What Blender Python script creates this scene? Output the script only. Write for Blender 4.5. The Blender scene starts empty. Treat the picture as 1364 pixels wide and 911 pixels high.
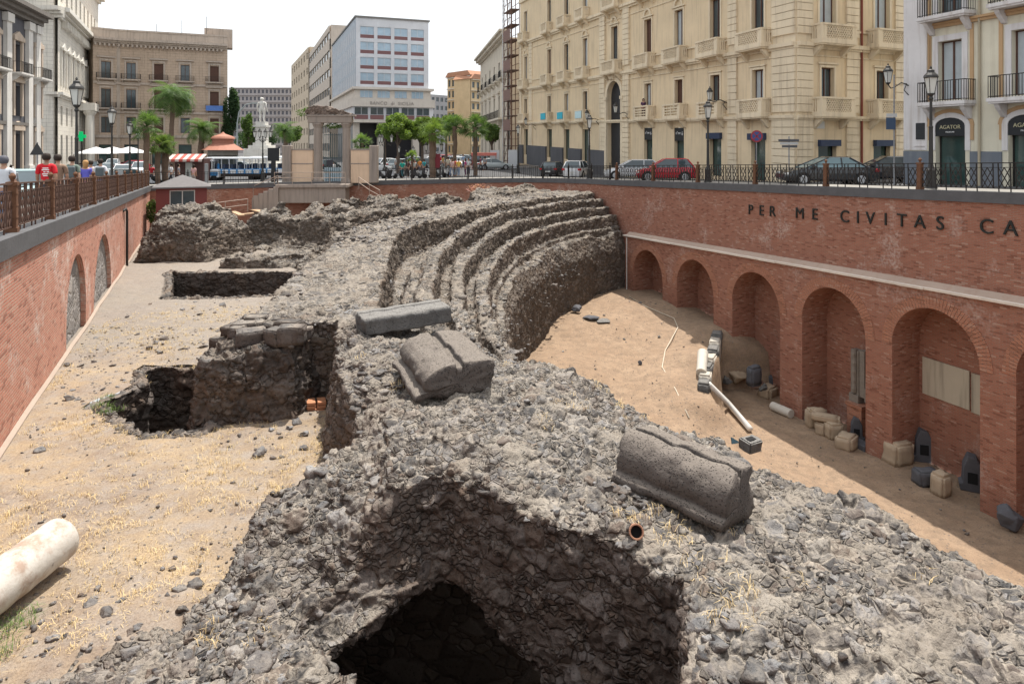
import bpy, bmesh, math, random
import numpy as np
from mathutils import Vector, Matrix
random.seed(7)
SC = bpy.context.scene
COL = SC.collection
PI = math.pi
# ------------------------------------------------------------------ camera, light
F = 900.0; CX = 682.0; HY = 195.0          # focal length and horizon in pixels of the 1364 wide photo
cam = bpy.data.cameras.new('camera'); camo = bpy.data.objects.new('camera', cam); COL.objects.link(camo)
camo.location = (0, 0, 0); camo.rotation_euler = (PI/2, 0, 0)
cam.sensor_width = 36; cam.lens = 36*F/1364; cam.shift_y = -(455.5-HY)/1364
cam.clip_start = 0.1; cam.clip_end = 3000
SC.camera = camo
SUN_EL = math.radians(71); SUN_AZ = math.atan2(.42, .91)      # azimuth from +Y towards +X
w = bpy.data.worlds.new('World'); SC.world = w; w.use_nodes = True
nt = w.node_tree; nt.nodes.clear()
sky = nt.nodes.new('ShaderNodeTexSky'); sky.sky_type = 'NISHITA'; sky.sun_disc = False
sky.sun_elevation = SUN_EL; sky.sun_rotation = SUN_AZ; sky.dust_density = 6; sky.air_density = 1.0; sky.ozone_density = 1.0
hz = nt.nodes.new('ShaderNodeMixRGB'); hz.inputs[0].default_value = .72; hz.inputs[2].default_value = (9.3, 9.6, 9.8, 1)
bg = nt.nodes.new('ShaderNodeBackground'); bg.inputs[1].default_value = .128
wo = nt.nodes.new('ShaderNodeOutputWorld')
nt.links.new(sky.outputs[0], hz.inputs[1]); nt.links.new(hz.outputs[0], bg.inputs[0]); nt.links.new(bg.outputs[0], wo.inputs[0])
sl = bpy.data.lights.new('sun', 'SUN'); so = bpy.data.objects.new('sun', sl); COL.objects.link(so)
sl.energy = 5.0; sl.angle = math.radians(.55); sl.color = (1, .95, .87)
sd = Vector((math.sin(SUN_AZ)*math.cos(SUN_EL), math.cos(SUN_AZ)*math.cos(SUN_EL), math.sin(SUN_EL)))
so.rotation_euler = sd.to_track_quat('Z', 'Y').to_euler()
SC.view_settings.view_transform = 'Standard'; SC.view_settings.look = 'None'
SC.view_settings.exposure = 0.30; SC.view_settings.gamma = 1; SC.view_settings.use_curve_mapping = False
SC.render.engine = 'CYCLES'
SC.cycles.max_bounces = 6; SC.cycles.diffuse_bounces = 3; SC.cycles.glossy_bounces = 2; SC.cycles.transmission_bounces = 2
# ------------------------------------------------------------------ helpers
def P(px, py, Y): return Vector(((px-CX)*Y/F, Y, -(py-HY)*Y/F))
def G(px, py, z):
    Y = -z*F/(py-HY); return Vector(((px-CX)*Y/F, Y, z))
def tag(o, label=None, cat=None, group=None, kind=None):
    if label: o['label'] = label
    if cat: o['category'] = cat
    if group: o['group'] = group
    if kind: o['kind'] = kind
    return o
def empty(name, loc=(0, 0, 0), rz=0, label=None, cat=None, group=None, parent=None):
    o = bpy.data.objects.new(name, None); COL.objects.link(o); o.location = loc; o.rotation_euler = (0, 0, rz)
    o.empty_display_size = .2
    if parent: o.parent = parent
    return tag(o, label, cat, group)
def children(o): return list(o.children)
def dup(o, loc=None, rz=None, label=None, parent=None):
    c = o.copy(); COL.objects.link(c)
    c.parent = parent
    if loc is not None: c.location = loc
    if rz is not None: c.rotation_euler = (0, 0, rz)
    if label: c['label'] = label
    for ch in list(o.children): dup(ch, parent=c)
    return c
class MB:
    def __init__(s): s.v = []; s.f = []; s.m = []; s.uv = None
    def add(s, vs, fs, m=0):
        n = len(s.v); s.v += [tuple(v) for v in vs]; s.f += [tuple(i+n for i in f) for f in fs]; s.m += [m]*len(fs); return s
    def quad(s, a, b, c, d, m=0): return s.add([a, b, c, d], [(0, 1, 2, 3)], m)
    def box(s, x0, x1, y0, y1, z0, z1, m=0):
        return s.add([(x0,y0,z0),(x1,y0,z0),(x1,y1,z0),(x0,y1,z0),(x0,y0,z1),(x1,y0,z1),(x1,y1,z1),(x0,y1,z1)],
                     [(0,3,2,1),(4,5,6,7),(0,1,5,4),(1,2,6,5),(2,3,7,6),(3,0,4,7)], m)
    def beam(s, a, b, w, h=None, m=0, up=(0,0,1)):
        h = h or w; a = Vector(a); b = Vector(b); d = (b-a)
        if d.length < 1e-6: return s
        d.normalize(); u = Vector(up)
        if abs(d.dot(u)) > .99: u = Vector((1,0,0))
        r = d.cross(u).normalized(); u = r.cross(d)
        q = [r*w/2+u*h/2, -r*w/2+u*h/2, -r*w/2-u*h/2, r*w/2-u*h/2]
        return s.add([a+k for k in q]+[b+k for k in q], [(3,2,1,0),(4,5,6,7),(0,1,5,4),(1,2,6,5),(2,3,7,6),(3,0,4,7)], m)
    def tube(s, pts, r, n=8, m=0, cap=True):
        pts = [Vector(p) for p in pts]; rs = r if isinstance(r, (list, tuple)) else [r]*len(pts)
        vs = []; fs = []; pr = None
        for i, p in enumerate(pts):
            d = (pts[min(i+1, len(pts)-1)]-pts[max(i-1, 0)]).normalized()
            if pr is None:
                u = Vector((0,0,1)) if abs(d.z) < .9 else Vector((1,0,0)); pr = d.cross(u).normalized()
            pr = (pr-d*pr.dot(d)).normalized(); q = d.cross(pr)
            for k in range(n):
                a = 2*PI*k/n; vs.append(p+(pr*math.cos(a)+q*math.sin(a))*rs[i])
        for i in range(len(pts)-1):
            for k in range(n):
                fs.append((i*n+k, i*n+(k+1)%n, (i+1)*n+(k+1)%n, (i+1)*n+k))
        if cap: fs.append(tuple(range(n-1,-1,-1))); fs.append(tuple((len(pts)-1)*n+k for k in range(n)))
        return s.add(vs, fs, m)
    def lathe(s, prof, c=(0,0,0), n=12, m=0):      # prof: (r,z)
        vs = []; fs = []
        for r, z in prof:
            for k in range(n):
                a = 2*PI*(k+.5)/n; vs.append((c[0]+r*math.cos(a), c[1]+r*math.sin(a), c[2]+z))
        for i in range(len(prof)-1):
            for k in range(n): fs.append((i*n+k, i*n+(k+1)%n, (i+1)*n+(k+1)%n, (i+1)*n+k))
        fs.append(tuple(range(n-1,-1,-1))); fs.append(tuple((len(prof)-1)*n+k for k in range(n)))
        return s.add(vs, fs, m)
    def prism(s, poly, z0, z1, m=0, axis='z'):     # poly (x,y) ccw, extruded along z (or y: poly is (x,z))
        n = len(poly)
        if axis == 'z': vs = [(x,y,z0) for x,y in poly]+[(x,y,z1) for x,y in poly]
        else: vs = [(x,z0,y) for x,y in poly]+[(x,z1,y) for x,y in poly]
        fs = [tuple(range(n-1,-1,-1)), tuple(range(n,2*n))]+[(i,(i+1)%n,n+(i+1)%n,n+i) for i in range(n)]
        return s.add(vs, fs, m)
    def mark(s):
        if not hasattr(s, 'g'): s.g = []
        s.g.append((len(s.v), len(s.f))); return s
    def groups(s, name, mats, parent=None, **kw):
        g = s.g+[(len(s.v), len(s.f))]; out = []
        for (v0, f0), (v1, f1) in zip(g, g[1:]):
            if v1 == v0: continue
            m = MB(); m.v = s.v[v0:v1]; m.f = [tuple(i-v0 for i in f) for f in s.f[f0:f1]]; m.m = s.m[f0:f1]; out.append(m.build(name, mats, parent, **kw))
        return out
    def xform(s, M, i0=0):
        for i in range(i0, len(s.v)): s.v[i] = tuple(M @ Vector(s.v[i]))
        return s
    def shear(s, k, u0=0):
        s.v = [(x, y, z+k*(x-u0)) for x, y, z in s.v]; return s
    def build(s, name, mats, parent=None, smooth=False, bevel=0, **kw):
        me = bpy.data.meshes.new(name); me.from_pydata(s.v, [], s.f)
        mats = mats if isinstance(mats, (list, tuple)) else [mats]
        for mt in mats: me.materials.append(mt)
        if len(mats) > 1: me.polygons.foreach_set('material_index', s.m)
        if smooth: me.polygons.foreach_set('use_smooth', [True]*len(me.polygons))
        boxuv(me)
        me.update()
        o = bpy.data.objects.new(name, me); COL.objects.link(o)
        if parent: o.parent = parent
        if bevel:
            b = o.modifiers.new('b', 'BEVEL'); b.width = bevel; b.segments = 2; b.limit_method = 'ANGLE'
        return tag(o, **kw)
def boxuv(me):
    n = len(me.polygons)
    if not n: return
    uv = me.uv_layers.new(name='uv')
    nl = len(me.loops); li = np.zeros(nl, int); me.loops.foreach_get('vertex_index', li)
    co = np.zeros(len(me.vertices)*3); me.vertices.foreach_get('co', co); co = co.reshape(-1, 3)
    lt = np.zeros(n, int); me.polygons.foreach_get('loop_total', lt)
    nr = np.zeros(n*3); me.polygons.foreach_get('normal', nr); nr = np.repeat(nr.reshape(-1, 3), lt, 0)
    c = co[li]; out = np.zeros((nl, 2))
    hz = np.abs(nr[:, 2]) > .7
    L = np.hypot(nr[:, 0], nr[:, 1])+1e-9
    tx, ty = -nr[:, 1]/L, nr[:, 0]/L
    out[:, 0] = np.where(hz, c[:, 0], c[:, 0]*tx+c[:, 1]*ty); out[:, 1] = np.where(hz, c[:, 1], c[:, 2])
    uv.data.foreach_set('uv', out.ravel())
def npmesh(name, v, f, mats, parent=None, smooth=True, attrs=None, mi=None, **kw):
    me = bpy.data.meshes.new(name)
    v = np.asarray(v, np.float32); f = np.asarray(f, np.int32)
    k = f.shape[1]
    me.vertices.add(len(v)); me.vertices.foreach_set('co', v.ravel())
    me.loops.add(f.size); me.loops.foreach_set('vertex_index', f.ravel())
    me.polygons.add(len(f)); me.polygons.foreach_set('loop_start', np.arange(len(f), dtype=np.int32)*k)
    me.polygons.foreach_set('loop_total', np.full(len(f), k, np.int32))
    mats = mats if isinstance(mats, (list, tuple)) else [mats]
    for mt in mats: me.materials.append(mt)
    if mi is not None: me.polygons.foreach_set('material_index', np.asarray(mi, np.int32))
    if smooth: me.polygons.foreach_set('use_smooth', np.ones(len(f), bool))
    me.update(); me.validate()
    if attrs:
        for an, av in attrs.items():
            a = me.attributes.new(an, 'FLOAT', 'POINT'); a.data.foreach_set('value', np.asarray(av, np.float32))
    o = bpy.data.objects.new(name, me); COL.objects.link(o)
    if parent: o.parent = parent
    return tag(o, **kw)
# ------------------------------------------------------------------ numpy noise
def _h(ix, iy, iz, s=0):
    n = (ix.astype(np.int64)*73856093) ^ (iy.astype(np.int64)*19349663) ^ (iz.astype(np.int64)*83492791) ^ (s*2654435)
    n = (n ^ (n >> 13))*1274126177 & 0x7fffffff
    n = (n ^ (n >> 16))*668265263 & 0x7fffffff
    return ((n >> 7) & 0xffff)/65535.0
def vnoise(p, s=0):
    i = np.floor(p).astype(np.int64); f = p-i; f = f*f*(3-2*f); r = 0
    for dx in (0, 1):
        for dy in (0, 1):
            for dz in (0, 1):
                wt = (f[:,0] if dx else 1-f[:,0])*(f[:,1] if dy else 1-f[:,1])*(f[:,2] if dz else 1-f[:,2])
                r = r+wt*_h(i[:,0]+dx, i[:,1]+dy, i[:,2]+dz, s)
    return r*2-1
def fbm(p, o=4, s=0):
    a = 1; r = 0
    for k in range(o): r = r+a*vnoise(p*(2**k)+k*17.3, s+k); a *= .5
    return r
def worley(p, s=0):
    i = np.floor(p).astype(np.int64); f1 = np.full(len(p), 9.); f2 = f1.copy(); idv = np.zeros(len(p))
    for dx in (-1, 0, 1):
        for dy in (-1, 0, 1):
            for dz in (-1, 0, 1):
                a, b, c = i[:,0]+dx, i[:,1]+dy, i[:,2]+dz
                q = np.stack([a+_h(a,b,c,s+1), b+_h(a,b,c,s+2), c+_h(a,b,c,s+3)], 1)
                d = np.sqrt(((q-p)**2).sum(1)); m = d < f1
                f2 = np.where(m, f1, np.minimum(f2, d)); idv = np.where(m, _h(a,b,c,s+4), idv); f1 = np.where(m, d, f1)
    return f1, f2, idv
def n2(X, Y, sc, o=4, s=0):
    sh = np.shape(X); p = np.stack([np.ravel(X)*sc, np.ravel(Y)*sc, np.zeros(np.size(X))+.5], 1)
    return fbm(p, o, s).reshape(sh)
def sdpoly(X, Y, poly):            # signed distance, negative inside
    d = np.full(np.shape(X), 1e9); inside = np.zeros(np.shape(X), bool); n = len(poly)
    for i in range(n):
        x0, y0 = poly[i][:2]; x1, y1 = poly[(i+1)%n][:2]
        ex, ey = x1-x0, y1-y0; t = np.clip(((X-x0)*ex+(Y-y0)*ey)/(ex*ex+ey*ey+1e-12), 0, 1)
        d = np.minimum(d, np.hypot(X-x0-t*ex, Y-y0-t*ey))
        c = ((y0 <= Y) & (Y < y1)) | ((y1 <= Y) & (Y < y0))
        xx = x0+(Y-y0)/(y1-y0+1e-12)*ex
        inside ^= c & (X < xx)
    return np.where(inside, -d, d)
def sstep(a, b, x): t = np.clip((x-a)/(b-a), 0, 1); return t*t*(3-2*t)
def idw(X, Y, pts, pw=3.0):
    nu = 0; de = 0
    for x, y, z in pts:
        wt = 1/(np.hypot(X-x, Y-y)**pw+.02); nu = nu+wt*z; de = de+wt
    return nu/de
# ------------------------------------------------------------------ materials
MATS = {}
class NT:
    def __init__(s, name):
        s.m = bpy.data.materials.new(name); s.m.use_nodes = True; s.t = s.m.node_tree; s.b = s.t.nodes['Principled BSDF']
        s.b.inputs['Specular IOR Level'].default_value = .3
    def n(s, typ, **kw):
        nd = s.t.nodes.new('ShaderNode'+typ)
        for k, v in kw.items():
            if k in nd.inputs: nd.inputs[k].default_value = v
            else: setattr(nd, k, v)
        return nd
    def l(s, a, b): s.t.links.new(a, b)
    def coord(s, kind='Object'):
        if kind == 'uv': return s.n('TexCoord').outputs['UV']
        if kind == 'world': return s.n('NewGeometry').outputs['Position']
        return s.n('TexCoord').outputs['Object']
    def noise(s, vec, scale, detail=4, rough=.6):
        nd = s.n('TexNoise', Scale=scale, Detail=detail, Roughness=rough); s.l(vec, nd.inputs['Vector']); return nd.outputs[0]
    def ramp(s, fac, stops):
        r = s.n('ValToRGB'); e = r.color_ramp.elements
        while len(e) > 1: e.remove(e[-1])
        e[0].position = stops[0][0]; e[0].color = (*stops[0][1], 1) if len(stops[0][1]) == 3 else stops[0][1]
        for p, c in stops[1:]: k = e.new(p); k.color = (*c, 1)
        s.l(fac, r.inputs[0]); return r.outputs[0]
    def mix(s, fac, a, b, mode='MIX'):
        r = s.n('MixRGB', blend_type=mode)
        for i, x in enumerate((fac, a, b)):
            if isinstance(x, (int, float)): r.inputs[i].default_value = x
            elif isinstance(x, tuple): r.inputs[i].default_value = (*x, 1)
            else: s.l(x, r.inputs[i])
        return r.outputs[0]
    def math(s, op, a, b=0):
        r = s.n('Math', operation=op)
        for i, x in enumerate((a, b)):
            if isinstance(x, (int, float)): r.inputs[i].default_value = x
            else: s.l(x, r.inputs[i])
        return r.outputs[0]
    def col(s, c):
        if isinstance(c, tuple): s.b.inputs['Base Color'].default_value = (*c, 1)
        else: s.l(c, s.b.inputs['Base Color'])
    def bump(s, h, st=.5, dist=.02):
        b = s.n('Bump', Strength=st, Distance=dist); s.l(h, b.inputs['Height']); s.l(b.outputs[0], s.b.inputs['Normal'])
    def rough(s, r):
        if isinstance(r, (int, float)): s.b.inputs['Roughness'].default_value = r
        else: s.l(r, s.b.inputs['Roughness'])
def plain(name, c, rough=.6, metal=0, var=.12, scale=3, bump=.0):
    if name in MATS: return MATS[name]
    t = NT(name); v = t.coord()
    f = t.noise(v, scale, 5)
    t.col(t.mix(f, tuple(min(1, x*(1+var)) for x in c), tuple(x*(1-var) for x in c)))
    t.rough(rough); t.b.inputs['Metallic'].default_value = metal
    if bump: t.bump(t.noise(v, scale*6), bump, .02)
    MATS[name] = t.m; return t.m
def stucco(name, c, dirt=(.25,.2,.14), amt=.35, joints=0):
    if name in MATS: return MATS[name]
    t = NT(name); v = t.coord()
    big = t.noise(v, .35, 6, .65); fine = t.noise(v, 5, 4)
    mp = t.n('Mapping'); mp.inputs['Scale'].default_value = (3.5, 3.5, .25); t.l(v, mp.inputs['Vector'])
    st = t.noise(mp.outputs[0], 1.0, 4, .6)
    a = t.mix(t.ramp(big, [(.35, (0,0,0)), (.75, (1,1,1))]), c, tuple(x*.8 for x in c))
    a = t.mix(t.math('MULTIPLY', t.ramp(st, [(.5, (0,0,0)), (.8, (1,1,1))]), amt), a, dirt)
    a = t.mix(t.math('MULTIPLY', fine, .15), a, tuple(x*.6 for x in c))
    if joints:
        br = t.n('TexBrick', Scale=1.0); br.inputs['Mortar Size'].default_value = .018; br.inputs['Brick Width'].default_value = joints*2.4; br.inputs['Row Height'].default_value = joints
        t.l(t.coord('uv'), br.inputs['Vector'])
        a = t.mix(t.math('MULTIPLY', br.outputs['Fac'], .55), a, tuple(x*.3 for x in c)); t.bump(t.math('SUBTRACT', fine, t.math('MULTIPLY', br.outputs['Fac'], 3)), .5, .01)
    else: t.bump(fine, .3, .01)
    t.col(a); t.rough(.85); MATS[name] = t.m; return t.m
def glassm(name, c=(.05,.07,.08), rough=.08):
    if name in MATS: return MATS[name]
    t = NT(name); f = t.noise(t.coord(), .9, 3)
    t.col(t.mix(f, tuple(x*.5 for x in c), tuple(min(1, x*1.6) for x in c))); t.rough(rough); t.b.inputs['Specular IOR Level'].default_value = .8
    MATS[name] = t.m; return t.m
def brickm(name, c1, c2, mortar, row=.07, wid=.27, white=.0, scale_w=.35, mort=.012):
    t = NT(name); uv = t.coord('uv'); v = t.coord('world')
    # slightly wavy courses
    wn = t.n('TexNoise', Scale=.5, Detail=2); t.l(uv, wn.inputs['Vector'])
    vm = t.n('VectorMath', operation='SCALE'); vm.inputs['Scale'].default_value = .05; t.l(wn.outputs[1], vm.inputs[0])
    va = t.n('VectorMath', operation='ADD'); t.l(uv, va.inputs[0]); t.l(vm.outputs[0], va.inputs[1])
    br = t.n('TexBrick'); br.inputs['Scale'].default_value = 1; br.inputs['Brick Width'].default_value = wid; br.inputs['Row Height'].default_value = row
    br.inputs['Mortar Size'].default_value = mort; br.inputs['Mortar Smooth'].default_value = .3; br.inputs['Bias'].default_value = -.1
    br.inputs['Color1'].default_value = (*c1, 1); br.inputs['Color2'].default_value = (*c2, 1); br.inputs['Mortar'].default_value = (*mortar, 1)
    t.l(va.outputs[0], br.inputs['Vector'])
    n1 = t.noise(v, 1.3, 6, .7); n3 = t.noise(v, 9, 3)
    a = t.mix(t.ramp(n1, [(.3, (0,0,0)), (.7, (1,1,1))]), br.outputs['Color'], tuple(x*.62 for x in c1))
    a = t.mix(.55, a, br.outputs['Color'])
    b2 = t.n('TexBrick'); b2.inputs['Scale'].default_value = 1; b2.inputs['Brick Width'].default_value = wid; b2.inputs['Row Height'].default_value = row
    b2.inputs['Mortar Size'].default_value = 0.0; b2.inputs['Color1'].default_value = (0,0,0,1); b2.inputs['Color2'].default_value = (1,1,1,1); b2.inputs['Mortar'].default_value = (.5,.5,.5,1)
    t.l(va.outputs[0], b2.inputs['Vector'])
    a = t.mix(t.ramp(b2.outputs[0], [(.90, (0,0,0)), (.97, (.38,.38,.38))]), a, (.55, .38, .29)); a = t.mix(t.ramp(b2.outputs[0], [(.08, (.65,.65,.65)), (.16, (0,0,0))]), a, tuple(x*.4 for x in c1))
    if white:
        pt = t.noise(v, scale_w, 5, .72)
        wm = t.ramp(pt, [(.56-.05*white, (0,0,0)), (.66, (1,1,1))])
        wm = t.math('MULTIPLY', wm, t.ramp(n3, [(.38, (0,0,0)), (.62, (1,1,1))]))
        a = t.mix(t.math('MULTIPLY', wm, min(1, white)), a, (.66, .58, .52))
    t.col(a); t.rough(.9)
    hgt = t.math('ADD', t.math('MULTIPLY', br.outputs['Fac'], -1.0), t.math('MULTIPLY', n3, .6))
    t.bump(hgt, .8, .012); return t.m
def rockm(name, dark=(.03,.029,.03), lite=(.17,.16,.155), dust=(.40,.33,.26), stone=.28, dustamt=.8, brown=(.16,.115,.085), coord='world', orange=0, attr=True, island=False):
    t = NT(name); v = t.coord(coord)
    big = t.noise(v, .5, 5, .65); fine = t.noise(v, 16, 5, .75); mid = t.noise(v, 3.2, 6, .7)
    wn = t.n('TexNoise', Scale=2.6, Detail=4); t.l(v, wn.inputs['Vector'])
    vm = t.n('VectorMath', operation='SCALE'); vm.inputs['Scale'].default_value = .15; t.l(wn.outputs[1], vm.inputs[0])
    va = t.n('VectorMath', operation='ADD'); t.l(v, va.inputs[0]); t.l(vm.outputs[0], va.inputs[1])
    mp = t.n('Mapping'); mp.inputs['Scale'].default_value = (1, 1, 1.45); t.l(va.outputs[0], mp.inputs['Vector'])
    def vor(k, **kw): q = t.n('TexVoronoi', Scale=k/stone, **kw); t.l(mp.outputs[0], q.inputs['Vector']); return q
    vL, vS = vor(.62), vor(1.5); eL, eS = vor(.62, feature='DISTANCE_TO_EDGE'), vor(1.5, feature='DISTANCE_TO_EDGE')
    cL = t.n('SeparateColor'); t.l(vL.outputs['Color'], cL.inputs[0]); cS = t.n('SeparateColor'); t.l(vS.outputs['Color'], cS.inputs[0])
    large = t.ramp(cL.outputs[1], [(.50, (0,0,0)), (.52, (1,1,1))])          # some cells are one big stone, the others are split
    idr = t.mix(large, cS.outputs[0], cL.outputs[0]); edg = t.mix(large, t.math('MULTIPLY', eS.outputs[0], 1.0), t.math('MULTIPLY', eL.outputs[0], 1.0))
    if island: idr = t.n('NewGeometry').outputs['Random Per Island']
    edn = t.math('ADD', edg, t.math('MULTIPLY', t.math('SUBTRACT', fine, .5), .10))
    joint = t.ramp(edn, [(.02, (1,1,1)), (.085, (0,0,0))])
    g = t.n('NewGeometry'); sx = t.n('SeparateXYZ'); t.l(g.outputs['Normal'], sx.inputs[0])
    zup = t.n('Attribute', attribute_name='mup').outputs['Fac'] if attr else sx.outputs[2]
    if attr: zup = t.math('ADD', t.math('MULTIPLY', zup, .65), t.math('MULTIPLY', sx.outputs[2], .35))
    up = t.ramp(t.math('ADD', zup, t.math('MULTIPLY', t.math('SUBTRACT', mid, .5), .5)), [(.5, (0,0,0)), (.85, (1,1,1))])
    sc = t.ramp(idr, [(0, dark), (.22, tuple(x*.5 for x in lite)), (.42, lite), (.55, brown), (.66, tuple(x*.75 for x in lite)), (.82, tuple(x*1.5 for x in lite)), (.9, tuple(.5*(x+y) for x, y in zip(lite, dust))), (1, tuple(x*1.6 for x in dark))])
    sc = t.mix(t.ramp(mid, [(.4, (0,0,0)), (.7, (.5,.5,.5))]), sc, tuple(x*.45 for x in lite))
    sc = t.mix(t.math('MULTIPLY', t.math('SUBTRACT', 1.0, up), .45), sc, tuple(x*1.15 for x in brown))
    # lime mortar and grit between the stones: pale and dusty on top, brown and eroded on the broken faces, darkened there to stand in for gap shade
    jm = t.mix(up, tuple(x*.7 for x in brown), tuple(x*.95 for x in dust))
    mort = t.mix(t.ramp(mid, [(.3, (0,0,0)), (.6, (1,1,1))]), tuple(.45*(x+y) for x, y in zip(lite, dust)), dust)
    a = sc
    if attr:
        a1 = t.n('Attribute', attribute_name='st').outputs['Fac']
        bed = t.ramp(t.math('ADD', a1, t.math('MULTIPLY', t.math('SUBTRACT', fine, .5), .6)), [(.16, (1,1,1)), (.42, (0,0,0))])
        a = t.mix(t.math('MULTIPLY', bed, t.math('MULTIPLY', up, dustamt)), a, mort)
    film = t.math('MULTIPLY', t.math('MULTIPLY', up, dustamt*.75), t.ramp(t.noise(v, 5, 6, .78), [(.45, (0,0,0)), (.66, (1,1,1))]))
    a = t.mix(film, a, tuple(x*.95 for x in dust))
    patch = t.math('MULTIPLY', t.ramp(t.noise(v, 1.1, 5, .7), [(.50, (0,0,0)), (.60, (1,1,1))]), t.math('ADD', t.math('MULTIPLY', up, .85), .15))
    if attr: a = t.mix(t.math('MULTIPLY', patch, .8), a, t.mix(up, tuple(x*1.15 for x in brown), t.mix(mid, tuple(x*.85 for x in dust), tuple(.5*x for x in dust))))
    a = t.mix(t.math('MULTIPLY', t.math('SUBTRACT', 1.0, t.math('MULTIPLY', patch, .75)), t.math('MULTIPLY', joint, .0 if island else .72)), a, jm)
    if orange: a = t.mix(t.math('MULTIPLY', t.ramp(t.noise(v, 1.1, 3), [(.5, (0,0,0)), (.6, (1,1,1))]), orange), a, (.3, .16, .08))
    a = t.mix(t.ramp(big, [(.42, (0,0,0)), (.75, (.3,.3,.3))]), a, tuple(x*1.0 for x in brown))
    pit = t.ramp(fine, [(.33, (.85,.85,.85)), (.45, (0,0,0))])
    a = t.mix(pit, a, tuple(x*.6 for x in dark))
    t.col(a); t.rough(.93)
    h = t.math('ADD', t.math('MULTIPLY', fine, .9), t.math('MULTIPLY', mid, .6))
    if not island: h = t.math('ADD', h, t.math('MULTIPLY', t.math('MULTIPLY', t.math('MINIMUM', edg, .16), 7.0), t.math('SUBTRACT', 1.0, t.math('MULTIPLY', patch, .7))))
    h = t.math('ADD', h, t.math('MULTIPLY', idr, .0 if island else .5))
    t.bump(h, 1.0, .045); return t.m
# ================================================================== TERRAIN AND RUINS
def zs(X, Y):
    Yc = np.minimum(Y, 62)
    return -1.396+.0163*np.clip(X, -35, 30)-.0265*Yc+.006*(np.clip(Y, 62, 140)-62)
def zgrd(X, Y): return -5.62-.022*(Y-8)+.07*n2(X, Y, .35, 3, 4)-.05*np.exp(-((X-LW(Y)-.8)**2))
def LW(Y): return -10.33-.467*(Y-14.2)          # left pit wall line
def RWl(Y): return 17.0-.38*(Y-23)              # arcade front line
asphalt = plain('asphalt', (.085,.085,.088), .85, 0, .25, .6, .3)
paving = stucco('paving_stone', (.30,.285,.26), (.12,.11,.1), .3, joints=.5)
lava_cop = plain('lava_coping', (.10,.10,.105), .8, 0, .35, 2.2, .4)
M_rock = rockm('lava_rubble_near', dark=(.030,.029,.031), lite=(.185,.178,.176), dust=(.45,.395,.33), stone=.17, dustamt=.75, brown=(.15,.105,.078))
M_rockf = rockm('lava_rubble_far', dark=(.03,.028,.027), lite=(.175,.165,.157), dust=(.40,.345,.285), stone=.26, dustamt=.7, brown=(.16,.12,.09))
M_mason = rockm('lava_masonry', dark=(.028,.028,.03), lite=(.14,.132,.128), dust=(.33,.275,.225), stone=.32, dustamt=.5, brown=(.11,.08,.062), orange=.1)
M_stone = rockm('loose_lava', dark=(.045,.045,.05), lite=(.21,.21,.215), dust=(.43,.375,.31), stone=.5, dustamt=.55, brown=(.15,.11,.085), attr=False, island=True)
# dry grass and soil ground
def soilm(name, c1, c2, c3, far=False):
    t = NT(name); v = t.coord('world')
    a = t.mix(t.ramp(t.noise(v, .7, 6, .68), [(.35, (0,0,0)), (.65, (1,1,1))]), c1, c2)
    a = t.mix(t.ramp(t.noise(v, 2.6, 6, .7), [(.42, (0,0,0)), (.66, (.9,.9,.9))]), a, c3)
    vo = t.n('TexVoronoi', Scale=9.0); t.l(v, vo.inputs['Vector'])
    sp = t.n('SeparateColor'); t.l(vo.outputs['Color'], sp.inputs[0])
    peb = t.math('MULTIPLY', t.ramp(vo.outputs['Distance'], [(.18, (1,1,1)), (.3, (0,0,0))]), t.ramp(sp.outputs[0], [(.72, (0,0,0)), (.8, (1,1,1))]))
    a = t.mix(t.math('MULTIPLY', peb, .7), a, (.16,.15,.15))
    fn = t.noise(v, 28, 4, .8)
    if far:      # grey compacted rubble paving in the middle of the terrace
        sp3 = t.n('SeparateXYZ'); t.l(v, sp3.inputs[0])
        m3 = t.ramp(t.math('ADD', t.math('MULTIPLY', sp3.outputs[1], .05), t.math('MULTIPLY', t.noise(v, .45, 4), .6)), [(1.05, (0,0,0)), (1.25, (1,1,1))]) if False else t.ramp(t.math('SUBTRACT', t.math('ADD', t.math('MULTIPLY', sp3.outputs[1], .06), t.noise(v, .5, 5, .7)), 1.1), [(.35, (0,0,0)), (.6, (.75,.75,.75))])
        a = t.mix(m3, a, t.mix(t.noise(v, 4, 5, .7), (.17,.153,.138), (.33,.295,.26)))
    a = t.mix(t.ramp(fn, [(.35, (.5,.5,.5)), (.55, (0,0,0))]), a, tuple(x*.45 for x in c1))
    t.col(a); t.rough(.95)
    t.bump(t.math('ADD', t.math('ADD', fn, t.math('MULTIPLY', peb, 1.5)), t.noise(v, 5, 5)), .8, .03); return t.m
M_soil = soilm('dry_grass_soil', (.235,.18,.14), (.40,.30,.19), (.32,.275,.235), far=True)
M_arena = soilm('arena_soil', (.30,.205,.135), (.37,.265,.18), (.23,.165,.115))
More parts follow.
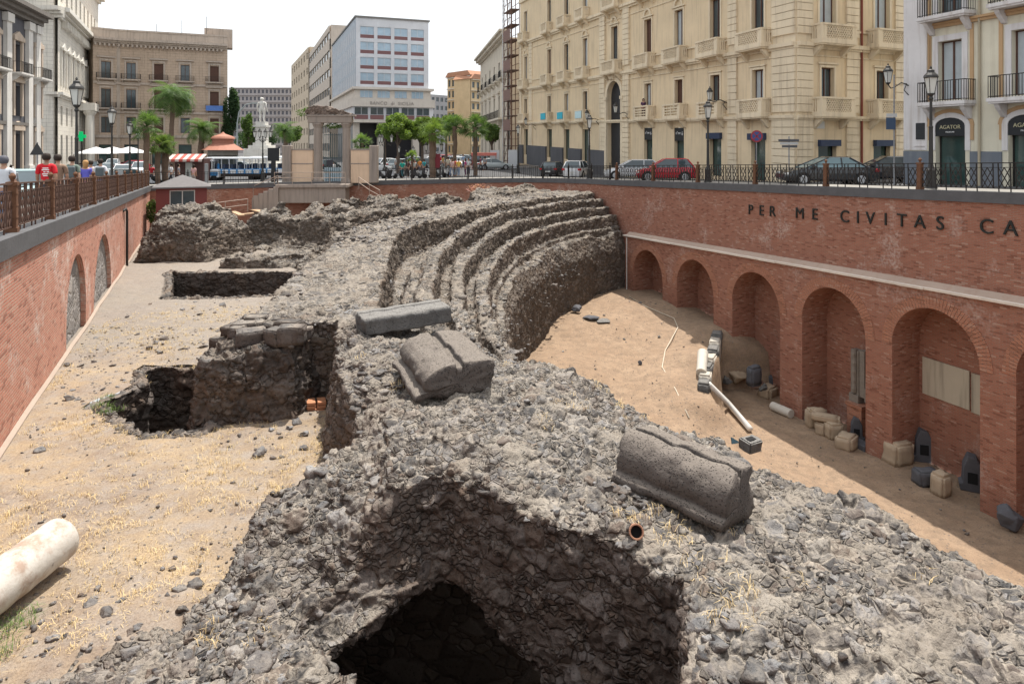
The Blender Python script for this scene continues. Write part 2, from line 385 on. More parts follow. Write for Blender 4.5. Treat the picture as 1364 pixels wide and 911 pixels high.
# ---- pit outline and street around it
pit = [(LW(1.0), 1.0), (LW(12), 12), (LW(24), 24), (LW(36), 36), (LW(48), 48), (LW(54), 54), (-24, 56.3), (-19.6, 57.8), (-14, 59.6), (-9, 60.8), (-4, 61.4), (0, 61), (2.6, 59.3), (4.6, 56.6), (6.1, 53.2)]
for Y in (50, 44, 38, 32, 26, 20, 14, 8, 1.0): pit.append((RWl(Y)+.36, Y))
def subdiv(pl, step):
    out = []
    for i in range(len(pl)):
        a, b = np.array(pl[i]), np.array(pl[(i+1)%len(pl)]); n = max(1, int(np.hypot(*(b-a))/step))
        for k in range(n): out.append(tuple(a+(b-a)*k/n))
    return out
def ring_sheet(name, loop, scales, mat, dz=0, c=(3, 28), **kw):
    v = []; f = []; n = len(loop)
    for s_ in scales:
        for x, y in loop:
            X = c[0]+(x-c[0])*s_; Y = c[1]+(y-c[1])*s_; v.append((X, Y, float(zs(X, Y))+dz))
    for j in range(len(scales)-1):
        for i in range(n): f.append((j*n+i, j*n+(i+1)%n, (j+1)*n+(i+1)%n, (j+1)*n+i))
    v = np.array(v); fa = np.array(f)
    o = npmesh(name, v, fa, mat, smooth=False, **kw)
    return o
pl2 = subdiv(pit, 2.5)
ring_sheet('street', pl2, [1.0, 1.08, 1.15, 1.3, 1.5, 1.8, 2.2, 2.6, 3.2, 4.2, 6, 10, 20, 45], asphalt, kind='structure')
def offset_loop(pl, d):
    out = []; n = len(pl)
    for i in range(n):
        a, b, c = np.array(pl[i-1]), np.array(pl[i]), np.array(pl[(i+1)%n])
        t = (c-a)/np.hypot(*(c-a)); out.append((b[0]-t[1]*d, b[1]+t[0]*d))
    return out
area = sum(pit[i][0]*pit[(i+1)%len(pit)][1]-pit[(i+1)%len(pit)][0]*pit[i][1] for i in range(len(pit)))
SG = 1 if area < 0 else -1        # clockwise: left of travel is outside
def band(name, pl, prof, mat, closed=True, top=None, **kw):
    """sweep a profile [(outward, dz)] along the pit outline; z measured from street"""
    top = top or (lambda x, y: float(zs(x, y)))
    loops = [offset_loop(pl, SG*o) for o, z in prof]; n = len(pl); m = len(prof); v = []; f = []
    for j in range(m):
        for i in range(n): v.append((*loops[j][i], top(*pl[i])+prof[j][1]))
    for j in range(m):
        j2 = (j+1) % m
        for i in range(n if closed else n-1): f.append((j*n+i, j*n+(i+1)%n, j2*n+(i+1)%n, j2*n+i))
    mb = MB(); mb.v = [tuple(q) for q in v]; mb.f = f; mb.m = [0]*len(f)
    return mb.build(name, mat, **kw)
band('pavement', pl2, [(.35, -.5), (.35, .125), (3.0, .125), (3.0, -.5)], paving, kind='structure')
band('wall_coping', pl2, [(-.09, -.26), (-.09, .135), (.4, .135), (.4, -.26)], lava_cop,
     label='dark lava stone coping running round the rim of the sunken ruins', cat='coping')
# ---- brick walls round the pit
M_brL = brickm('brick_left', (.57,.235,.165), (.44,.17,.12), (.52,.40,.31), row=.07, wid=.27, white=1.0, scale_w=.5)
M_brU = brickm('brick_upper', (.40,.155,.10), (.28,.105,.07), (.31,.21,.155), row=.06, wid=.23, white=.42, scale_w=.55)
M_brA = brickm('brick_arcade', (.40,.155,.10), (.29,.108,.072), (.29,.20,.145), row=.06, wid=.23, white=.3, scale_w=.4)
M_brV = brickm('brick_voussoir', (.50,.215,.13), (.38,.15,.09), (.25,.17,.13), row=.07, wid=.26, white=.0)
def wall_arches(mb, u0, u1, ztop, zbot, arches, depth, n=18, y=0, m=0, step=1.0):
    def fq(a, b, za0, za1, zb0, zb1):   # z0..z1 at a and at b
        mb.quad((a,y,za0), (b,y,zb0), (b,y,zb1), (a,y,za1), m)
    cur = u0
    for (uc, r, sp) in arches+[(None, 0, 0)]:
        e = u1 if uc is None else uc-r
        k = max(1, int((e-cur)/step)); q = [cur+(e-cur)*i/k for i in range(k+1)]
        for a, b in zip(q, q[1:]): fq(a, b, zbot(a), ztop(a), zbot(b), ztop(b))
        if uc is None: break
        an = [PI-PI*i/n for i in range(n+1)]; cu = [(uc+r*math.cos(t), sp+r*math.sin(t)) for t in an]
        for (a, za), (b, zb) in zip(cu, cu[1:]):
            fq(a, b, za, ztop(a), zb, ztop(b)); mb.quad((a,y,za), (a,y+depth,za), (b,y+depth,zb), (b,y,zb), m)
        for s_, uu in ((0, uc-r), (1, uc+r)):
            p = [(uu,y,zbot(uu)-.3), (uu,y+depth,zbot(uu)-.3), (uu,y+depth,sp), (uu,y,sp)]
            if s_: p = p[::-1]
            mb.quad(*p, m)
        cur = uc+r
LWo = empty('brick_wall', (-3.70, 0, 0), math.atan2(1, -.467), label='sunlit red brick retaining wall on the left, two arches filled with rubble', cat='retaining wall')
kL = 1.1036
lt = lambda u: float(zs(LW(u/kL), u/kL))-.2
mb = MB(); La = []
for Y0, Y1, zc in ((19.2, 22.6, -3.35), (24.3, 29.3, -3.5)):
    r = (Y1-Y0)/2*kL; La.append(((Y0+Y1)/2*kL, r, zc-r))
wall_arches(mb, 0, 54.2*kL, lt, lambda u: -8.0, La, .16)
mb.build('wall', M_brL, LWo)
mb = MB()
for uc, r, sp in La:
    mb.quad((uc-r-.1, .15, -8), (uc+r+.1, .15, -8), (uc+r+.1, .15, sp+r+.1), (uc-r-.1, .15, sp+r+.1))
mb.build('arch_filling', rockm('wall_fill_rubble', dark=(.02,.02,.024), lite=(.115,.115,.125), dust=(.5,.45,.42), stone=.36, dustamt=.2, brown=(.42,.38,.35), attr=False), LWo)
def arch_ring(uc, r, sp, t=.3, y=-.012, n=26, m=0, jamb=0):
    b = MB()
    for i in range(n):
        a0 = PI-PI*(i+.06)/n; a1 = PI-PI*(i+.94)/n
        p = [(uc+(r+q)*math.cos(a), sp+(r+q)*math.sin(a)) for a, q in ((a0, 0), (a1, 0), (a1, t), (a0, t))]
        b.add([(x, y, z) for x, z in p]+[(x, .05, z) for x, z in p], [(0,1,2,3), (1,0,4,5), (3,2,6,7), (0,3,7,4), (2,1,5,6)], m)
    return b
for uc, r, sp in La: arch_ring(uc, r, sp, .28, -.006, int(r*26)).build('arch_ring', M_brL, LWo)
mb = MB()
for i in range(52):
    a, b = 3+i*1.0, 4+i*1.0; za, zb_ = [float(zgrd(np.array([LW(q/kL)+.1]), np.array([q/kL]))[0])+.04 for q in (a, b)]
    mb.add([(a,-.08,za-.3),(b,-.08,zb_-.3),(b,-.003,zb_-.3),(a,-.003,za-.3),(a,-.08,za),(b,-.08,zb_),(b,-.003,zb_+.06),(a,-.003,za+.06)], [(4,5,6,7),(0,1,5,4)])
mb.build('foot_strip', stucco('pale_foot', (.40,.32,.26), (.3,.2,.15), .3), LWo)
# drain pipe on the left wall
pb = MB(); up = 34.9*kL; pb.tube([(up-1.1, -.02, -3.25), (up-.5, -.09, -3.2), (up-.05, -.1, -3.35), (up, -.1, -3.7), (up, -.1, -6.3)], .06, 8)
pb.build('drain_pipe', plain('black_iron', (.03,.028,.027), .5), LWo, smooth=True)
# upper wall: far side and right side as one curved brick wall
farpl = [p for p in pit if True][5:]
farpl = [q for q in subdiv(farpl, 1.6)][:-1]
iend = max(i for i, p in enumerate(farpl) if p[0] > RWl(p[1])-.5)
farpl = farpl[:iend+1]
def sweep_wall(name, pl, zt, zb, mat, **kw):
    v = []; uvu = [0]
    for a, b in zip(pl, pl[1:]): uvu.append(uvu[-1]+math.hypot(b[0]-a[0], b[1]-a[1]))
    for (x, y) in pl: v += [(x, y, zb(x, y)), (x, y, zt(x, y))]
    f = [(2*i, 2*i+2, 2*i+3, 2*i+1) for i in range(len(pl)-1)]
    me = bpy.data.meshes.new(name); me.from_pydata(v, [], f); me.materials.append(mat)
    uv = me.uv_layers.new(name='uv')
    for p in me.polygons:
        for li, vi in zip(p.loop_indices, p.vertices): uv.data[li].uv = (uvu[vi//2], v[vi][2])
    o = bpy.data.objects.new(name, me); COL.objects.link(o); return tag(o, **kw)
sweep_wall('brick_wall', farpl, lambda x, y: float(zs(x, y))-.2, lambda x, y: (-5.4-.035*(y-23)-.03) if (x > RWl(y)-.1 and y < 48.3) else (-13.5 if x > 3 else -9), M_brU,
           label='weathered dark red brick wall above the arcade, curving round the far end of the pit', cat='retaining wall')
nearw = [pit[-1], pit[0]]
sweep_wall('brick_wall', nearw, lambda x, y: float(zs(x, y))-.2, lambda x, y: -14, M_brU, label='brick wall closing the near end of the pit below the viewer', cat='retaining wall')
# arcade
kR = 1.0698
ARo = empty('brick_arcade', (RWl(50), 50, 0), math.atan2(-1, .38), label='brick arcade of deep round arches along the right side of the arena', cat='arcade')
uR = lambda Y: (50-Y)*kR
zl = lambda u: -5.4-.035*((50-u/kR)-23)
AR = []
for Yc in (44.35, 39.6, 34.8, 30.15, 25.65, 21.2, 16.7, 12.2, 7.7): AR.append((uR(Yc), 1.77, zl(uR(Yc))-.68-1.77))
mb = MB(); wall_arches(mb, 3.2, uR(0), zl, lambda u: -14, AR, 1.55, n=24)
mb.quad((3.2, 1.5, -14), (3.2, 0, -14), (3.2, 0, zl(3.2)), (3.2, 1.5, zl(3.2)))
mb.quad((3.2, 1.53, -14), (uR(0), 1.53, -14), (uR(0), 1.53, -4), (3.2, 1.53, -6))
mb.build('wall', M_brA, ARo)
mb = MB(); st = 1.13; u = 3.15; rr = random.Random(3)
while u < uR(0):
    e = min(u+st, uR(0)); o_ = rr.uniform(-.03, .035); q_ = rr.uniform(0, .03); z0, z1 = zl(u)+.005+q_*.3, zl(e)+.005+q_*.3
    mb.add([(u,-.15+o_,z0),(e-.01,-.15+o_,z1),(e-.01,.37,z1),(u,.37,z0),(u,-.17+o_,z0+.085),(e-.01,-.17+o_,z1+.085),(e-.01,.37,z1+.085),(u,.37,z0+.085)],
           [(0,3,2,1),(4,5,6,7),(0,1,5,4),(1,2,6,5),(2,3,7,6),(3,0,4,7)]); u = e
mb.build('ledge', stucco('ledge_stone', (.80,.72,.63), (.3,.2,.14), .2), ARo)
mb = MB(); uu = [3.2+i*1.0 for i in range(int(uR(0)-3.2)+1)]
for a, b in zip(uu, uu[1:]): mb.quad((a,.06,zl(a)+.092), (b,.06,zl(b)+.092), (b,.352,zl(b)+.30), (a,.352,zl(a)+.30))
mb.build('mortar_fillet', stucco('fillet_plaster', (.46,.35,.28), (.33,.2,.14), .6), ARo)
for uc, r, sp in AR: arch_ring(uc, r, sp, .46, -.022, 48).build('arch_ring', M_brV, ARo)
# ---- ruins
EC = (14.0, 26.0); EA, EB = 13.0, 22.9
def dell(X, Y):
    x = X-EC[0]; y = Y-EC[1]; rho = np.sqrt((x/EA)**2+(y/EB)**2)+1e-6
    g = np.sqrt((x/EA**2)**2+(y/EB**2)**2)/rho
    return (rho-1)/g
def solid(X, Y, H, ZB, mask):
    """closed solid between heightfield H and ZB over the mask cells"""
    ny, nx = X.shape; id_ = np.arange(nx*ny).reshape(ny, nx); N = nx*ny
    c = mask[:-1,:-1] & mask[1:,:-1] & mask[:-1,1:] & mask[1:,1:]
    q = np.stack([id_[:-1,:-1], id_[:-1,1:], id_[1:,1:], id_[1:,:-1]], -1)[c]
    f = [q, q[:, ::-1]+N]
    cp = np.pad(c, 1)
    def side(nb, a, b):
        m = c & ~nb; A = a[m]; B = b[m]; f.append(np.stack([A, A+N, B+N, B], -1))
    side(cp[:-2,1:-1], id_[:-1,:-1], id_[:-1,1:]); side(cp[2:,1:-1], id_[1:,1:], id_[1:,:-1])
    side(cp[1:-1,:-2], id_[1:,:-1], id_[:-1,:-1]); side(cp[1:-1,2:], id_[:-1,1:], id_[1:,1:])
    f = np.concatenate(f)
    v = np.concatenate([np.stack([X, Y, H], -1).reshape(-1, 3), np.stack([X, Y, ZB], -1).reshape(-1, 3)])
    us = np.unique(f); mp = np.full(len(v), -1); mp[us] = np.arange(len(us))
    return v[us], mp[f]
def remesh(v, f, vox):
    me = bpy.data.meshes.new('t'); me.vertices.add(len(v)); me.vertices.foreach_set('co', v.astype(np.float32).ravel())
    me.loops.add(f.size); me.loops.foreach_set('vertex_index', f.astype(np.int32).ravel())
    me.polygons.add(len(f)); me.polygons.foreach_set('loop_start', np.arange(len(f), dtype=np.int32)*4); me.polygons.foreach_set('loop_total', np.full(len(f), 4, np.int32))
    me.update(); o = bpy.data.objects.new('t', me); COL.objects.link(o)
    md = o.modifiers.new('r', 'REMESH'); md.mode = 'VOXEL'; md.voxel_size = vox; md.adaptivity = 0
    dg = bpy.context.evaluated_depsgraph_get(); dg.update(); ev = o.evaluated_get(dg); m2 = ev.to_mesh()
    vv = np.zeros(len(m2.vertices)*3, np.float32); m2.vertices.foreach_get('co', vv); nn = np.zeros_like(vv); m2.vertices.foreach_get('normal', nn)
    m2.calc_loop_triangles()
    lt_ = np.zeros(len(m2.polygons), np.int32); m2.polygons.foreach_get('loop_total', lt_)
    li = np.zeros(len(m2.loops), np.int32); m2.loops.foreach_get('vertex_index', li); ff = li.reshape(-1, 4)
    ev.to_mesh_clear(); bpy.data.objects.remove(o); bpy.data.meshes.remove(me)
    return vv.reshape(-1, 3).astype(float), nn.reshape(-1, 3).astype(float), ff
def wcell(p, s=0, st=(1,1,1)):
    i = np.floor(p).astype(np.int64); f1 = np.full(len(p), 9.); f2 = f1.copy(); idv = np.zeros(len(p)); dv = np.zeros_like(p)
    for dx in (-1, 0, 1):
        for dy in (-1, 0, 1):
            for dz in (-1, 0, 1):
                a, b, c = i[:,0]+dx, i[:,1]+dy, i[:,2]+dz
                q = np.stack([a+.12+.76*_h(a,b,c,s+1), b+.12+.76*_h(a,b,c,s+2), c+.12+.76*_h(a,b,c,s+3)], 1)
                r = p-q; d = np.abs(r).max(1)*.55+np.sqrt((r**2).sum(1))*.45; m = d < f1
                f2 = np.where(m, f1, np.minimum(f2, d)); idv = np.where(m, _h(a,b,c,s+4), idv); dv = np.where(m[:, None], r, dv); f1 = np.where(m, d, f1)
    return f1, f2, idv, dv
def roughen(v, n, s=0, big=.10, stone=.17, stones=.085, small=.03, fine=.015):
    wp = v+np.stack([fbm(v*2.6+5, 3, s), fbm(v*2.6+9, 3, s+3), fbm(v*2.6+2, 3, s+6)], 1)*.07
    up = sstep(.35, .85, n[:, 2]); dens = .5+.35*fbm(v*.6+40, 2, s+60)
    d = np.zeros(len(v)); st_ = np.zeros(len(v)); sid = np.zeros(len(v)); cnt = 0
    for k, (sz, amp, pres) in enumerate(((stone*2.6, 1.25, .42), (stone*1.25, .95, .70), (stone*.6, .55, .85))):
        f1, f2, idv, dv = wcell(wp/sz*np.array([1, 1, 1.35])+k*13.7, s+k*11)
        there = idv < pres*(.6+.8*dens)
        rd = np.stack([np.sin(idv*91.7), np.cos(idv*57.3), np.sin(idv*33.1+1)], 1)
        tilt = (dv*rd).sum(1)*.55
        plane = (.35+.65*((idv*17.7) % 1))+tilt
        gap = np.clip((f2-f1)*4.5, 0, 1)**.7
        h = np.where(there, np.clip(plane, .05, 1.5)*gap, .0+.25*tilt)*amp
        m = there & (h > st_*.8); sid = np.where(m, (idv*7.31+k*.37) % 1, sid); st_ = np.where(m, np.maximum(st_, h), st_)
        d = d+h*(.62 if k else .75)
    d = stones*(d*(.72+.28*up)-.62)
    d += small*1.3*(np.abs(fbm(v*7+3, 3, s+9))*-1.4+.5)
    d += big*fbm(v*.9+3, 3, s+20)
    if fine: d += fine*fbm(v*15, 2, s+30)
    off = n*d[:, None]
    return v+off, np.clip(st_*1.6, 0, 1), sid, n[:, 2]
def ruin(name, X, Y, H, ZB, mask, vox, mat, **kw):
    r = {k: kw.pop(k) for k in ('s', 'big', 'stone', 'stones', 'small', 'fine') if k in kw}
    v, f = solid(X, Y, H, ZB, mask); v, n, f = remesh(v, f, vox); v, st_, si_, mu_ = roughen(v, n, **r)
    return npmesh(name, v, f, mat, smooth=False, attrs={'st': st_, 'sid': si_, 'mup': mu_}, **kw)
def grid(x0, x1, y0, y1, st): return np.meshgrid(np.arange(x0, x1+st/2, st), np.arange(y0, y1+st/2, st))
# near mass control heights
CT = [(-1.13,9.1,-4.3),(-.5,10,-4.08),(-1.5,10.6,-4.2),(-2.6,10.2,-4.6),(-3.2,9.3,-4.85),(-3.1,8.8,-5.15),(-2.7,8.3,-5.5),(0,11.3,-4.05),(1.3,8,-4.45),(2,9,-4.4),
      (1.75,7,-4.5),(3.75,10,-4.65),(5.6,7.4,-4.6),(4,6,-4.4),(1.5,5.5,-4.6),(.75,14.2,-4.65),(-3,13,-4.1),(-4,16,-4.0),(-1.5,16,-4.2),(0.4,13,-4.3),(2.8,11.4,-4.65),
      (-3.8,7.6,-5.55),(-5,6.5,-5.58),(-3,6,-5.6),(-2,7.2,-5.58),(7,5,-4.7),(3,4,-4.6),(-2.2,8.0,-5.55)]
NEARPOLY = [(-7,17.8),(-6.1,16.4),(-5.25,15.2),(-3.7,14.3),(-3.2,12.6),(-2.45,10.9),(-3.0,10.35),(-3.55,9.9),(-3.75,9.1),(-3.6,8.5),(-3.9,8.1),(-4.6,7.6),(-5.6,6.9),(-6,4),
            (1,3.6),(8.5,3.6),(7.2,5.4),(5.65,7.4),(4.35,9.3),(3.75,10),(2.85,11.4),(.9,14.0),(.5,14.9),(-1.5,15.4),(-3.3,16.0),(-3.7,17.8)]
RIM = [(-1.05,9.15),(.35,8.22),(1.1,7.74),(1.72,7.2),(1.62,6.2),(1.0,4.6),(-1.3,4.6),(-1.55,6.2),(-1.75,7.0),(-2.1,7.45),(-2.55,7.95),(-2.5,8.3),(-1.95,8.62),(-1.45,8.95)]
HOLE = [(-.95,8.90),(.28,8.08),(1.0,7.62),(1.56,7.1),(1.45,6.2),(.85,4.8),(-1.1,4.8),(-1.25,6.4),(-1.55,7.15),(-2.0,7.6),(-2.1,7.85),(-1.7,8.2),(-1.3,8.62)]
def zarch(X): return np.maximum(-5.66-.62*np.maximum(X+.62, 0)-.22*np.maximum(-.95-X, 0), -7.3)
def hnear(X, Y):
    zt = idw(X, Y, CT, 3.2)+.12*n2(X, Y, .8, 4, 11)+.07*n2(X, Y, 2.4, 3, 12)
    j = .22*n2(X, Y, 1.3, 3, 5)
    dp = sdpoly(X, Y, NEARPOLY)+j*.7
    h = zt-.16*sstep(-.5, 0, dp)-5.0*np.maximum(dp, 0)
    dr = sdpoly(X, Y, RIM)+j*.14+.05*n2(X, Y, 3, 2, 7); dh = sdpoly(X, Y, HOLE)+.05*n2(X, Y, 2.2, 3, 6)
    t = np.clip(np.maximum(dh, 0)/(np.maximum(dh, 0)+np.maximum(-dr, 0)+1e-6), 0, 1)
    za = zarch(X)+.05
    hn = za+(zt-za)*(.45*t+.55*t**4)
    h = np.where(dr < 0, np.minimum(h, hn), h)
    h = h-.10*np.exp(-(dr/.12)**2)*(dr > 0)
    sl = np.maximum(np.abs(X+4.15+.15*(Y-14.5))-.34-.1*j, np.abs(Y-14.3)-.95); h = np.where(sl < 0, np.minimum(h, -5.85), h)
    return np.where(dh < 0, -12., h), dp, dh
X, Y = grid(-7.2, 8.6, 3.4, 18.2, .035)
H, dp, dh = hnear(X, Y)
kb = sstep(.25, 1.4, dh)
ZB = np.minimum((zarch(X)-.12)*(1-kb)-6.6*kb, H-.12)
mask = (H > -6.55) & (dh > 0) | (dh > 0) & (dh < .8) & (sdpoly(X, Y, RIM) < .3)
ruin('ruined_vault', X, Y, H, ZB, mask, .032, M_rock, s=3, big=.06, stone=.15, stones=.08, small=.03, fine=.012,
     label='broken lava rubble vault in the foreground, collapsed over a black cavity', cat='ruin')
# cavity under the vault
mb = MB(); mb.box(-5.5, 4.5, 2.5, 14, -12.5, -6.45); mb.f = [f for i, f in enumerate(mb.f) if i != 1]; mb.m = mb.m[:len(mb.f)]
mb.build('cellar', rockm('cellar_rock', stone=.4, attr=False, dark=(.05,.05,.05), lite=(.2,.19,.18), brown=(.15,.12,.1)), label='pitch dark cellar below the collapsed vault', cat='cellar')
# cavea: seating tiers and outer ring
def hcav(X, Y):
    j = n2(X, Y, .45, 3, 21); j2 = n2(X, Y, 1.4, 3, 22)
    d0 = dell(X, Y); d = d0+.09*j+.05*j2
    rise = .012*(Y-20)
    k = np.clip(np.floor(d/.92), 0, 4); s_ = np.clip(d/.92-k, 0, 1)
    z = -6.45+.5*k+rise
    gap = sstep(-.1, .3, n2(X, Y, .28, 3, 33))
    z = z+(.26*sstep(.0, .07, s_)*(1-sstep(.50, .66, s_))-.16*sstep(.5, .66, s_))*(.7+.35*gap)+.07*n2(X, Y, .9, 3, 37)
    q_ = n2(X, Y, .6, 3, 44)
    z = np.where(d < 1.6, np.minimum(z, -9.9+rise+3.6*np.clip((d+.3*q_+.1)/1.3, 0, 1)**.75-.6*np.maximum(q_, 0)), z)
    z = np.where(d > 4.6, -4.75+rise, z)
    wid = 1.0*np.exp(-((Y-31)/5.5)**2)
    m1 = sstep(5.0, 5.2, d-wid)*(1-sstep(8.05, 8.3, d))
    z = np.where(d > 4.75, -5.05-.25*wid+rise+(1.05+.25*wid+.12*j)*m1, z)
    ring = sstep(8.9, 9.3, d)*(1-sstep(11.2, 11.6, d+.5*j))*sstep(33, 35, Y)
    z = np.where(d > 8.6, -5.9-1.3*(1-sstep(32.5, 34, Y))+(1.1+.25*j+rise)*ring, z)
    # cross walls and gaps
    z = z-.5*sstep(.45, .75, n2(X, Y, .22, 2, 40))*(d > 8.3)
    # dark opening in the podium
    z = np.where(np.hypot((X-2.55)/.9, (Y-36.3)/.75)+.2*j2 < 1, -8.6, z)
    z = z+.07*j2
    out = np.maximum(d-12.2, 0)
    z = z-3.5*out
    fr = np.maximum(sstep(14.0, 15.8, Y+.5*j), 0)
    z = fr*z+(1-fr)*(-5.2-3.*np.maximum(d-7.6, 0))
    return z, d
X, Y = grid(-17, 10.5, 13.6, 60.5, .07)
H, d = hcav(X, Y)
xw = RWl(Y)+.3
mask = (d > 0) & (X < xw) & (H > zgrd(X, Y)-.8) & ((d < 4.8) | (H > -6.9))
mask &= (Y > 15.2) | ((d < 4.6) & (d > 1.2) & (Y > 14.6))
# keep inside the far wall
mask &= sdpoly(X, Y, pit) < -.15
ZB = np.where(d < 1.6, -11.4, np.minimum(H-.8, -6.9))
ruin('ruined_seating', X, Y, H, ZB, mask, .06, M_rockf, s=8, big=.06, stone=.20, stones=.078, small=.04, fine=.016,
     label='curved tiers of eroded lava stone seating sweeping round the arena', cat='ruin')
def block(name, poly, zt, zb, vox=.05, mat=None, jit=.15, steep=7, top=.12, **kw):
    xs = [p[0] for p in poly]; ys = [p[1] for p in poly]
    X, Y = grid(min(xs)-.4, max(xs)+.4, min(ys)-.4, max(ys)+.4, vox)
    dd = sdpoly(X, Y, poly)+jit*n2(X, Y, 1.1, 3, 51)
    zt_ = zt(X, Y) if callable(zt) else np.full_like(X, zt)
    H = zt_+top*n2(X, Y, .9, 4, 52)-.25*sstep(-.6, 0, dd)-steep*np.maximum(dd, 0)
    return ruin(name, X, Y, H, np.minimum(np.full_like(H, zb), H-.1), H > zb+.1, vox, mat or M_rockf, **kw)
def pxpoly(pts, z): return [tuple(G(x, y, z)[:2]) for x, y in pts]
# spurs and lumps on the left
block('ruined_wall', [(-6.45,14.0),(-4.7,14.4),(-4.3,16.3),(-6.7,16.3),(-6.7,15.2)], lambda X, Y: -4.2+.22*np.floor((X+6.6)*1.1+.5*n2(X, Y, 1.2, 2, 3))*.5, -6.6, .036, M_mason, s=61, big=.07, stone=.19, stones=.13, small=.05,
      label='short stub of lava masonry beside the small square pit', cat='ruin')
block('ruined_wall', [(-7.5,17.0),(-5.9,16.5),(-5.4,18.6),(-5.6,20.2),(-6.9,20.0),(-7.6,18.8)], lambda X, Y: -4.75+.28*np.round((X+7)*1.2+.6*n2(X, Y, 1.0, 2, 5)), -6.8, .04, M_rock, s=62, stone=.26, stones=.20, small=.05,
      label='heap of dark lava blocks stepping up to the seating ring', cat='ruin')
block('ruined_wall', [(-19.9,37.2),(-17.0,36.9),(-16.7,38.4),(-15.9,40.6),(-18.4,42.2),(-21.2,41.6),(-20.6,39)], lambda X, Y: -3.75-.22*np.maximum(X+18.2, 0)+.05*(Y-38)+.25*np.floor(1.5*n2(X, Y, .5, 2, 8)), -7, .06, M_rockf, s=64, big=.18, stone=.24, stones=.15, small=.07, top=.3, steep=2.6,
      label='big eroded block of ancient concrete in front of the red booth', cat='ruin')
def field(X, Y):
    r = 1-np.abs(n2(X*1.0, Y*.8, .34, 3, 91))*2.2; q = n2(X, Y, .9, 3, 92)
    e = sdpoly(X, Y, [(-17.5,42.5),(-12.6,40.5),(-9.5,41.5),(-6.5,45),(-3.5,50),(-2.6,56.5),(-8.5,58.2),(-12,57.5),(-16,49)])
    return -6.3+(1.35*sstep(.1, .9, r)+.55+.022*(Y-42)+.22*q)*sstep(.4, -1.2, e)+.2*q*sstep(.4, -1, e), e
X, Y = grid(-18, -2, 40, 59, .09); H, e_ = field(X, Y)
ruin('ruined_wall', X, Y, H, np.full_like(X, -7.0), (e_ < .3) & (H > -6.8), .075, M_rockf, s=65, big=.16, stone=.3, stones=.2, small=.08,
     label='broken low rubble walls spread below the gateway steps', cat='ruin')
block('ruined_wall', [(-13.2,46.0),(-11.0,45.6),(-10.7,47.2),(-13.0,47.8)], lambda X, Y: -3.9-.25*np.abs(X+12)**1.5, -7, .07, M_rockf, s=66, big=.14, stone=.3, stones=.16, top=.2,
      label='rounded pale brown rubble mound left of the dark lava wall', cat='ruin')
block('ruined_wall', [(-9.6,46.6),(-5.0,48.5),(-4.8,50.0),(-9.7,48.4)], lambda X, Y: -4.0+.35*np.floor(1.6*n2(X, Y, .45, 2, 9)), -7, .07, M_mason, s=67, big=.12, stone=.3, stones=.18, top=.2,
      label='low dark lava wall in front of the far brick wall', cat='ruin')
block('ruined_wall', [(-14.8,34.2),(-10.4,34.4),(-9.0,37.2),(-12,37.4),(-14.9,36.0)], lambda X, Y: -5.6+.3*np.floor(1.5*n2(X, Y, .5, 2, 19)+.5), -7.2, .06, M_rockf, s=68, big=.1, stone=.26, stones=.15, top=.12,
      label='low flat footing just behind the long trench', cat='ruin')
block('ruined_wall', [(-2.9,51.5),(1.6,52.5),(3.4,55.2),(0,57.5),(-3.6,55)], lambda X, Y: -3.5+.2*np.floor(1.5*n2(X, Y, .6, 2, 29)), -7, .07, M_rockf, s=69, big=.15, stone=.3, stones=.18, top=.2,
      label='pale rubble heap under the far wall at the top of the seating', cat='ruin')
# ---- left ground with pits
PITA = [(-16.6,33.0),(-10.6,33.0),(-9.0,27.6),(-13.6,26.7)]
PITB = [(-9.75,17.9),(-6.6,17.9),(-6.25,13.75),(-7.25,13.35),(-8.3,14.3),(-9.2,15.2),(-9.0,16.6)]
X, Y = grid(-33, 3.5, 3.2, 60.4, .11)
dA = sdpoly(X, Y, PITA)+.08*n2(X, Y, 1.2, 2, 70); dB = sdpoly(X, Y, PITB)+.16*n2(X, Y, 1.5, 3, 71)
Z = zgrd(X, Y)+.035*n2(X, Y, 1.6, 4, 72)
Z = Z+.16*np.exp(-(dB/.6)**2)*sstep(-9.8, -7.6, -X-16)*0
Z = np.where(dA < 0, -9.2, Z); Z = np.where(dB < 0, -9.4, Z)
ml = (X > LW(Y)-.3) & (sdpoly(X, Y, pit) < .3)
ml &= ~((sdpoly(X, Y, NEARPOLY) < -.5) & (Y < 16))
ml &= dell(X, Y) > 2.2
ml &= (dA > .2) & (dB > .2)
id_ = np.arange(X.size).reshape(X.shape); c = ml[:-1,:-1] & ml[1:,:-1] & ml[:-1,1:] & ml[1:,1:]
q = np.stack([id_[:-1,:-1], id_[:-1,1:], id_[1:,1:], id_[1:,:-1]], -1)[c]
V = np.stack([X, Y, Z], -1).reshape(-1, 3)
zz = V[q][:, :, 2]; mi = ((zz.max(1)-zz.min(1)) > .3) | (zz.mean(1) < -8)
npmesh('ground', V, q, [M_soil, M_mason], smooth=False, mi=mi, kind='structure')
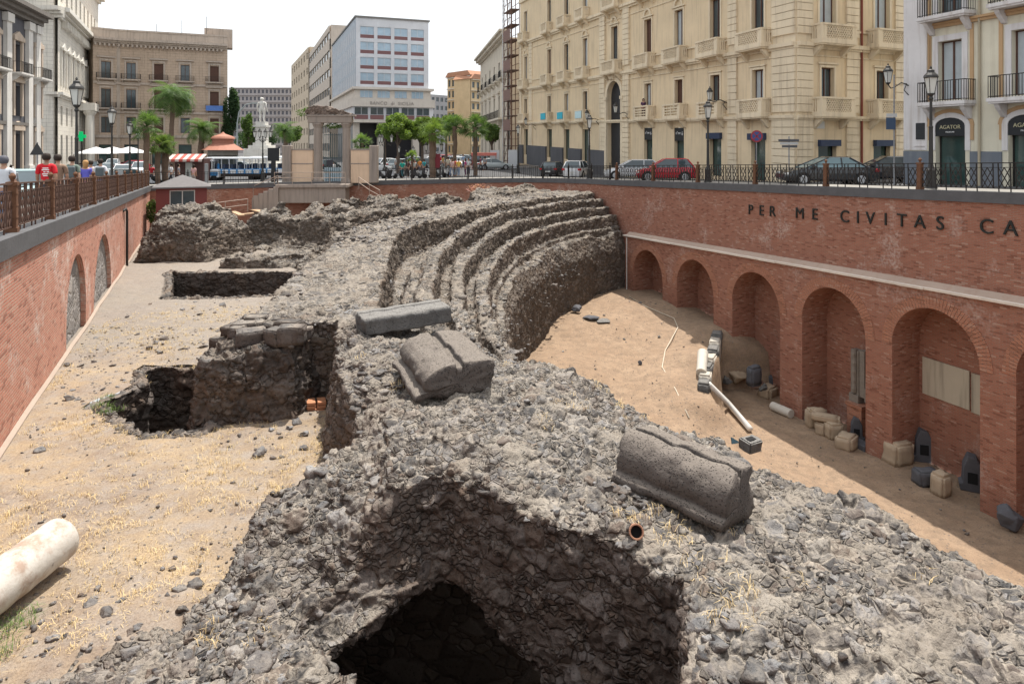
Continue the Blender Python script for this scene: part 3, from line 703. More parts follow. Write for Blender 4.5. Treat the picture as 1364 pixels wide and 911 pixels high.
for nm_, dd_fn, x0, x1, y0, y1, lab in (
    ('pit_lining', lambda X, Y: sdpoly(X, Y, PITB)+.16*n2(X, Y, 1.5, 3, 71), -10.7, -5.3, 12.6, 18.8, 'rough stone lining of the small pit beside the masonry stub'),
    ('pit_lining', lambda X, Y: sdpoly(X, Y, PITA)+.08*n2(X, Y, 1.2, 2, 70), -17.4, -8.2, 26, 33.8, 'rough stone lining of the long rectangular trench')):
    X, Y = grid(x0, x1, y0, y1, .06); dd = dd_fn(X, Y)
    tp = zgrd(X, Y)+.05-.5*np.maximum(dd-.1, 0)+.03*n2(X, Y, 2, 3, 75)
    ruin(nm_, X, Y, tp, np.full_like(X, -9.3), (dd > -.10) & (dd < .5), .05, M_mason, s=77, big=.04, stone=.24, stones=.11, small=.04, label=lab, cat='stone lining')
for pp, xx in ((PITA, (-17.5,-8.2,25.8,34)), (PITB, (-10.6,-5.4,12.6,18.8))): MB().box(xx[0], xx[1], xx[2], xx[3], -9.3, -9.0).build('pit_floor', M_mason, kind='structure')
# ---- arena floor
AC = [tuple(G(*p)) for p in ((840,390,-9.8),(882,399,-9.7),(951,432,-10),(770,420,-10),(740,480,-10.3),(900,500,-10.9),(935,470,-10.4),(925,530,-11.2),(1000,600,-12.5),(900,560,-11.6),(960,585,-12.1))]
AC += [(p[0], p[1], p[2]) for p in (G(1151,602,-12.9), G(1302,679,-12.95), G(1100,640,-12.95), G(1063,555,-12.8))] + [(10,20,-13),(14,14,-13),(18,8,-13),(6,24,-12.4),(3,27,-11.4)]
LOWP = [tuple(p[:2]) for p in (G(958,446,-10.0), G(962,480,-10.6), G(945,508,-11.0), G(958,540,-11.6), G(1000,585,-12.4))]+[(12,22),(30,10),(30,36)]
def harena(X, Y):
    z = idw(X, Y, AC, 2.6)
    dl = sdpoly(X, Y, LOWP)
    low = -12.85-.0*X
    t = sstep(.15, -.05, dl)
    soft = sstep(26.5, 31, Y)          # vertical edge only near the stone kerb
    z2 = np.where(soft > 0, z*(1-t)+np.minimum(z, low)*t, z)
    t2 = sstep(1.2, -1.2, dl); z3 = z*(1-t2)+np.minimum(z, low)*t2
    return soft*z2+(1-soft)*z3
X, Y = grid(-1, 24, 1.5, 53, .14)
Z = harena(X, Y)+.05*n2(X, Y, .5, 4, 80)
ma = (dell(X, Y) < 2.4) & (X < RWl(Y)+1.7)
id_ = np.arange(X.size).reshape(X.shape); c = ma[:-1,:-1] & ma[1:,:-1] & ma[:-1,1:] & ma[1:,1:]
q = np.stack([id_[:-1,:-1], id_[:-1,1:], id_[1:,1:], id_[1:,:-1]], -1)[c]
npmesh('arena_floor', np.stack([X, Y, Z], -1).reshape(-1, 3), q, M_arena, smooth=True, kind='structure')
# ================================================================== STONES AND THINGS IN THE PIT
def s1(fn, x, y): return float(fn(np.array([x]), np.array([y]))[0])
def ray(px, py, fn, z0=-6.0):
    z = z0
    for _ in range(40):
        p = G(px, py, z); z = .5*z+.5*s1(fn, p.x, p.y)
    return Vector((p.x, p.y, z))
def GA(px, py): return ray(px, py, harena, -12)
def GG(px, py): return ray(px, py, zgrd, -5.7)
hn1 = lambda X, Y: np.maximum(hnear(X, Y)[0], -9)
def GN(px, py): return ray(px, py, hn1, -4.3)
def rock_data(size, seed, blocky=0., sub=3, rough=.12):
    bm = bmesh.new()
    if blocky:
        bmesh.ops.create_cube(bm, size=1.0); bmesh.ops.bevel(bm, geom=bm.edges[:], offset=.16*(1.25-blocky), segments=2, affect='EDGES')
        bmesh.ops.subdivide_edges(bm, edges=bm.edges[:], cuts=3, use_grid_fill=True)
    else: bmesh.ops.create_icosphere(bm, subdivisions=sub, radius=.56)
    v = np.array([p.co[:] for p in bm.verts]); r = random.Random(seed)
    if not blocky:      # cut planes give angular faces
        for _ in range(13):
            n = np.array([r.gauss(0, 1) for _ in range(3)]); n /= np.linalg.norm(n); h = r.uniform(.24, .44)
            d = v@n-h; v = v-np.outer(np.maximum(d, 0), n)
    v = v*np.array(size)
    nrm = v/(np.linalg.norm(v, axis=1, keepdims=True)+1e-6)
    m = min(size); v = v+nrm*(rough*m*fbm(v*2.2/m+seed*3.1, 3, seed))[:, None]+nrm*(rough*.25*m*fbm(v*8/m+seed, 2, seed))[:, None]
    for p, q in zip(bm.verts, v): p.co = q
    bmesh.ops.recalc_face_normals(bm, faces=bm.faces[:])
    return bm
def rockobj(name, size, loc, seed, mat, blocky=0., rz=0, tilt=0, sink=.12, label=None, cat='stone', group=None, rough=.1):
    bm = rock_data(size, seed, blocky, 4, rough); me = bpy.data.meshes.new(name); bm.to_mesh(me); bm.free()
    me.materials.append(mat); me.polygons.foreach_set('use_smooth', [True]*len(me.polygons))
    o = bpy.data.objects.new(name, me); COL.objects.link(o)
    o.rotation_euler = (tilt, 0, rz); o.location = (loc[0], loc[1], loc[2]+size[2]*(.5-sink))
    return tag(o, label, cat, group)
def vesicular(name, c, cd):
    t = NT(name); v = t.coord()
    vo = t.n('TexVoronoi', Scale=42.0); t.l(v, vo.inputs['Vector']); sp = t.n('SeparateColor'); t.l(vo.outputs['Color'], sp.inputs[0])
    hole = t.math('MULTIPLY', t.ramp(vo.outputs['Distance'], [(.25, (1,1,1)), (.42, (0,0,0))]), t.ramp(sp.outputs[0], [(.55, (0,0,0)), (.62, (1,1,1))]))
    n1 = t.noise(v, 2.2, 6, .7); n2_ = t.noise(v, 30, 3)
    g = t.n('NewGeometry'); sx = t.n('SeparateXYZ'); t.l(g.outputs['Normal'], sx.inputs[0])
    a = t.mix(t.ramp(n1, [(.35, (0,0,0)), (.68, (1,1,1))]), c, tuple(x*.62 for x in c))
    a = t.mix(t.math('MULTIPLY', t.ramp(sx.outputs[2], [(.5, (0,0,0)), (.95, (1,1,1))]), t.math('MULTIPLY', n1, .9)), a, cd)
    a = t.mix(t.math('MULTIPLY', n2_, .35), a, tuple(x*.45 for x in c)); a = t.mix(t.math('MULTIPLY', hole, .8), a, (.03,.028,.027))
    t.col(a); t.rough(.92); t.bump(t.math('SUBTRACT', t.math('ADD', n2_, n1), t.math('MULTIPLY', hole, 1.2)), .8, .02); return t.m
M_ves = vesicular('vesicular_basalt', (.145,.125,.112), (.29,.25,.21))
M_ves2 = vesicular('grey_basalt', (.16,.155,.15), (.33,.31,.285))
M_ash = plain('tuff_ashlar', (.40,.31,.22), .9, 0, .25, 3, .5)
M_drk = plain('dark_basalt', (.10,.10,.11), .85, 0, .3, 4, .5)
def carved(name, L, W, H, loc, ax, label, sec=None, mat=None, seed=0, tilt=(0, 0), chip=.02):
    sec = sec or [(-.5,0),(-.5,.14),(-.42,.19),(-.36,.20),(-.40,.34),(-.40,.50),(-.35,.68),(-.27,.82),(-.16,.92),(-.04,.97),(.01,.98),(.015,.84),(.11,.84),(.115,1.0),(.44,.97),(.5,.9),(.5,0)]
    # densify section and length, then weather
    pts = []
    for i in range(len(sec)):
        a, b = np.array(sec[i])*(W, H), np.array(sec[(i+1)%len(sec)])*(W, H); k = max(1, int(np.hypot(*(b-a))/.035))
        for j in range(k): pts.append(a+(b-a)*j/k)
    n = len(pts); m = int(L/.035); v = []; f = []
    for i in range(m+1):
        for p in pts: v.append((L*(i/m-.5), p[0], p[1]))
    for i in range(m):
        for k in range(n): f.append((i*n+k, (i+1)*n+k, (i+1)*n+(k+1)%n, i*n+(k+1)%n))
    c = np.mean(pts, 0); rings = []
    for e, i0 in ((0, 0), (1, m*n)):     # end caps as inner rings
        prev = i0
        for q in (.66, .33):
            st = len(v)
            for p in pts:
                pp = c+(p-c)*q; v.append((L*(e-.5)+(1 if e else -1)*.0, pp[0], pp[1]))
            for k in range(n):
                a, b, cc, d = prev+k, prev+(k+1)%n, st+(k+1)%n, st+k; f.append((a, b, cc, d) if not e else (d, cc, b, a))
            prev = st
        ce = len(v); v.append((L*(e-.5), c[0], c[1]))
        for k in range(n):
            t3 = (prev+k, prev+(k+1)%n, ce); f.append(t3 if not e else t3[::-1])
    v = np.array(v); cc = np.array([0, 0, H*.45]); d = (v-cc); d /= np.linalg.norm(d, axis=1, keepdims=True)
    endw = np.clip((np.abs(v[:, 0])-L/2+.12)/.12, 0, 1)
    v = v+d*(chip*fbm(v*5+seed, 4, seed)-chip*1.6*np.maximum(fbm(v*2.3+seed+4, 2, seed), .15)*(.4+endw))[:, None]
    me = bpy.data.meshes.new(name); me.from_pydata([tuple(q) for q in v], [], f); me.materials.append(mat or M_ves)
    bm = bmesh.new(); bm.from_mesh(me); bmesh.ops.recalc_face_normals(bm, faces=bm.faces[:]); bm.to_mesh(me); bm.free()
    me.polygons.foreach_set('use_smooth', [True]*len(me.polygons))
    o = bpy.data.objects.new(name, me); COL.objects.link(o); o.location = loc
    o.rotation_euler = (tilt[0], tilt[1], math.atan2(ax[1], ax[0])); return tag(o, label, 'carved stone')
carved('carved_block', 1.62, .74, .62, (2.14, 8.60, -4.46), (.687, -.727), 'long porous lava block with a grooved rounded top, beside the terracotta pipe', seed=1, tilt=(-.06, .02), chip=.032)
carved('carved_block', 1.75, 1.36, .56, (-1.28, 12.05, -4.12), (.39, -.92), 'squat grooved lava block with a rounded side, between the flat slab and the cavity', seed=2, tilt=(0, .05), chip=.04)
carved('stone_slab', 1.95, .72, .36, (-2.42, 15.1, -3.98), (.9, .42), 'long flat grey lava slab lying behind the squat grooved block', seed=3, mat=M_ves2, chip=.035,
       sec=[(-.5,0),(-.5,.85),(-.42,1.0),(.12,1.0),(.13,.88),(.2,.88),(.21,1.02),(.46,1.0),(.5,.9),(.5,0)], tilt=(.05, -.05))
# marble column lying at bottom left
mb = MB(); a = Vector((-6.13, 9.15, -5.32)); b = Vector((-6.42, 5.6, -5.28)); pr = []
for i in range(41):
    t = i/40; pr.append((a.lerp(b, t), .285+.004*math.sin(i*1.7)))
mb.tube([a+(a-b).normalized()*.03]+[p for p, r in pr], [.24]+[r for p, r in pr], 40)
tm = NT('marble_worn'); v = tm.coord('world'); n_ = tm.noise(v, 1.6, 6, .7)
c_ = tm.mix(tm.ramp(tm.noise(v, 3.5, 5), [(.3, (0,0,0)), (.8, (1,1,1))]), (.56,.53,.485), (.44,.40,.35))
c_ = tm.mix(tm.ramp(n_, [(.49, (0,0,0)), (.60, (.85,.85,.85))]), c_, (.33,.23,.17)); c_ = tm.mix(tm.ramp(tm.noise(v, 7, 5, .75), [(.62, (0,0,0)), (.7, (.7,.7,.7))]), c_, (.16,.15,.14))
tm.col(c_); tm.rough(.7); tm.bump(tm.noise(v, 14, 5), .4, .02)
mb.build('marble_column', tm.m, smooth=True, label='white marble column shaft lying on the dry grass', cat='column')
# terracotta pipe end
p0 = GN(848, 712); mb = MB(); ax_ = Vector((.10, .85, -.45)).normalized(); c0 = p0+Vector((-.01, -.05, .06))
mb.lathe([(.080, .36), (.086, .02), (.082, 0), (.070, 0), (.064, .02), (.06, .25)], n=20)
mb.xform(Matrix.Translation(c0) @ ax_.to_track_quat('Z', 'Y').to_matrix().to_4x4())
mb.build('terracotta_pipe', plain('terracotta', (.33,.17,.11), .9, 0, .3, 12, .4), smooth=False, label='broken terracotta pipe end sticking out below the long grooved block', cat='pipe')
plug = MB(); plug.tube([c0+ax_*.09, c0+ax_*.13], .062, 16); plug.build('bore_shade_disc', plain('hollow_shade', (.015,.015,.016), .9), [o for o in bpy.data.objects if o.name == 'terracotta_pipe'][0])  # near-black disc set in the bore to paint its inner shade
# small hollowed stone and blue plate at the brink
p0 = GN(1000, 598); bm = rock_data((.55, .45, .34), 31, .7, 3, .08)
me = bpy.data.meshes.new('hollow_stone'); bm.to_mesh(me); bm.free(); me.materials.append(M_ves2)
hs = bpy.data.objects.new('hollow_stone', me); COL.objects.link(hs); hs.location = p0+Vector((0, 0, .14)); hs.rotation_euler = (.1, 0, .5)
hs.scale = (1, 1, 1); tag(hs, 'small lava stone with a square socket at the brink of the arena', 'stone')
mb = MB(); mb.box(-.15, .12, -.09, .09, .10, .188); mb.build('socket', plain('hollow_shade', (.015,.015,.016), .9), hs)  # solid black box, its colour stands for the shade inside the socket
p0 = GN(980, 592); mb = MB(); mb.prism([(-.16,0),(.17,0),(.1,.06),(-.14,.19)], -.015, .015, axis='y')
o = mb.build('broken_plate', plain('blue_glaze', (.06,.11,.14), .3), label='broken blue green plate standing beside the stone with a socket', cat='plate'); o.location = p0+Vector((0, 0, .03)); o.rotation_euler = (-.4, .1, .5)
# ---- stones in the arena and in front of the arches
SR = [  # px, py(base), size, blocky, mat, label
 (986,503,(1.0,.9,.85),0,M_ash,'brown boulder at the left inside the third arch'),
 (1006,492,(.75,.4,1.0),.6,M_drk,'upright dark slab leaning at the back of the third arch'),
 (1009,518,(.8,.6,.5),.5,plain('pink_tuff',(.36,.23,.18),.9,0,.2,3,.5),'pinkish block in the stone heap of the third arch'),
 (1026,530,(1.0,.7,.6),.4,M_ash,'long brown block at the front of the heap in the third arch'),
 (1031,516,(.6,.5,.8),.7,M_drk,'dark squared block against the pier of the third arch'),
 (1019,508,(.6,.5,.45),0,M_ves2,'grey stone on the back of the heap in the third arch'),
 (970,505,(.7,.6,.5),0,M_ves2,'grey stone near the end of the stone kerb'),
 (1086,571,(.62,.5,.95),.6,M_ash,'tall pale ashlar at the left end of the ashlar row'),
 (1099,580,(.60,.5,.62),.6,M_ash,'pale ashlar second in the ashlar row'),
 (1113,586,(.62,.55,.80),.6,M_ash,'pale ashlar third in the ashlar row'),
 (1132,600,(.95,.7,.62),.5,M_ash,'pale round ended ashlar at the right end of the ashlar row'),
 (1202,620,(.95,.8,1.02),.6,M_ash,'big pale ashlar in front of the pier between fourth and fifth arch'),
 (1214,603,(.35,.3,1.0),.7,M_ash,'narrow pale stone slab standing behind the big pale ashlar'),
 (1258,662,(.62,.5,.95),.5,M_ash,'pale hollow faced block leaning before the fifth arch'),
 (1240,648,(.85,.65,.6),.7,M_drk,'dark squared block with a hole beside the leaning pale block'),
 (1356,713,(.9,.8,.9),0,M_drk,'dark boulder at the right edge below the pier'),
 (787,427,(1.2,.9,.28),0,M_drk,'flat dark lava slab lying on the arena sand'),
 (806,431,(1.1,.7,.2),0,M_ves2,'thin grey lava slab next to the flat dark one'),
 (768,418,(.8,.8,.45),0,M_drk,'dark lump at the foot of the seating'),
 (853,487,(.22,.16,.25),0,M_drk,'small dark stone alone in the middle of the arena'),
]
for i, (px, py, sz, bl, mt, lab) in enumerate(SR):
    p = GA(px, py); rockobj('loose_stone', sz, (p.x, p.y+sz[1]*.4, p.z), 40+i, mt, bl, rz=(i*.7) % 1.2-.2, tilt=.05*math.sin(i*3), label=lab, rough=.07 if bl else .1)
p = GA(1105, 583); rockobj('loose_stone', (1.15, .55, .26), (p.x, p.y+.35, p.z+.62), 70, M_ash, .6, rz=-.5, sink=0, label='pale flat stone laid on top of the ashlar row', rough=.06)
p = GA(1095, 575); rockobj('loose_stone', (.6, .45, .24), (p.x-.02, p.y+.3, p.z+.68), 71, M_ash, .6, rz=.2, sink=0, label='small pale stone perched at the left end of the ashlar row', rough=.06)
def lying(name, a, b, r, mat, label, cat, n=20):
    m = MB(); m.tube([a, a.lerp(b, .5), b], r, n); return m.build(name, mat, smooth=False, label=label, cat=cat)
M_marb = plain('grey_marble', (.52,.48,.42), .8, 0, .15, 4, .2)
a = GA(1029, 546)+Vector((0,0,.2)); b = GA(1054, 557)+Vector((0,0,.2)); lying('column_drum', a, b, .21, M_marb, 'short pale column shaft lying at the foot of the pier', 'column')
# dark plank like slab and dark moulded stands in the arches
def along(Yc, off, z): x = RWl(Yc)+off; return Vector((x, Yc, z))
mb = MB(); mb.box(-1.7, 1.7, -.25, .25, 0, .28); o = mb.build('basalt_slab', M_drk, bevel=.04, label='long dark basalt slab lying across the fourth arch behind the ashlars', cat='slab')
o.location = along(30.2, .25, -12.95); o.rotation_euler = (0, 0, math.atan2(-1, .38))
def stand(loc, rz, sc, label):
    r = empty('carved_stand', loc, rz, label, 'carved stone')
    m = MB(); m.prism([(-.4,0),(.4,0),(.42,.25),(.3,.3),(.28,.95),(.12,1.25),(-.15,1.3),(-.3,.9),(-.33,.3),(-.44,.25)], -.28, .28, axis='y'); m.xform(Matrix.Scale(sc, 4)); m.build('body', M_drk, r, bevel=.03)
    m = MB(); m.box(-.17, .14, -.30, -.27, .32, .72); m.xform(Matrix.Scale(sc, 4)); m.build('recess', MATS['hollow_shade'], r)  # thin black plate on the front, shade of the recess put into colour
p = GA(1232, 617); stand((p.x+.1, p.y+.3, p.z), -.3, 1.0, 'dark moulded stone stand with a square recess in the fifth arch')
p = GA(1300, 655); stand((p.x, p.y+.2, p.z), -.5, 1.0, 'dark carved stone stand against the last pier on the right')
p = GA(1146, 592); stand((p.x+.1, p.y+.5, p.z), -.4, .75, 'small dark carved stand tucked behind the pier of the fourth arch')
# relief shaft on a brick pedestal in the fourth arch
ped = empty('stone_relief', along(29.95, 1.05, -12.95), math.atan2(-1, .38), 'weathered grey carved shaft on a brick pedestal in the fourth arch', 'relief')
mb = MB(); mb.box(-.38, .38, -.32, .35, 0, 1.45); mb.box(-.44, .44, -.38, .35, 1.45, 1.6); mb.build('pedestal', M_brV, ped)
mb = MB(); mb.box(-.36, .05, -.12, .22, 1.6, 3.9); mb.box(.08, .34, -.1, .22, 1.9, 3.95); mb.box(-.40, .10, -.2, .22, 1.6, 1.95); mb.box(.34, .8, -.1, .2, 1.75, 2.35); mb.box(.42, .78, -.14, .2, 2.4, 2.75)
for k in range(5): mb.lathe([(.09, 0), (.13, .2), (.10, .42)], (-.15, -.14, 2.0+k*.38), 10)
mb.build('shaft', plain('relief_stone', (.22,.19,.16), .9, 0, .35, 5, .6), ped)
# two plaques on the back wall of the fifth arch
for k, (u0, u1) in enumerate(((-1.6, .35), (.42, 1.65))):
    o = MB().box(u0, u1, -.05, .0, 0, 1.5).build('stone_plaque', stucco('plaque_stone', (.50,.44,.34), (.16,.14,.11), .9), bevel=.01,
        label=('wide stained marble plaque on the back wall of the fifth arch', 'narrow stained marble plaque right of the wide one in the fifth arch')[k], cat='plaque')
    c = along(25.65, 0, 0)+Vector((1, .38, 0)).normalized()*1.52; o.location = (c.x, c.y, -10.1-(.0 if k == 0 else .04)); o.rotation_euler = (0, 0, math.atan2(-1, .38))
# stone kerb of the arena terrace
kp = [GA(955, 450), GA(950, 470), GA(941, 493), GA(938, 515)]
M_kerb = plain('kerb_limestone', (.46,.42,.36), .85, 0, .2, 3, .4)
for i in range(7):
    t = i/6*2.999; k = int(t); c = kp[k].lerp(kp[k+1], t-k); d = kp[k+1]-kp[k]
    rockobj('kerb_stone', (1.0, .55, 1.15), (c.x, c.y, c.z-.85), 90+i, M_kerb if i % 2 else M_ves2, .8, rz=math.atan2(d.y, d.x), sink=0, rough=.05,
            label=('squared stone at the arch end of the terrace kerb','second kerb stone from the arches on the terrace edge','third kerb stone from the arches on the terrace edge','middle one of the seven terrace kerb stones','third kerb stone from the white pipe on the terrace edge','kerb stone next to the last one above the white pipe','last kerb stone of the terrace beside the white pipe')[i], group='kerb stones of the arena terrace', cat='kerb stone')
M_pipe = plain('white_plastic', (.72,.70,.66), .5, 0, .08, 3)
a = GA(944, 519)+Vector((0,0,.25)); b = GA(970, 545)+Vector((0,0,.3)); c = GA(999, 577)+Vector((0,0,.2))
MB().tube([a, b, c], .13, 12).build('drain_pipe', M_pipe, smooth=True, label='white drain pipe running down beside the stone kerb', cat='pipe')
a = GA(939, 478)+Vector((-.1,0,.3)); b = GA(937, 505)+Vector((-.1,0,.3)); MB().tube([a, b], [.26, .24], 16).build('column_drum', M_marb, label='pale column drum lying along the stone kerb', cat='column')
# rope on the arena sand
rp = [(838,396),(862,410),(898,425),(903,437),(886,468),(882,490),(900,520),(918,558)]
MB().tube([GA(*q)+Vector((0,0,.04)) for q in rp], .028, 6).build('rope', plain('pale_rope', (.55,.48,.38), .9), smooth=True, label='pale rope lying in a loose curve across the arena sand', cat='rope')
MB().tube([Vector((RWl(46.6)-.12, 46.6, -6.3)), Vector((RWl(46.6)-.12, 46.6, -9.9))], .03, 6).build('downpipe', M_pipe, label='thin pale downpipe at the far end of the arcade', cat='pipe')
# brick patch and recess in the broken left face of the ring
for k, (px, py, n_) in enumerate(((408, 548, 3), (455, 500, 3))):
    p = G(px, py, -5.75 if k == 0 else -4.75); m = MB(); rr = random.Random(k)
    for j in range(n_):
        for i in range(2):
            x = i*.2+rr.uniform(-.03, .03); m.box(x, x+.18, -.1+rr.uniform(-.02, .02), .22, j*.075, j*.075+.06)
    o = m.build('brick_remnant', plain('old_brick', (.48,.22,.12), .9, 0, .3, 8, .4), bevel=.008, label=('few orange Roman bricks at the foot of the hollow in the ring wall', 'few orange Roman bricks showing on the edge of the rubble near the hollow')[k], cat='bricks')
    o.location = p; o.rotation_euler = (0, .05, .35+k*.4)
# inscription on the upper wall
ins = empty('wall_inscription', (RWl(50)+.36, 50, 0), math.atan2(-1, .38), 'large dark raised capitals reading PER ME CIVITAS CA along the brick wall', 'inscription')
M_let = plain('dark_metal_letters', (.022,.024,.022), .55)
for ch, px in (('P',1000.5),('E',1015),('R',1029.5),('M',1066),('E',1086),('C',1126),('I',1143.5),('V',1160),('I',1180.5),('T',1202),('A',1226),('S',1253),('C',1315),('A',1347)):
    t = (px-CX)/F; Y = (17.36+.38*23)/(t+.38); u = (50-Y)*kR; z = -2.80-.042*(Y-23.2)-.27
    cu = bpy.data.curves.new('l', 'FONT'); cu.body = ch; cu.size = .75; cu.extrude = .025; cu.align_x = 'CENTER'; cu.offset = -.002
    to = bpy.data.objects.new('l', cu); COL.objects.link(to); bpy.context.view_layer.update()
    me = bpy.data.meshes.new_from_object(to.evaluated_get(bpy.context.evaluated_depsgraph_get())); bpy.data.objects.remove(to)
    me.materials.clear(); me.materials.append(M_let)
    o = bpy.data.objects.new('letter', me); COL.objects.link(o); o.parent = ins; o.rotation_euler = (PI/2, 0, 0); o.location = (u, -.035, z)
# ---- tumbled squared lava blocks on the spurs
rr = random.Random(12)
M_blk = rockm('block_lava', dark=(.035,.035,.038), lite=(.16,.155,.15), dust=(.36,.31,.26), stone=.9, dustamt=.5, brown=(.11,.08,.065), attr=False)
for i in range(26):
    if i < 14: x, y = rr.uniform(-7.6, -5.5), rr.uniform(16.6, 19.6); z = -4.85+.28*round((x+7)*1.2)+rr.uniform(-.1, .1)
    else: x, y = rr.uniform(-6.5, -4.5), rr.uniform(14.15, 16.2); z = -4.5+.1*(x+6.5)+rr.uniform(-.12, .05)
    sz = (rr.uniform(.28, .6), rr.uniform(.26, .42), rr.uniform(.22, .4)); z += (.25 if i >= 14 else 0)
    rockobj('lava_block', sz, (x, y, z), 300+i, M_blk, .95, rz=rr.uniform(-.5, .5), tilt=rr.uniform(-.12, .12), sink=.25, rough=.10,
            label=('%s dark lava block %s the ruined stub near the small pit' % (('big','narrow','squat','chipped','flat','long','small','thick','rough','cracked','square','thin','wide')[i % 13], 'heaped on the back of' if i < 13 else 'lying along the front of')), cat='block', group='tumbled lava blocks on the stub of ruined wall')
# ---- loose rubble and dry grass
TPL = []; TPS = []
for sub, lst, cnt_ in ((3, TPL, 8), (1, TPS, 10)):
    for k in range(cnt_):
        bm = rock_data((1, .78+.05*k, .55+.03*(k % 4)), 200+k*3+sub, 0, sub, .20); bmesh.ops.triangulate(bm, faces=bm.faces[:])
        bm.verts.ensure_lookup_table(); lst.append((np.array([q.co[:] for q in bm.verts]), np.array([[w_.index for w_ in f.verts] for f in bm.faces]))); bm.free()
def scatter(name, pts, sizes, mat, seed, sink=.08, big=.13, **kw):
    r = np.random.RandomState(seed); V = []; Fc = []; n = 0
    for (x, y, z), s_ in zip(pts, sizes):
        L_ = TPL if s_ > big else TPS; tv, tf = L_[r.randint(len(L_))]; a = r.uniform(0, 2*PI); c, s = math.cos(a), math.sin(a); b = r.uniform(-.35, .35)
        v = tv*s_; v = np.stack([v[:,0]*c-v[:,1]*s, v[:,0]*s+v[:,1]*c, v[:,2]+v[:,0]*b*.5], 1)+(x, y, z+s_*sink)
        V.append(v); Fc.append(tf+n); n += len(v)
    return npmesh(name, np.concatenate(V), np.concatenate(Fc), mat, smooth=False, kind='stuff', **kw)
R = np.random.RandomState(5)
# on the ground
x = R.uniform(-14, -2.5, 9000); y = 6.2+R.uniform(0, 1, 9000)**1.5*22
dn = sdpoly(x, y, NEARPOLY); cl = n2(x, y, .6, 3, 90)
keep = (x > LW(y)+.2) & (dn > .0) & (sdpoly(x, y, PITA) > .1) & (sdpoly(x, y, PITB) > .1) & (R.uniform(0, 1, 9000) < .07+.85*np.exp(-dn/.6)+.5*(cl > .3)+.3*(y > 15)*(x > -12))
x, y = x[keep], y[keep]; sz = np.exp(R.normal(-3.0, .65, len(x))).clip(.02, .30)
scatter('ground_rubble', np.stack([x, y, zgrd(x, y)+.0], 1), sz, M_stone, 1, label='scattered small lava stones on the dry grass', cat='rubble')
# on the near ruin
N1 = 24000
x = R.uniform(-5.5, 8, N1); y = 5+R.uniform(0, 1, N1)*11.5; h, dn, dh_ = hnear(x, y)
keep = (dn < -.05) & (sdpoly(x, y, RIM) > .02) & (n2(x, y, .55, 3, 95)*.8+R.uniform(-.5, .5, N1) > .10)
x, y, h = x[keep], y[keep], h[keep]; sz = np.exp(R.normal(-2.45, .55, len(x))).clip(.05, .42)
scatter('loose_rubble', np.stack([x, y, h-.035], 1), sz, M_stone, 2, sink=-.05, label='loose and half bedded lava cobbles on top of the foreground ruin', cat='rubble')
# on the seating
x = R.uniform(-9, 6, 9000); y = R.uniform(15, 50, 9000); h, d_ = hcav(x, y)
keep = (d_ > .3) & (d_ < 11) & (n2(x, y, .3, 3, 96)+R.uniform(-.4, .4, 9000) > .05); x, y, h = x[keep], y[keep], h[keep]
scatter('seating_rubble', np.stack([x, y, h], 1), np.exp(R.normal(-2.05, .45, len(x))).clip(.08, .4), M_stone, 3, big=.35, label='loose lava stones lying on the seating tiers', cat='rubble')
# arena grit
x = R.uniform(1, 16, 1500); y = R.uniform(20, 48, 1500); keep = (dell(x, y) < -.3) & (x < RWl(y)-.2) & (R.uniform(0, 1, 1500) < .15+.6*(n2(x, y, .4, 3, 97) > .3)); x, y = x[keep], y[keep]
scatter('arena_grit', np.stack([x, y, harena(x, y)+.02], 1), np.exp(R.normal(-2.6, .4, len(x))).clip(.05, .2), M_stone, 4, label='small stones strewn on the arena soil', cat='rubble')
def grass(name, x, y, z, hgt, mat, seed, nb=9, lean=.8, **kw):
    r = np.random.RandomState(seed); n = len(x)*nb
    X = np.repeat(x, nb)+r.normal(0, .045, n); Y = np.repeat(y, nb)+r.normal(0, .045, n); Z = np.repeat(z, nb); H = np.repeat(hgt, nb)*r.uniform(.5, 1.2, n)
    a = r.uniform(0, 2*PI, n); w_ = .0022+.0022*r.uniform(0, 1, n); L = r.uniform(.2, lean*2.2, n)
    dx, dy = np.cos(a), np.sin(a); px_, py_ = -dy*w_, dx*w_
    b0 = np.stack([X-px_, Y-py_, Z-.02], 1); b1 = np.stack([X+px_, Y+py_, Z-.02], 1)
    m0 = np.stack([X+dx*H*L*.35-px_*.8, Y+dy*H*L*.35-py_*.8, Z+H*.6], 1); m1 = m0+np.stack([px_*1.6, py_*1.6, 0*Z], 1)
    t = np.stack([X+dx*H*L, Y+dy*H*L, Z+H*(1-.3*L).clip(.2)], 1); t1 = t+np.stack([px_*.3, py_*.3, 0*Z], 1)
    V = np.stack([b0, b1, m1, m0, t1, t], 1).reshape(-1, 3); k = np.arange(n)[:, None]*6
    f = np.concatenate([k+np.array([[0,1,2,3]]), k+np.array([[3,2,4,5]])])
    return npmesh(name, V, f, mat, smooth=False, kind='stuff', **kw)
M_straw = plain('straw', (.62,.47,.25), .8, 0, .35, 2); M_weed = plain('weed_green', (.10,.16,.035), .7, 0, .3, 3)
x = R.uniform(-14, -2, 9000); y = 6+R.uniform(0, 1, 9000)**1.4*20; gn = n2(x, y, .5, 4, 98)
keep = (x > LW(y)+.1) & (sdpoly(x, y, NEARPOLY) > .1) & (sdpoly(x, y, PITA) > 0) & (sdpoly(x, y, PITB) > 0) & (gn+R.uniform(-.5, .5, 9000) > .0); x, y = x[keep], y[keep]
grass('dry_grass', x, y, zgrd(x, y), .04+.05*R.uniform(0, 1, len(x)), M_straw, 6, nb=10, label='dry straw coloured grass on the ground left of the ruin', cat='grass')
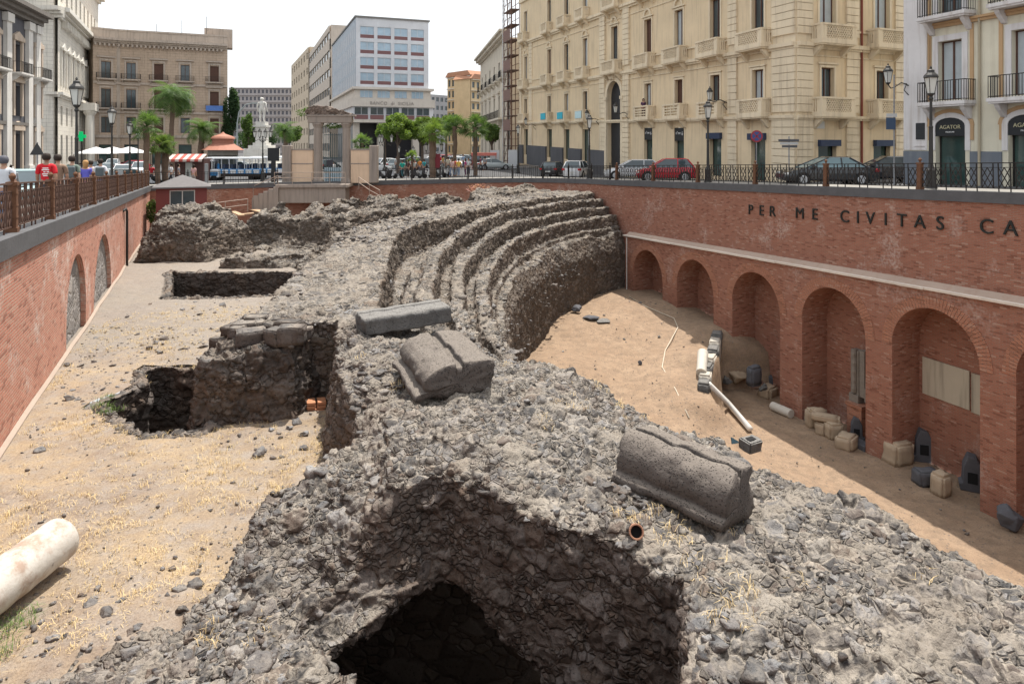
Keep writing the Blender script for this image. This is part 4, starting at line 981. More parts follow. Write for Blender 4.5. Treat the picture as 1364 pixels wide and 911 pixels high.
x = R.uniform(-3.5, 6.5, 1500); y = R.uniform(6, 15, 1500); h, dn, dh_ = hnear(x, y); keep = (dn < -.05) & (dh_ > .4) & (n2(x, y, .9, 3, 99) > .42); x, y, h = x[keep], y[keep], h[keep]
grass('rubble_grass', x, y, h, .05+.06*R.uniform(0, 1, len(x)), M_straw, 7, nb=8, label='dry grass growing between the stones of the foreground ruin', cat='grass')
gx = [(-6.0, 7.9), (-5.75, 7.6), (-5.85, 8.1), (-9.1, 15.0), (-9.3, 15.6), (-8.7, 14.6)]
x = np.array([g_[0] for g_ in gx for _ in range(8)])+R.normal(0, .1, 48); y = np.array([g_[1] for g_ in gx for _ in range(8)])+R.normal(0, .12, 48)
grass('green_weeds', x, y, zgrd(x, y), np.full(48, .12), M_weed, 8, nb=12, label='green weeds beside the marble column and the small pit', cat='weeds')
# planks by the far left
for k, (a, b, w_) in enumerate((((303,288),(338,284),.5), ((310,282),(322,287),.45), ((336,279),(352,283),.6))):
    A = G(*a, -5.35); B = G(*b, -5.2); MB().beam(A, B, w_, .08).build('wooden_plank', plain('plank_wood', (.45,.31,.20), .8, 0, .2, 4), label=('long wooden plank bridging the rubble below the steps', 'short wooden plank crossing under the long plank', 'reddish board tilted on the rubble by the steps')[k], cat='plank')
# ================================================================== FENCES, LAMPS
M_rust = plain('rusty_iron', (.10,.055,.04), .75, .2, .4, 9, .3)
M_iron = plain('dark_iron', (.035,.03,.028), .55, .3, .3, 9)
M_post = plain('brown_post', (.155,.075,.042), .75, .1, .35, 7, .3)
def panel_mesh(L, H=1.02, simple=False, dense=1):
    m = MB(); m.beam((0,0,H), (L,0,H), .055, .035); m.beam((0,0,H-.16), (L,0,H-.16), .03, .02); m.beam((0,0,.12), (L,0,.12), .04, .03)
    n = max(2, int(round(L/.62))); w_ = L/n
    for i in range(n):
        x0 = i*w_+.09; x1 = (i+1)*w_-.09
        for x in (x0, x1): m.beam((x,0,.0 if i % 2 else .12), (x,0,H), .03)
        if simple: m.beam(((x0+x1)/2,0,.12), ((x0+x1)/2,0,H), .018); continue
        k = 2*dense; hh = (H-.16-.12)/k; ww = (x1-x0)
        for j in range(k):
            z0 = .12+j*hh
            for q in (0, 1):
                xa, xb = x0+ww*q/2, x0+ww*(q+1)/2
                m.beam((xa,0,z0), (xb,0,z0+hh), .024); m.beam((xb,0,z0), (xa,0,z0+hh), .024)
    return m
def post_mesh(big=True):
    m = MB(); r = .085 if big else .05
    m.box(-r*1.25, r*1.25, -r*1.25, r*1.25, 0, .1); m.box(-r, r, -r, r, .1, 1.02); m.box(-r*1.2, r*1.2, -r*1.2, r*1.2, .98, 1.06)
    for z in (.3, .55, .8): m.box(-r*1.08, r*1.08, -r*1.08, r*1.08, z, z+.03)
    m.lathe([(.03, 1.06), (.035, 1.1), (r*.75, 1.15), (r*.8, 1.19), (.02, 1.25)], n=8); return m
def fence(pts, name, label, mrail, mpost, simple=False, zoff=.135, dense=1, big=True):
    root = empty(name, (pts[0][0], pts[0][1], 0), 0, label, 'fence'); cache = {}; pm = None
    for i, (x, y) in enumerate(pts):
        z = float(zs(x, y))+zoff
        loc = Vector((x-pts[0][0], y-pts[0][1], z))
        if pm is None: o = post_mesh(big).build('post', mpost, root); pm = o
        else: o = pm.copy(); COL.objects.link(o); o.parent = root
        o.location = loc
        if i < len(pts)-1:
            x2, y2 = pts[i+1]; z2 = float(zs(x2, y2))+zoff; L = math.sqrt((x2-x)**2+(y2-y)**2+(z2-z)**2); k = round(L, 1)
            if k not in cache: p = panel_mesh(L, simple=simple, dense=dense).build('panel', mrail, root); cache[k] = p
            else: p = cache[k].copy(); COL.objects.link(p); p.parent = root
            hl = math.hypot(x2-x, y2-y); p.location = loc; p.rotation_euler = (0, -math.atan2(z2-z, hl), math.atan2(y2-y, x2-x))
        o.rotation_euler = (0, 0, math.atan2(pts[min(i+1, len(pts)-1)][1]-pts[max(i-1, 0)][1], pts[min(i+1, len(pts)-1)][0]-pts[max(i-1, 0)][0]))
    return root
FOL = -.17      # fence stands this far outside the wall face
fence([(LW(y)+FOL, y) for y in (3.0, 6.7, 10.4, 14.2, 17.9, 21.6, 25.3, 29.0, 32.7, 36.4, 40.1, 43.8, 47.5, 51.2, 53.7)], 'iron_fence', 'rusty brown iron fence with lattice panels on the left wall', M_rust, M_post)
fence([(RWl(y)+.36+.17, y) for y in (50.6, 46.2, 44.6-2.6, 37.75, 33.5, 31.1-1.8, 26.7-1.7, 20.7, 16.4, 12.1, 7.8, 3.5)][:0] or [(RWl(y)+.53, y) for y in (49.1, 44.6, 40.1, 35.5, 31.1, 26.7, 22.3, 17.9, 13.5, 9.1, 4.7)],
      'iron_fence', 'dark iron fence with lattice panels along the road on the right', M_iron, M_post)
fp = offset_loop(pl2, SG*.17); ff_ = [p for p in fp if p[1] > 49 and p[0] > -30.5 and not (p[0] < -27.5 and p[1] < 53.5)]
ff_ = sorted([p for p in ff_], key=lambda p: (p[0])); ff_ = [p for p in ff_ if p[0] < 7.9]
left_part = [p for p in ff_ if p[0] <= -20.6]+[(-20.1, 57.9)]; right_part = [(-11.3, 60.5)]+[p for p in ff_ if p[0] > -10.6]
fence(left_part[0:], 'iron_fence', 'dark iron railing between the red booth corner and the ancient gateway', M_iron, M_iron, simple=True, big=False)
fence(right_part, 'iron_fence', 'dark iron railing round the far end of the pit, right of the gateway', M_iron, M_iron, simple=True, big=False)
M_lglass = plain('lantern_glass', (.62,.62,.58), .25, 0, .06, 5)
M_lmet = plain('lamp_iron', (.05,.048,.046), .5, .3, .3, 6)
def lantern(parent, s=1.0, at=(0,0,0), hang=False):
    x, y, z = at; c = (x, y, z)
    L = empty('lantern', at, parent=parent); 
    m = MB(); m.lathe([(.05*s, -.12*s), (.12*s, -.05*s), (.13*s, 0)], n=8)
    m.lathe([(.23*s, .60*s), (.27*s, .62*s), (.24*s, .70*s), (.13*s, .82*s), (.12*s, .90*s), (.03*s, .95*s), (.045*s, 1.0*s), (.01, 1.07*s)], n=8)
    for k in range(4):
        a = PI/4+k*PI/2; m.beam((.13*s*math.cos(a), .13*s*math.sin(a), 0), (.23*s*math.cos(a), .23*s*math.sin(a), .61*s), .02*s)
    m.build('lantern_frame', M_lmet, L)
    g = MB(); g.lathe([(.12*s, 0), (.215*s, .6*s)], n=4); g.build('lantern_glass', M_lglass, L); return L
def lamp(px, ytop, Y, label, s=1.0, rz=0, arms=0, group='street lamps round the ruins'):
    p = P(px, ytop, Y); z0 = float(zs(p.x, p.y))+.02; h = p.z-z0
    r = empty('street_lamp', (p.x, p.y, z0), rz, label, 'street lamp', group)
    m = MB(); m.lathe([(.26, 0), (.26, .12), (.2, .18), (.17, .8), (.2, .85), (.12, .95), (.085, 1.1), (.075, h*.5), (.09, h*.5+.05), (.06, h*.5+.12), (.05, h-1.35*s), (.10, h-1.28*s), (.05, h-1.19*s)], n=10)
    m.build('pole', M_lmet, r, smooth=False)
    if not arms: lantern(r, s, (0, 0, h-1.07*s))
    else:
        for k in range(arms):
            a = 2*PI*k/arms; d = .75
            m = MB(); m.tube([(0,0,h-1.6), (d*.5*math.cos(a), d*.5*math.sin(a), h-1.25), (d*.9*math.cos(a), d*.9*math.sin(a), h-1.45), (d*math.cos(a), d*math.sin(a), h-1.15)], .025, 6); m.build('arm', M_lmet, r)
            lantern(r, s, (d*math.cos(a), d*math.sin(a), h-1.05))
    return r
lamp(102, 103, 30, 'nearest tall street lamp on the left, beside the red shirted walker', 1.15)
lamp(149, 140, 44, 'second street lamp from the left, in front of the brown palazzo', 1.1)
lamp(173, 160, 57, 'third street lamp on the left, left of the palms', 1.1)
lamp(184, 170, 70, 'farthest thin street lamp on the left by the palm trunks', 1.05)
lamp(785, 151, 54.5, 'street lamp in front of the arched doorway of the yellow palazzo', 1.1)
lamp(943, 132, 40.4, 'street lamp right of the red car in front of the yellow palazzo', 1.05)
lamp(1240, 88, 27.6, 'nearest street lamp on the right, before the perfume shop door', 1.05)
lamp(690, 165, 74, 'street lamp by the scaffolding at the end of the yellow palazzo', 1.0)
lamp(350, 168, 64, 'branched black street lamp in front of the monument', .8, arms=4)
lamp(512, 176, 70, 'branched street lamp right of the gateway', .8, arms=3)
lamp(541, 190, 72, 'low branched street lamp amid the scooters', .7, arms=2)
lamp(578, 186, 66, 'branched street lamp left of the dark red panel', .8, arms=2)
# modern curved road light
p = P(316, 228, 92); r = empty('road_light', (p.x, p.y, float(zs(p.x, p.y))), 0, 'tall pale curved road light beside the monument', 'street light')
MB().tube([(0,0,0), (0,0,6.5), (.25,0,8.1), (1.2,0,9.1), (2.3,0,9.3)], [.13,.1,.09,.07,.05], 8).build('pole', plain('galvanised', (.33,.38,.38), .5, .2), r)
MB().box(1.9, 2.7, -.12, .12, 9.2, 9.35).build('lamp_head', MATS['galvanised'], r)
# ================================================================== BUILDINGS
M_gls = glassm('window_glass'); M_shut = plain('brown_shutter', (.10,.05,.035), .6, 0, .25, 6); M_dgls = glassm('shop_glass', (.03,.06,.055), .05)
M_curt = plain('window_curtain', (.42,.46,.48), .25, 0, .2, 2)
def wall_grid(mb, u0, u1, z0, z1, ops, y=0, depth=.22, m=0, mr=None):
    us = sorted(set([u0, u1]+[o[0] for o in ops]+[o[1] for o in ops])); zz = sorted(set([z0, z1]+[o[2] for o in ops]+[o[3] for o in ops]))
    us = [q for q in us if u0 <= q <= u1]; zz = [q for q in zz if z0 <= q <= z1]
    for a, b in zip(us, us[1:]):
        run = None
        for c, d in zip(zz, zz[1:]):
            um, zm = (a+b)/2, (c+d)/2
            hole = any(o[0] < um < o[1] and o[2] < zm < o[3] for o in ops)
            if not hole: mb.quad((a,y,c), (b,y,c), (b,y,d), (a,y,d), m)
    for a, b, c, d in ops:
        mr_ = m if mr is None else mr
        mb.quad((a,y,c), (a,y+depth,c), (a,y+depth,d), (a,y,d), mr_); mb.quad((b,y+depth,c), (b,y,c), (b,y,d), (b,y+depth,d), mr_)
        mb.quad((a,y,d), (a,y+depth,d), (b,y+depth,d), (b,y,d), mr_); mb.quad((a,y+depth,c), (a,y,c), (b,y,c), (b,y+depth,c), mr_)
def window(root, a, b, c, d, y, mg, mf, split=2, rows=0, sh=0, u0=0, kind='window'):
    zz = lambda u: sh*((a+b)/2-u0)
    m = MB(); t = .07; z = zz(0)
    for q0, q1, r0, r1 in ((a,a+t,c,d), (b-t,b,c,d), (a+t,b-t,c,c+t), (a+t,b-t,d-t,d)): m.box(q0, q1, y, y+.07, r0+z, r1+z)
    for k in range(1, split): x = a+(b-a)*k/split; m.box(x-t*.6, x+t*.6, y-.01, y+.07, c+t+z, d-t+z)
    for k in range(rows): h = c+(d-c)*(k+1)/(rows+1); m.box(a+t, b-t, y+.005, y+.06, h-.025+z, h+.025+z)
    o = m.build(kind, mf, root)
    g = MB(); g.quad((a+t/2,y+.04,c+t/2+z), (b-t/2,y+.04,c+t/2+z), (b-t/2,y+.04,d-t/2+z), (a+t/2,y+.04,d-t/2+z)); g.build('pane', mg, o); return o
def facade_root(name, O, d, label, cat='building', **kw): return empty(name, (O[0], O[1], 0), math.atan2(d[1], d[0]), label, cat, **kw)
YEL = stucco('yellow_stucco', (.79,.63,.42), (.36,.27,.18), .65); YELT = stucco('yellow_trim', (.82,.69,.50), (.33,.25,.17), .65)
M_lav = stucco('lava_plinth', (.11,.11,.12), (.2,.19,.18), .3)
def balcony(root, uc, w_, zf, y0=0, dep=.75, style='lattice', sh=0, u0=0, mat=None, h=1.0):
    z = zf+sh*(uc-u0); a, b = uc-w_/2, uc+w_/2; mat = mat or YELT
    o = empty('balcony', (0, 0, 0), parent=root)
    m = MB(); m.box(a-.06, b+.06, y0-dep-.06, y0, z-.17, z); m.box(a, b, y0-dep, y0, z-.26, z-.17)
    for x in (a+.25, b-.25):
        m.prism([(y0, z-.26), (y0-dep*.8, z-.26), (y0-dep*.7, z-.42), (y0-.12, z-.85), (y0, z-.9)], x-.11, x+.11)
        k = len(m.v)-10; m.v[k:] = [(v[2], v[0], v[1]) for v in m.v[k:]]
    m.build('slab', mat, o)
    m = MB()
    if style == 'iron':
        H = h
        for x0, y1, x1, y2 in ((a, y0-dep, b, y0-dep), (a, y0, a, y0-dep), (b, y0, b, y0-dep)):
            m.beam((x0,y1,z+H), (x1,y2,z+H), .04); L = math.hypot(x1-x0, y2-y1); n = max(2, int(L/.13))
            m.beam((x0,y1,z+.08), (x1,y2,z+.08), .025)
            for i in range(n+1): t = i/n; m.beam((x0+(x1-x0)*t, y1+(y2-y1)*t, z), (x0+(x1-x0)*t, y1+(y2-y1)*t, z+H), .022)
        m.build('railing', M_iron, o)
    else:
        H = h; t = .09; yf = y0-dep
        def rail(p0, p1):
            m.beam((*p0, z+H), (*p1, z+H), .16, .12); m.beam((*p0, z+.07), (*p1, z+.07), .12, .14)
        rail((a, yf), (b, yf)); rail((a, y0), (a, yf)); rail((b, y0), (b, yf))
        pr = .16*w_/2
        for x in (a, b): m.box(x-.07, x+.07, yf-.04, yf+.1, z, z+H)
        m.box(a+.05, a+pr+.1, yf-.035, yf+.035, z+.1, z+H-.05); m.box(b-pr-.1, b-.05, yf-.035, yf+.035, z+.1, z+H-.05)
        x0, x1 = a+pr+.1, b-pr-.1
        if style == 'lattice':
            n = max(3, int((x1-x0)/.19)); dz = (H-.18)/3; dx = (x1-x0)/n
            for i in range(n):
                for j in range(3):
                    xa, za = x0+i*dx, z+.12+j*dz
                    m.beam((xa,yf,za), (xa+dx,yf,za+dz), .045, .06, up=(0,1,0)); m.beam((xa+dx,yf,za), (xa,yf,za+dz), .045, .06, up=(0,1,0))
        elif style == 'bars':
            for j in range(3): zz_ = z+.25+j*.22; m.box(x0, x1, yf-.04, yf+.04, zz_, zz_+.09)
            m.box((x0+x1)/2-.05, (x0+x1)/2+.05, yf-.045, yf+.045, z+.12, z+H-.05)
        else: m.box(x0, x1, yf-.02, yf+.02, z+.1, z+H-.05)
        for xs in (a, b):      # sides
            m.box(xs-.03, xs+.03, yf+.1, yf+dep*.45, z+.1, z+H-.05)
            for q in (.6, .8): m.box(xs-.025, xs+.025, yf+dep*q-.04, yf+dep*q+.04, z+.1, z+H-.05)
        m.build('parapet', mat, o)
    return o
def cornice(m, u0, u1, z, prof, y=0, sh=0, us=0, mi=0):
    """horizontal moulding; prof: list of (out, z0, z1)"""
    for out, a, b in prof:
        m.add([(u0,y-out,z+a+sh*(u0-us)), (u1,y-out,z+a+sh*(u1-us)), (u1,y,z+a+sh*(u1-us)), (u0,y,z+a+sh*(u0-us)),
               (u0,y-out,z+b+sh*(u0-us)), (u1,y-out,z+b+sh*(u1-us)), (u1,y,z+b+sh*(u1-us)), (u0,y,z+b+sh*(u0-us))],
              [(0,3,2,1),(4,5,6,7),(0,1,5,4),(1,2,6,5),(2,3,7,6),(3,0,4,7)], mi)
# ---- yellow palazzo, long facade (left to right in view = far to near)
dY = Vector((.3256, -1)).normalized(); YK = math.hypot(1, .3256)
Yfar = 92.0; Ofar = (17.5-.3256*(Yfar-41.6), Yfar)
uY = lambda Y: (Yfar-Y)*YK
UEND = uY(41.6); SH = -.0262/YK      # storey lines rise slightly with distance
YP = facade_root('palazzo', Ofar, dY, 'large yellow stone palazzo with rows of lattice balconies behind the right hand fence')
us0 = UEND
cols = [uY(y) for y in (89.7, 81.5, 76.4, 71.5, 65.0, 58.9, 54.2, 49.55, 45.0)]
lv = [(-2.7, 1.9), (1.9, 6.4), (6.4, 12.6), (12.6, 18), (18, 23)]
ops1 = []; items = []
for i, uc in enumerate(cols):
    dz = SH*(uc-us0)
    if i == 4:
        continue
    shop = (-2.4, 1.0) if i < 4 else ((-2.4, 1.15) if i < 7 else (-2.4, .75))
    ws = .82 if i < 4 else .72
    for (a, b, c, d, k) in ((uc-ws, uc+ws, shop[0], shop[1], 'shop'), (uc-.58, uc+.58, 2.55, 5.0, 'w'), (uc-.62, uc+.62, 7.3, 10.6, 'w'), (uc-.62, uc+.62, 13.6, 16.6, 'w'), (uc-.6, uc+.6, 19, 21.5, 'w')):
        ops1.append((a, b, c, d)); items.append((i, a, b, c, d, k))
# door bay windows
uc = cols[4]
for (a, b, c, d) in ((uc-.7, uc+.7, 7.3, 10.9), (uc-.62, uc+.62, 13.6, 16.8)): ops1.append((a, b, c, d)); items.append((4, a, b, c, d, 'w'))
DR = (uc, 1.45, 4.05)          # arched portal: half width, spring height
ops1.append((uc-1.5, uc+1.5, -3, 5.7))
mb = MB(); wall_grid(mb, 0, UEND, -3.6, 24.5, ops1, depth=.4)
n = 20
for i in range(n):     # spandrel round the portal arch
    a0, a1 = PI-PI*i/n, PI-PI*(i+1)/n
    x0, q0, x1, q1 = uc+1.5*math.cos(a0), 4.15+1.5*math.sin(a0), uc+1.5*math.cos(a1), 4.15+1.5*math.sin(a1)
    mb.quad((x0,0,q0), (x1,0,q1), (x1,0,5.7), (x0,0,5.7)); mb.quad((x0,0,q0), (x0,.4,q0), (x1,.4,q1), (x1,0,q1))
mb.box(0, .02, .41, 12, -3.6, 24.5)
mb.box(0, UEND, .41, .5, 24.2, 24.5)
mb.shear(SH, us0); mb.build('wall', YEL, YP)
mb = MB()       # rusticated pilasters and ground floor strips
for q0, q1, o_ in ((0, .9, .12), (cols[0]+1.4, cols[0]+2.6, .12), (uc-3.1, uc-1.9, .18), (uc+1.9, uc+3.1, .18), (UEND-2.1, UEND-.02, .14), (cols[7]+1.6, cols[7]+2.6, .12)):
    mb.mark(); mb.box(q0+.01, q1-.01, -.03, -.003, -3.4, 12.2)
    for z0, z1 in ((-3.4, 1.62), (2.1, 6.05), (6.95, 12.2)):
        nb = int((z1-z0)/.45); hh = (z1-z0)/nb
        for k in range(nb): mb.box(q0, q1, -o_, -.003, z0+k*hh+.02, z0+(k+1)*hh-.02)
mb.shear(SH, us0); mb.groups('pilaster', YELT, YP)
mb = MB(); cornice(mb, 0, UEND, 1.62, [(.16, 0, .12), (.24, .12, .3)]); cornice(mb, 0, UEND, 6.05, [(.16, 0, .15), (.28, .15, .4)]); cornice(mb, 0, UEND, 7.28, [(.10, 0, .12)]); cornice(mb, 0, UEND, 12.2, [(.2, 0, .2), (.35, .2, .45)])
cornice(mb, 0, UEND, 5.62, [(.07, 0, .08)]); cornice(mb, 0, UEND, 11.5, [(.07, 0, .08)]); cornice(mb, 0, UEND, 18, [(.2, 0, .4)])
mb.shear(SH, us0); mb.build('string_course', YELT, YP)
mb = MB()
for a, b in zip([0]+[c_+.82 for c_ in cols[:4]], [c_-.82 for c_ in cols[:4]]+[uc-1.9]): mb.mark().box(a+.03, b-.03, -.2, -.004, -3.6, -1.1)
mb.shear(SH, us0); mb.groups('plinth', M_lav, YP)
def arch_mould(m, uc, z, r, t, y, n=12):
    for i in range(n):
        a0 = PI-PI*i/n; a1 = PI-PI*(i+1)/n; p = [(uc+(r+q)*math.cos(a), z+(r+q)*math.sin(a)) for a, q in ((a0, 0), (a1, 0), (a1, t), (a0, t))]
        m.add([(x,y,q) for x, q in p]+[(x,-.002,q) for x, q in p], [(0,1,2,3), (1,0,4,5), (3,2,6,7)])
for i, a, b, c, d, k in items:
    dz = SH*((a+b)/2-us0)
    if k == 'shop':
        o = window(YP, a, b, c, d, .3, M_dgls, M_iron, 1, 0, SH, us0, 'shop_window')
        if 4 < i < 7:   # black banners of the shop
            s_ = MB().box(a+.02, b-.02, .05, .10, d-1.05+dz, d-.02+dz).build('shop_sign', plain('black_sign', (.02,.022,.025), .5), YP)
        if i >= 7: s_ = MB().box(a-.12, b+.12, -.25, -.02, d-.42+dz, d+.02+dz).build('shop_sign', plain('navy_sign', (.03,.045,.09), .5), YP)
    else:
        pane = M_curt if (i*7+int(c)) % 3 == 1 else (M_shut if (i+int(c)) % 4 == 0 else M_gls)
        window(YP, a, b, c, d, .25, pane, M_shut, 2, 0, SH, us0)
mb = MB()
for i, a, b, c, d, k in items:
    if k != 'w': continue
    t = .16; mb.mark()
    mb.box(a-t, a-.004, -.06, -.003, c, d+t); mb.box(b+.004, b+t, -.06, -.003, c, d+t); mb.box(a, b, -.06, -.003, d+.01, d+t)
    u_ = (a+b)/2
    if 7 < c < 8: arch_mould(mb, u_, d+.35, .45, .2, -.14); cornice(mb, a-.3, b+.3, d+.2, [(.16, 0, .13)])
    if 2 < c < 3: cornice(mb, a-.25, b+.25, d+.2, [(.12, 0, .1)])
mb.mark(); arch_mould(mb, uc, 4.15, 1.5, .4, -.16, 20); mb.box(uc-1.9, uc-1.51, -.2, -.004, -3.4, 4.1); mb.box(uc+1.51, uc+1.9, -.2, -.004, -3.4, 4.1)
mb.box(uc-2.0, uc-1.45, -.26, -.004, 3.85, 4.15); mb.box(uc+1.45, uc+2.0, -.26, -.004, 3.85, 4.15)
mb.shear(SH, us0); mb.groups('window_surround', YELT, YP)
mb = MB(); rr = random.Random(2)     # carved crest over the portal
for k in range(26):
    a = rr.uniform(0, PI); q = rr.uniform(.1, 1.1); x, z = uc+q*math.cos(a)*.95, 5.75+q*.6; r_ = rr.uniform(.12, .3)
    mb.lathe([(r_*.4, -r_*.8), (r_, -.1), (r_*.9, r_*.5), (r_*.3, r_)], (x, -.18, z), 7)
mb.shear(SH, us0); mb.build('carved_crest', YELT, YP, smooth=True)
dz = SH*(uc-us0); o = MB().box(uc-1.5, uc+1.5, .38, .42, -3.2, 5.7).shear(SH, us0).build('portal_door', plain('door_dark', (.02,.022,.028), .4), YP)
for i, u_ in enumerate(cols):
    big = i >= 7
    w_ = 2.1 if i < 4 else (2.5 if i != 4 else 2.9)
    if i != 4:
        balcony(YP, u_, w_, 1.98, -.0, .75, 'plain' if 0 < i < 4 else ('bars' if 4 < i < 8 else 'lattice'), SH, us0)
    balcony(YP, u_, w_+.1, 6.5, 0, .8, 'lattice', SH, us0); balcony(YP, u_, w_, 12.7, 0, .8, 'lattice', SH, us0)
for k, i in enumerate((1, 2, 3)):
    u_ = cols[i]; dz = SH*(u_-us0)
    MB().box(u_-.8, u_+.8, -.86, -.83, 2.15+dz, 2.9+dz).build('banner', plain('cyan_banner', (.03,.42,.55), .5) if k < 2 else plain('pale_banner', (.5,.68,.72), .5), YP)
# right hand facade of the same palazzo
d2 = Vector((2.32, 1)).normalized(); K2 = math.hypot(2.32, 1)/2.32
Y2 = empty('corner_front', (0, 0, 0), parent=YP)
M_ = Matrix.Rotation(-math.atan2(dY[1], dY[0]), 4, 'Z') @ Matrix.Translation((17.5-Ofar[0], 41.6-Ofar[1], 0)) @ Matrix.Rotation(math.atan2(d2[1], d2[0]), 4, 'Z')
Y2.matrix_local = M_
W2 = 9.9; c2 = [(19.9-17.5)*K2, (24.4-17.5)*K2]
ops2 = []
for u_ in c2: ops2 += [(u_-.78, u_+.78, -2.4, .35), (u_-.55, u_+.55, 2.55, 4.95), (u_-.7, u_+.7, 7.2, 11), (u_-.6, u_+.6, 13.4, 16.4)]
mb = MB(); wall_grid(mb, 0, W2, -3.6, 24.5, ops2, depth=.4); mb.box(W2-.02, W2, .41, 9, -3.6, 24.5); mb.build('wall', YEL, Y2)
mb = MB()
for q0, q1 in ((.02, 1.3), (4.2, 5.3), (W2-1.2, W2-.1)):
    mb.mark(); mb.box(q0+.01, q1-.01, -.03, -.003, -3.4, 12.2)
    for z0, z1 in ((-3.4, 1.62), (2.1, 6.05), (6.95, 12.2)):
        nb = int((z1-z0)/.45); hh = (z1-z0)/nb
        for k in range(nb): mb.box(q0, q1, -.13, -.003, z0+k*hh+.02, z0+(k+1)*hh-.02)
mb.groups('pilaster', YELT, Y2)
mb = MB()
for z, pr in ((1.62, [(.16, 0, .12), (.24, .12, .3)]), (6.05, [(.16, 0, .15), (.28, .15, .4)]), (7.28, [(.1, 0, .12)]), (5.62, [(.07, 0, .08)]), (12.2, [(.2, 0, .2), (.35, .2, .45)])): cornice(mb, 0, W2, z, pr)
for a, b, c, d in ops2:
    if c > 0:
        t = .16; mb.box(a-t, a-.004, -.06, -.003, c, d+t); mb.box(b+.004, b+t, -.06, -.003, c, d+t); mb.box(a, b, -.06, -.003, d+.01, d+t); cornice(mb, a-.3, b+.3, d+.2, [(.14, 0, .12)])
mb.build('string_course', YELT, Y2)
for k, (a, b, c, d) in enumerate(ops2):
    if c < 0:
        window(Y2, a, b, c, d, .3, M_dgls, M_iron, 1, 0, kind='shop_window'); MB().box(a-.05, b+.12, -.28, -.02, d-.35, d+.05).build('shop_sign', MATS['navy_sign'], Y2)
    else: window(Y2, a, b, c, d, .25, M_curt if c > 6 else M_gls, M_shut)
for u_ in c2: balcony(Y2, u_, 2.75, 1.98, 0, .85, 'lattice'); balcony(Y2, u_, 2.85, 6.5, 0, .9, 'lattice'); balcony(Y2, u_, 2.7, 12.7, 0, .9, 'lattice')
MB().tube([(5.55, -.1, -2.2), (5.55, -.1, 22)], .07, 8).build('downpipe', plain('rust_red_pipe', (.22,.06,.04), .6), Y2)
for x, z, w_, h_ in ((-.9, .75, .9, .5),): pass
MB().box(1.55, 2.35, -.03, -.003, 1.1, 1.55).build('street_name_plate', plain('white_plate', (.6,.6,.58), .5), Y2)
# ---- cream building at the right edge
d3 = Vector((.35, -1)).normalized(); K3 = math.hypot(1, .35); O3 = (20.9-.35*0, 36.0)
CB = facade_root('cream_building', O3, d3, 'cream and white peeling building with iron balconies at the right edge')
uc3 = lambda Y: (36-Y)*K3
CRM = stucco('cream_stucco', (.74,.69,.55), (.35,.26,.16), .45); WHT = stucco('white_plaster', (.74,.71,.70), (.30,.22,.16), .6); MSND = stucco('sand_trim', (.55,.36,.2), (.3,.2,.12), .4)
M_bpl = stucco('blue_grey_plinth', (.17,.19,.22), (.3,.3,.3), .4)
cc = [uc3(33.55), uc3(30.15), uc3(26.6), uc3(23)]
ops3 = []
for u_ in cc: ops3 += [(u_-.78, u_+.78, -2.2, 1.0), (u_-.62, u_+.62, 2.3, 5.25), (u_-.62, u_+.62, 6.6, 9.3), (u_-.6, u_+.6, 10.9, 13.4)]
mb = MB(); wall_grid(mb, 0, 22, -2.4, 18, ops3, depth=.35); mb.box(0, 22, .36, 8, 17.8, 18); mb.box(-.0, .02, .36, 8, -2.4, 18); mb.build('wall', CRM, CB)
mb = MB(); mb.mark().box(.0, 1.35, -.05, -.003, -.2, 14); mb.box(-.03, -.003, 0, 3, -2.4, 14)
for u_ in cc:
    mb.mark()
    for c, d in ((2.3, 5.25), (6.6, 9.3)): mb.box(u_-.92, u_-.63, -.05, -.003, c, d+.3); mb.box(u_+.63, u_+.92, -.05, -.003, c, d+.3); mb.box(u_-.63, u_+.63, -.05, -.003, d+.005, d+.3)
    mb.box(u_-1.05, u_-.79, -.05, -.003, -.2, 1.0); mb.box(u_+.79, u_+1.05, -.05, -.003, -.2, 1.0)
    for i in range(10):
        a0, a1 = PI-PI*i/10, PI-PI*(i+1)/10; p = [(u_+r_*math.cos(a), 1.0+h_*math.sin(a)) for a, r_, h_ in ((a0, .79, .42), (a1, .79, .42), (a1, 1.05, .66), (a0, 1.05, .66))]
        mb.add([(x,-.05,z) for x, z in p]+[(x,-.002,z) for x, z in p], [(0,1,2,3), (1,0,4,5), (3,2,6,7)])
mb.groups('white_surround', WHT, CB)
mb = MB(); mb.mark(); cornice(mb, 1.38, 22, 5.95, [(.12, 0, .14), (.2, .14, .26)])
for u_ in cc:
    mb.mark()
    for x in (-1.1, 1.12): mb.box(u_+x-.09, u_+x+.09, -.045, -.003, 2.2, 5.9); mb.box(u_+x-.07, u_+x+.09, -.045, -.003, .3, 1.0)
    for i in range(10):
        a0, a1 = PI-PI*i/10, PI-PI*(i+1)/10; p = [(u_+r_*math.cos(a), 1.0+h_*math.sin(a)) for a, r_, h_ in ((a0, 1.06, .68), (a1, 1.06, .68), (a1, 1.24, .86), (a0, 1.24, .86))]
        mb.add([(x,-.04,z) for x, z in p]+[(x,-.002,z) for x, z in p], [(0,1,2,3), (1,0,4,5), (3,2,6,7)])
mb.box(1.4, 1.56, -.045, -.003, 1, 14)
mb.groups('sand_coloured_trim', MSND, CB)
mb = MB(); us_ = [0]+[x for u_ in cc for x in (u_-1.05, u_+1.05)]+[22]
for a, b in zip(us_[::2], us_[1::2]): mb.mark().box(a, b, -.07, -.004, -2.4, -.25)
mb.groups('plinth', M_bpl, CB)
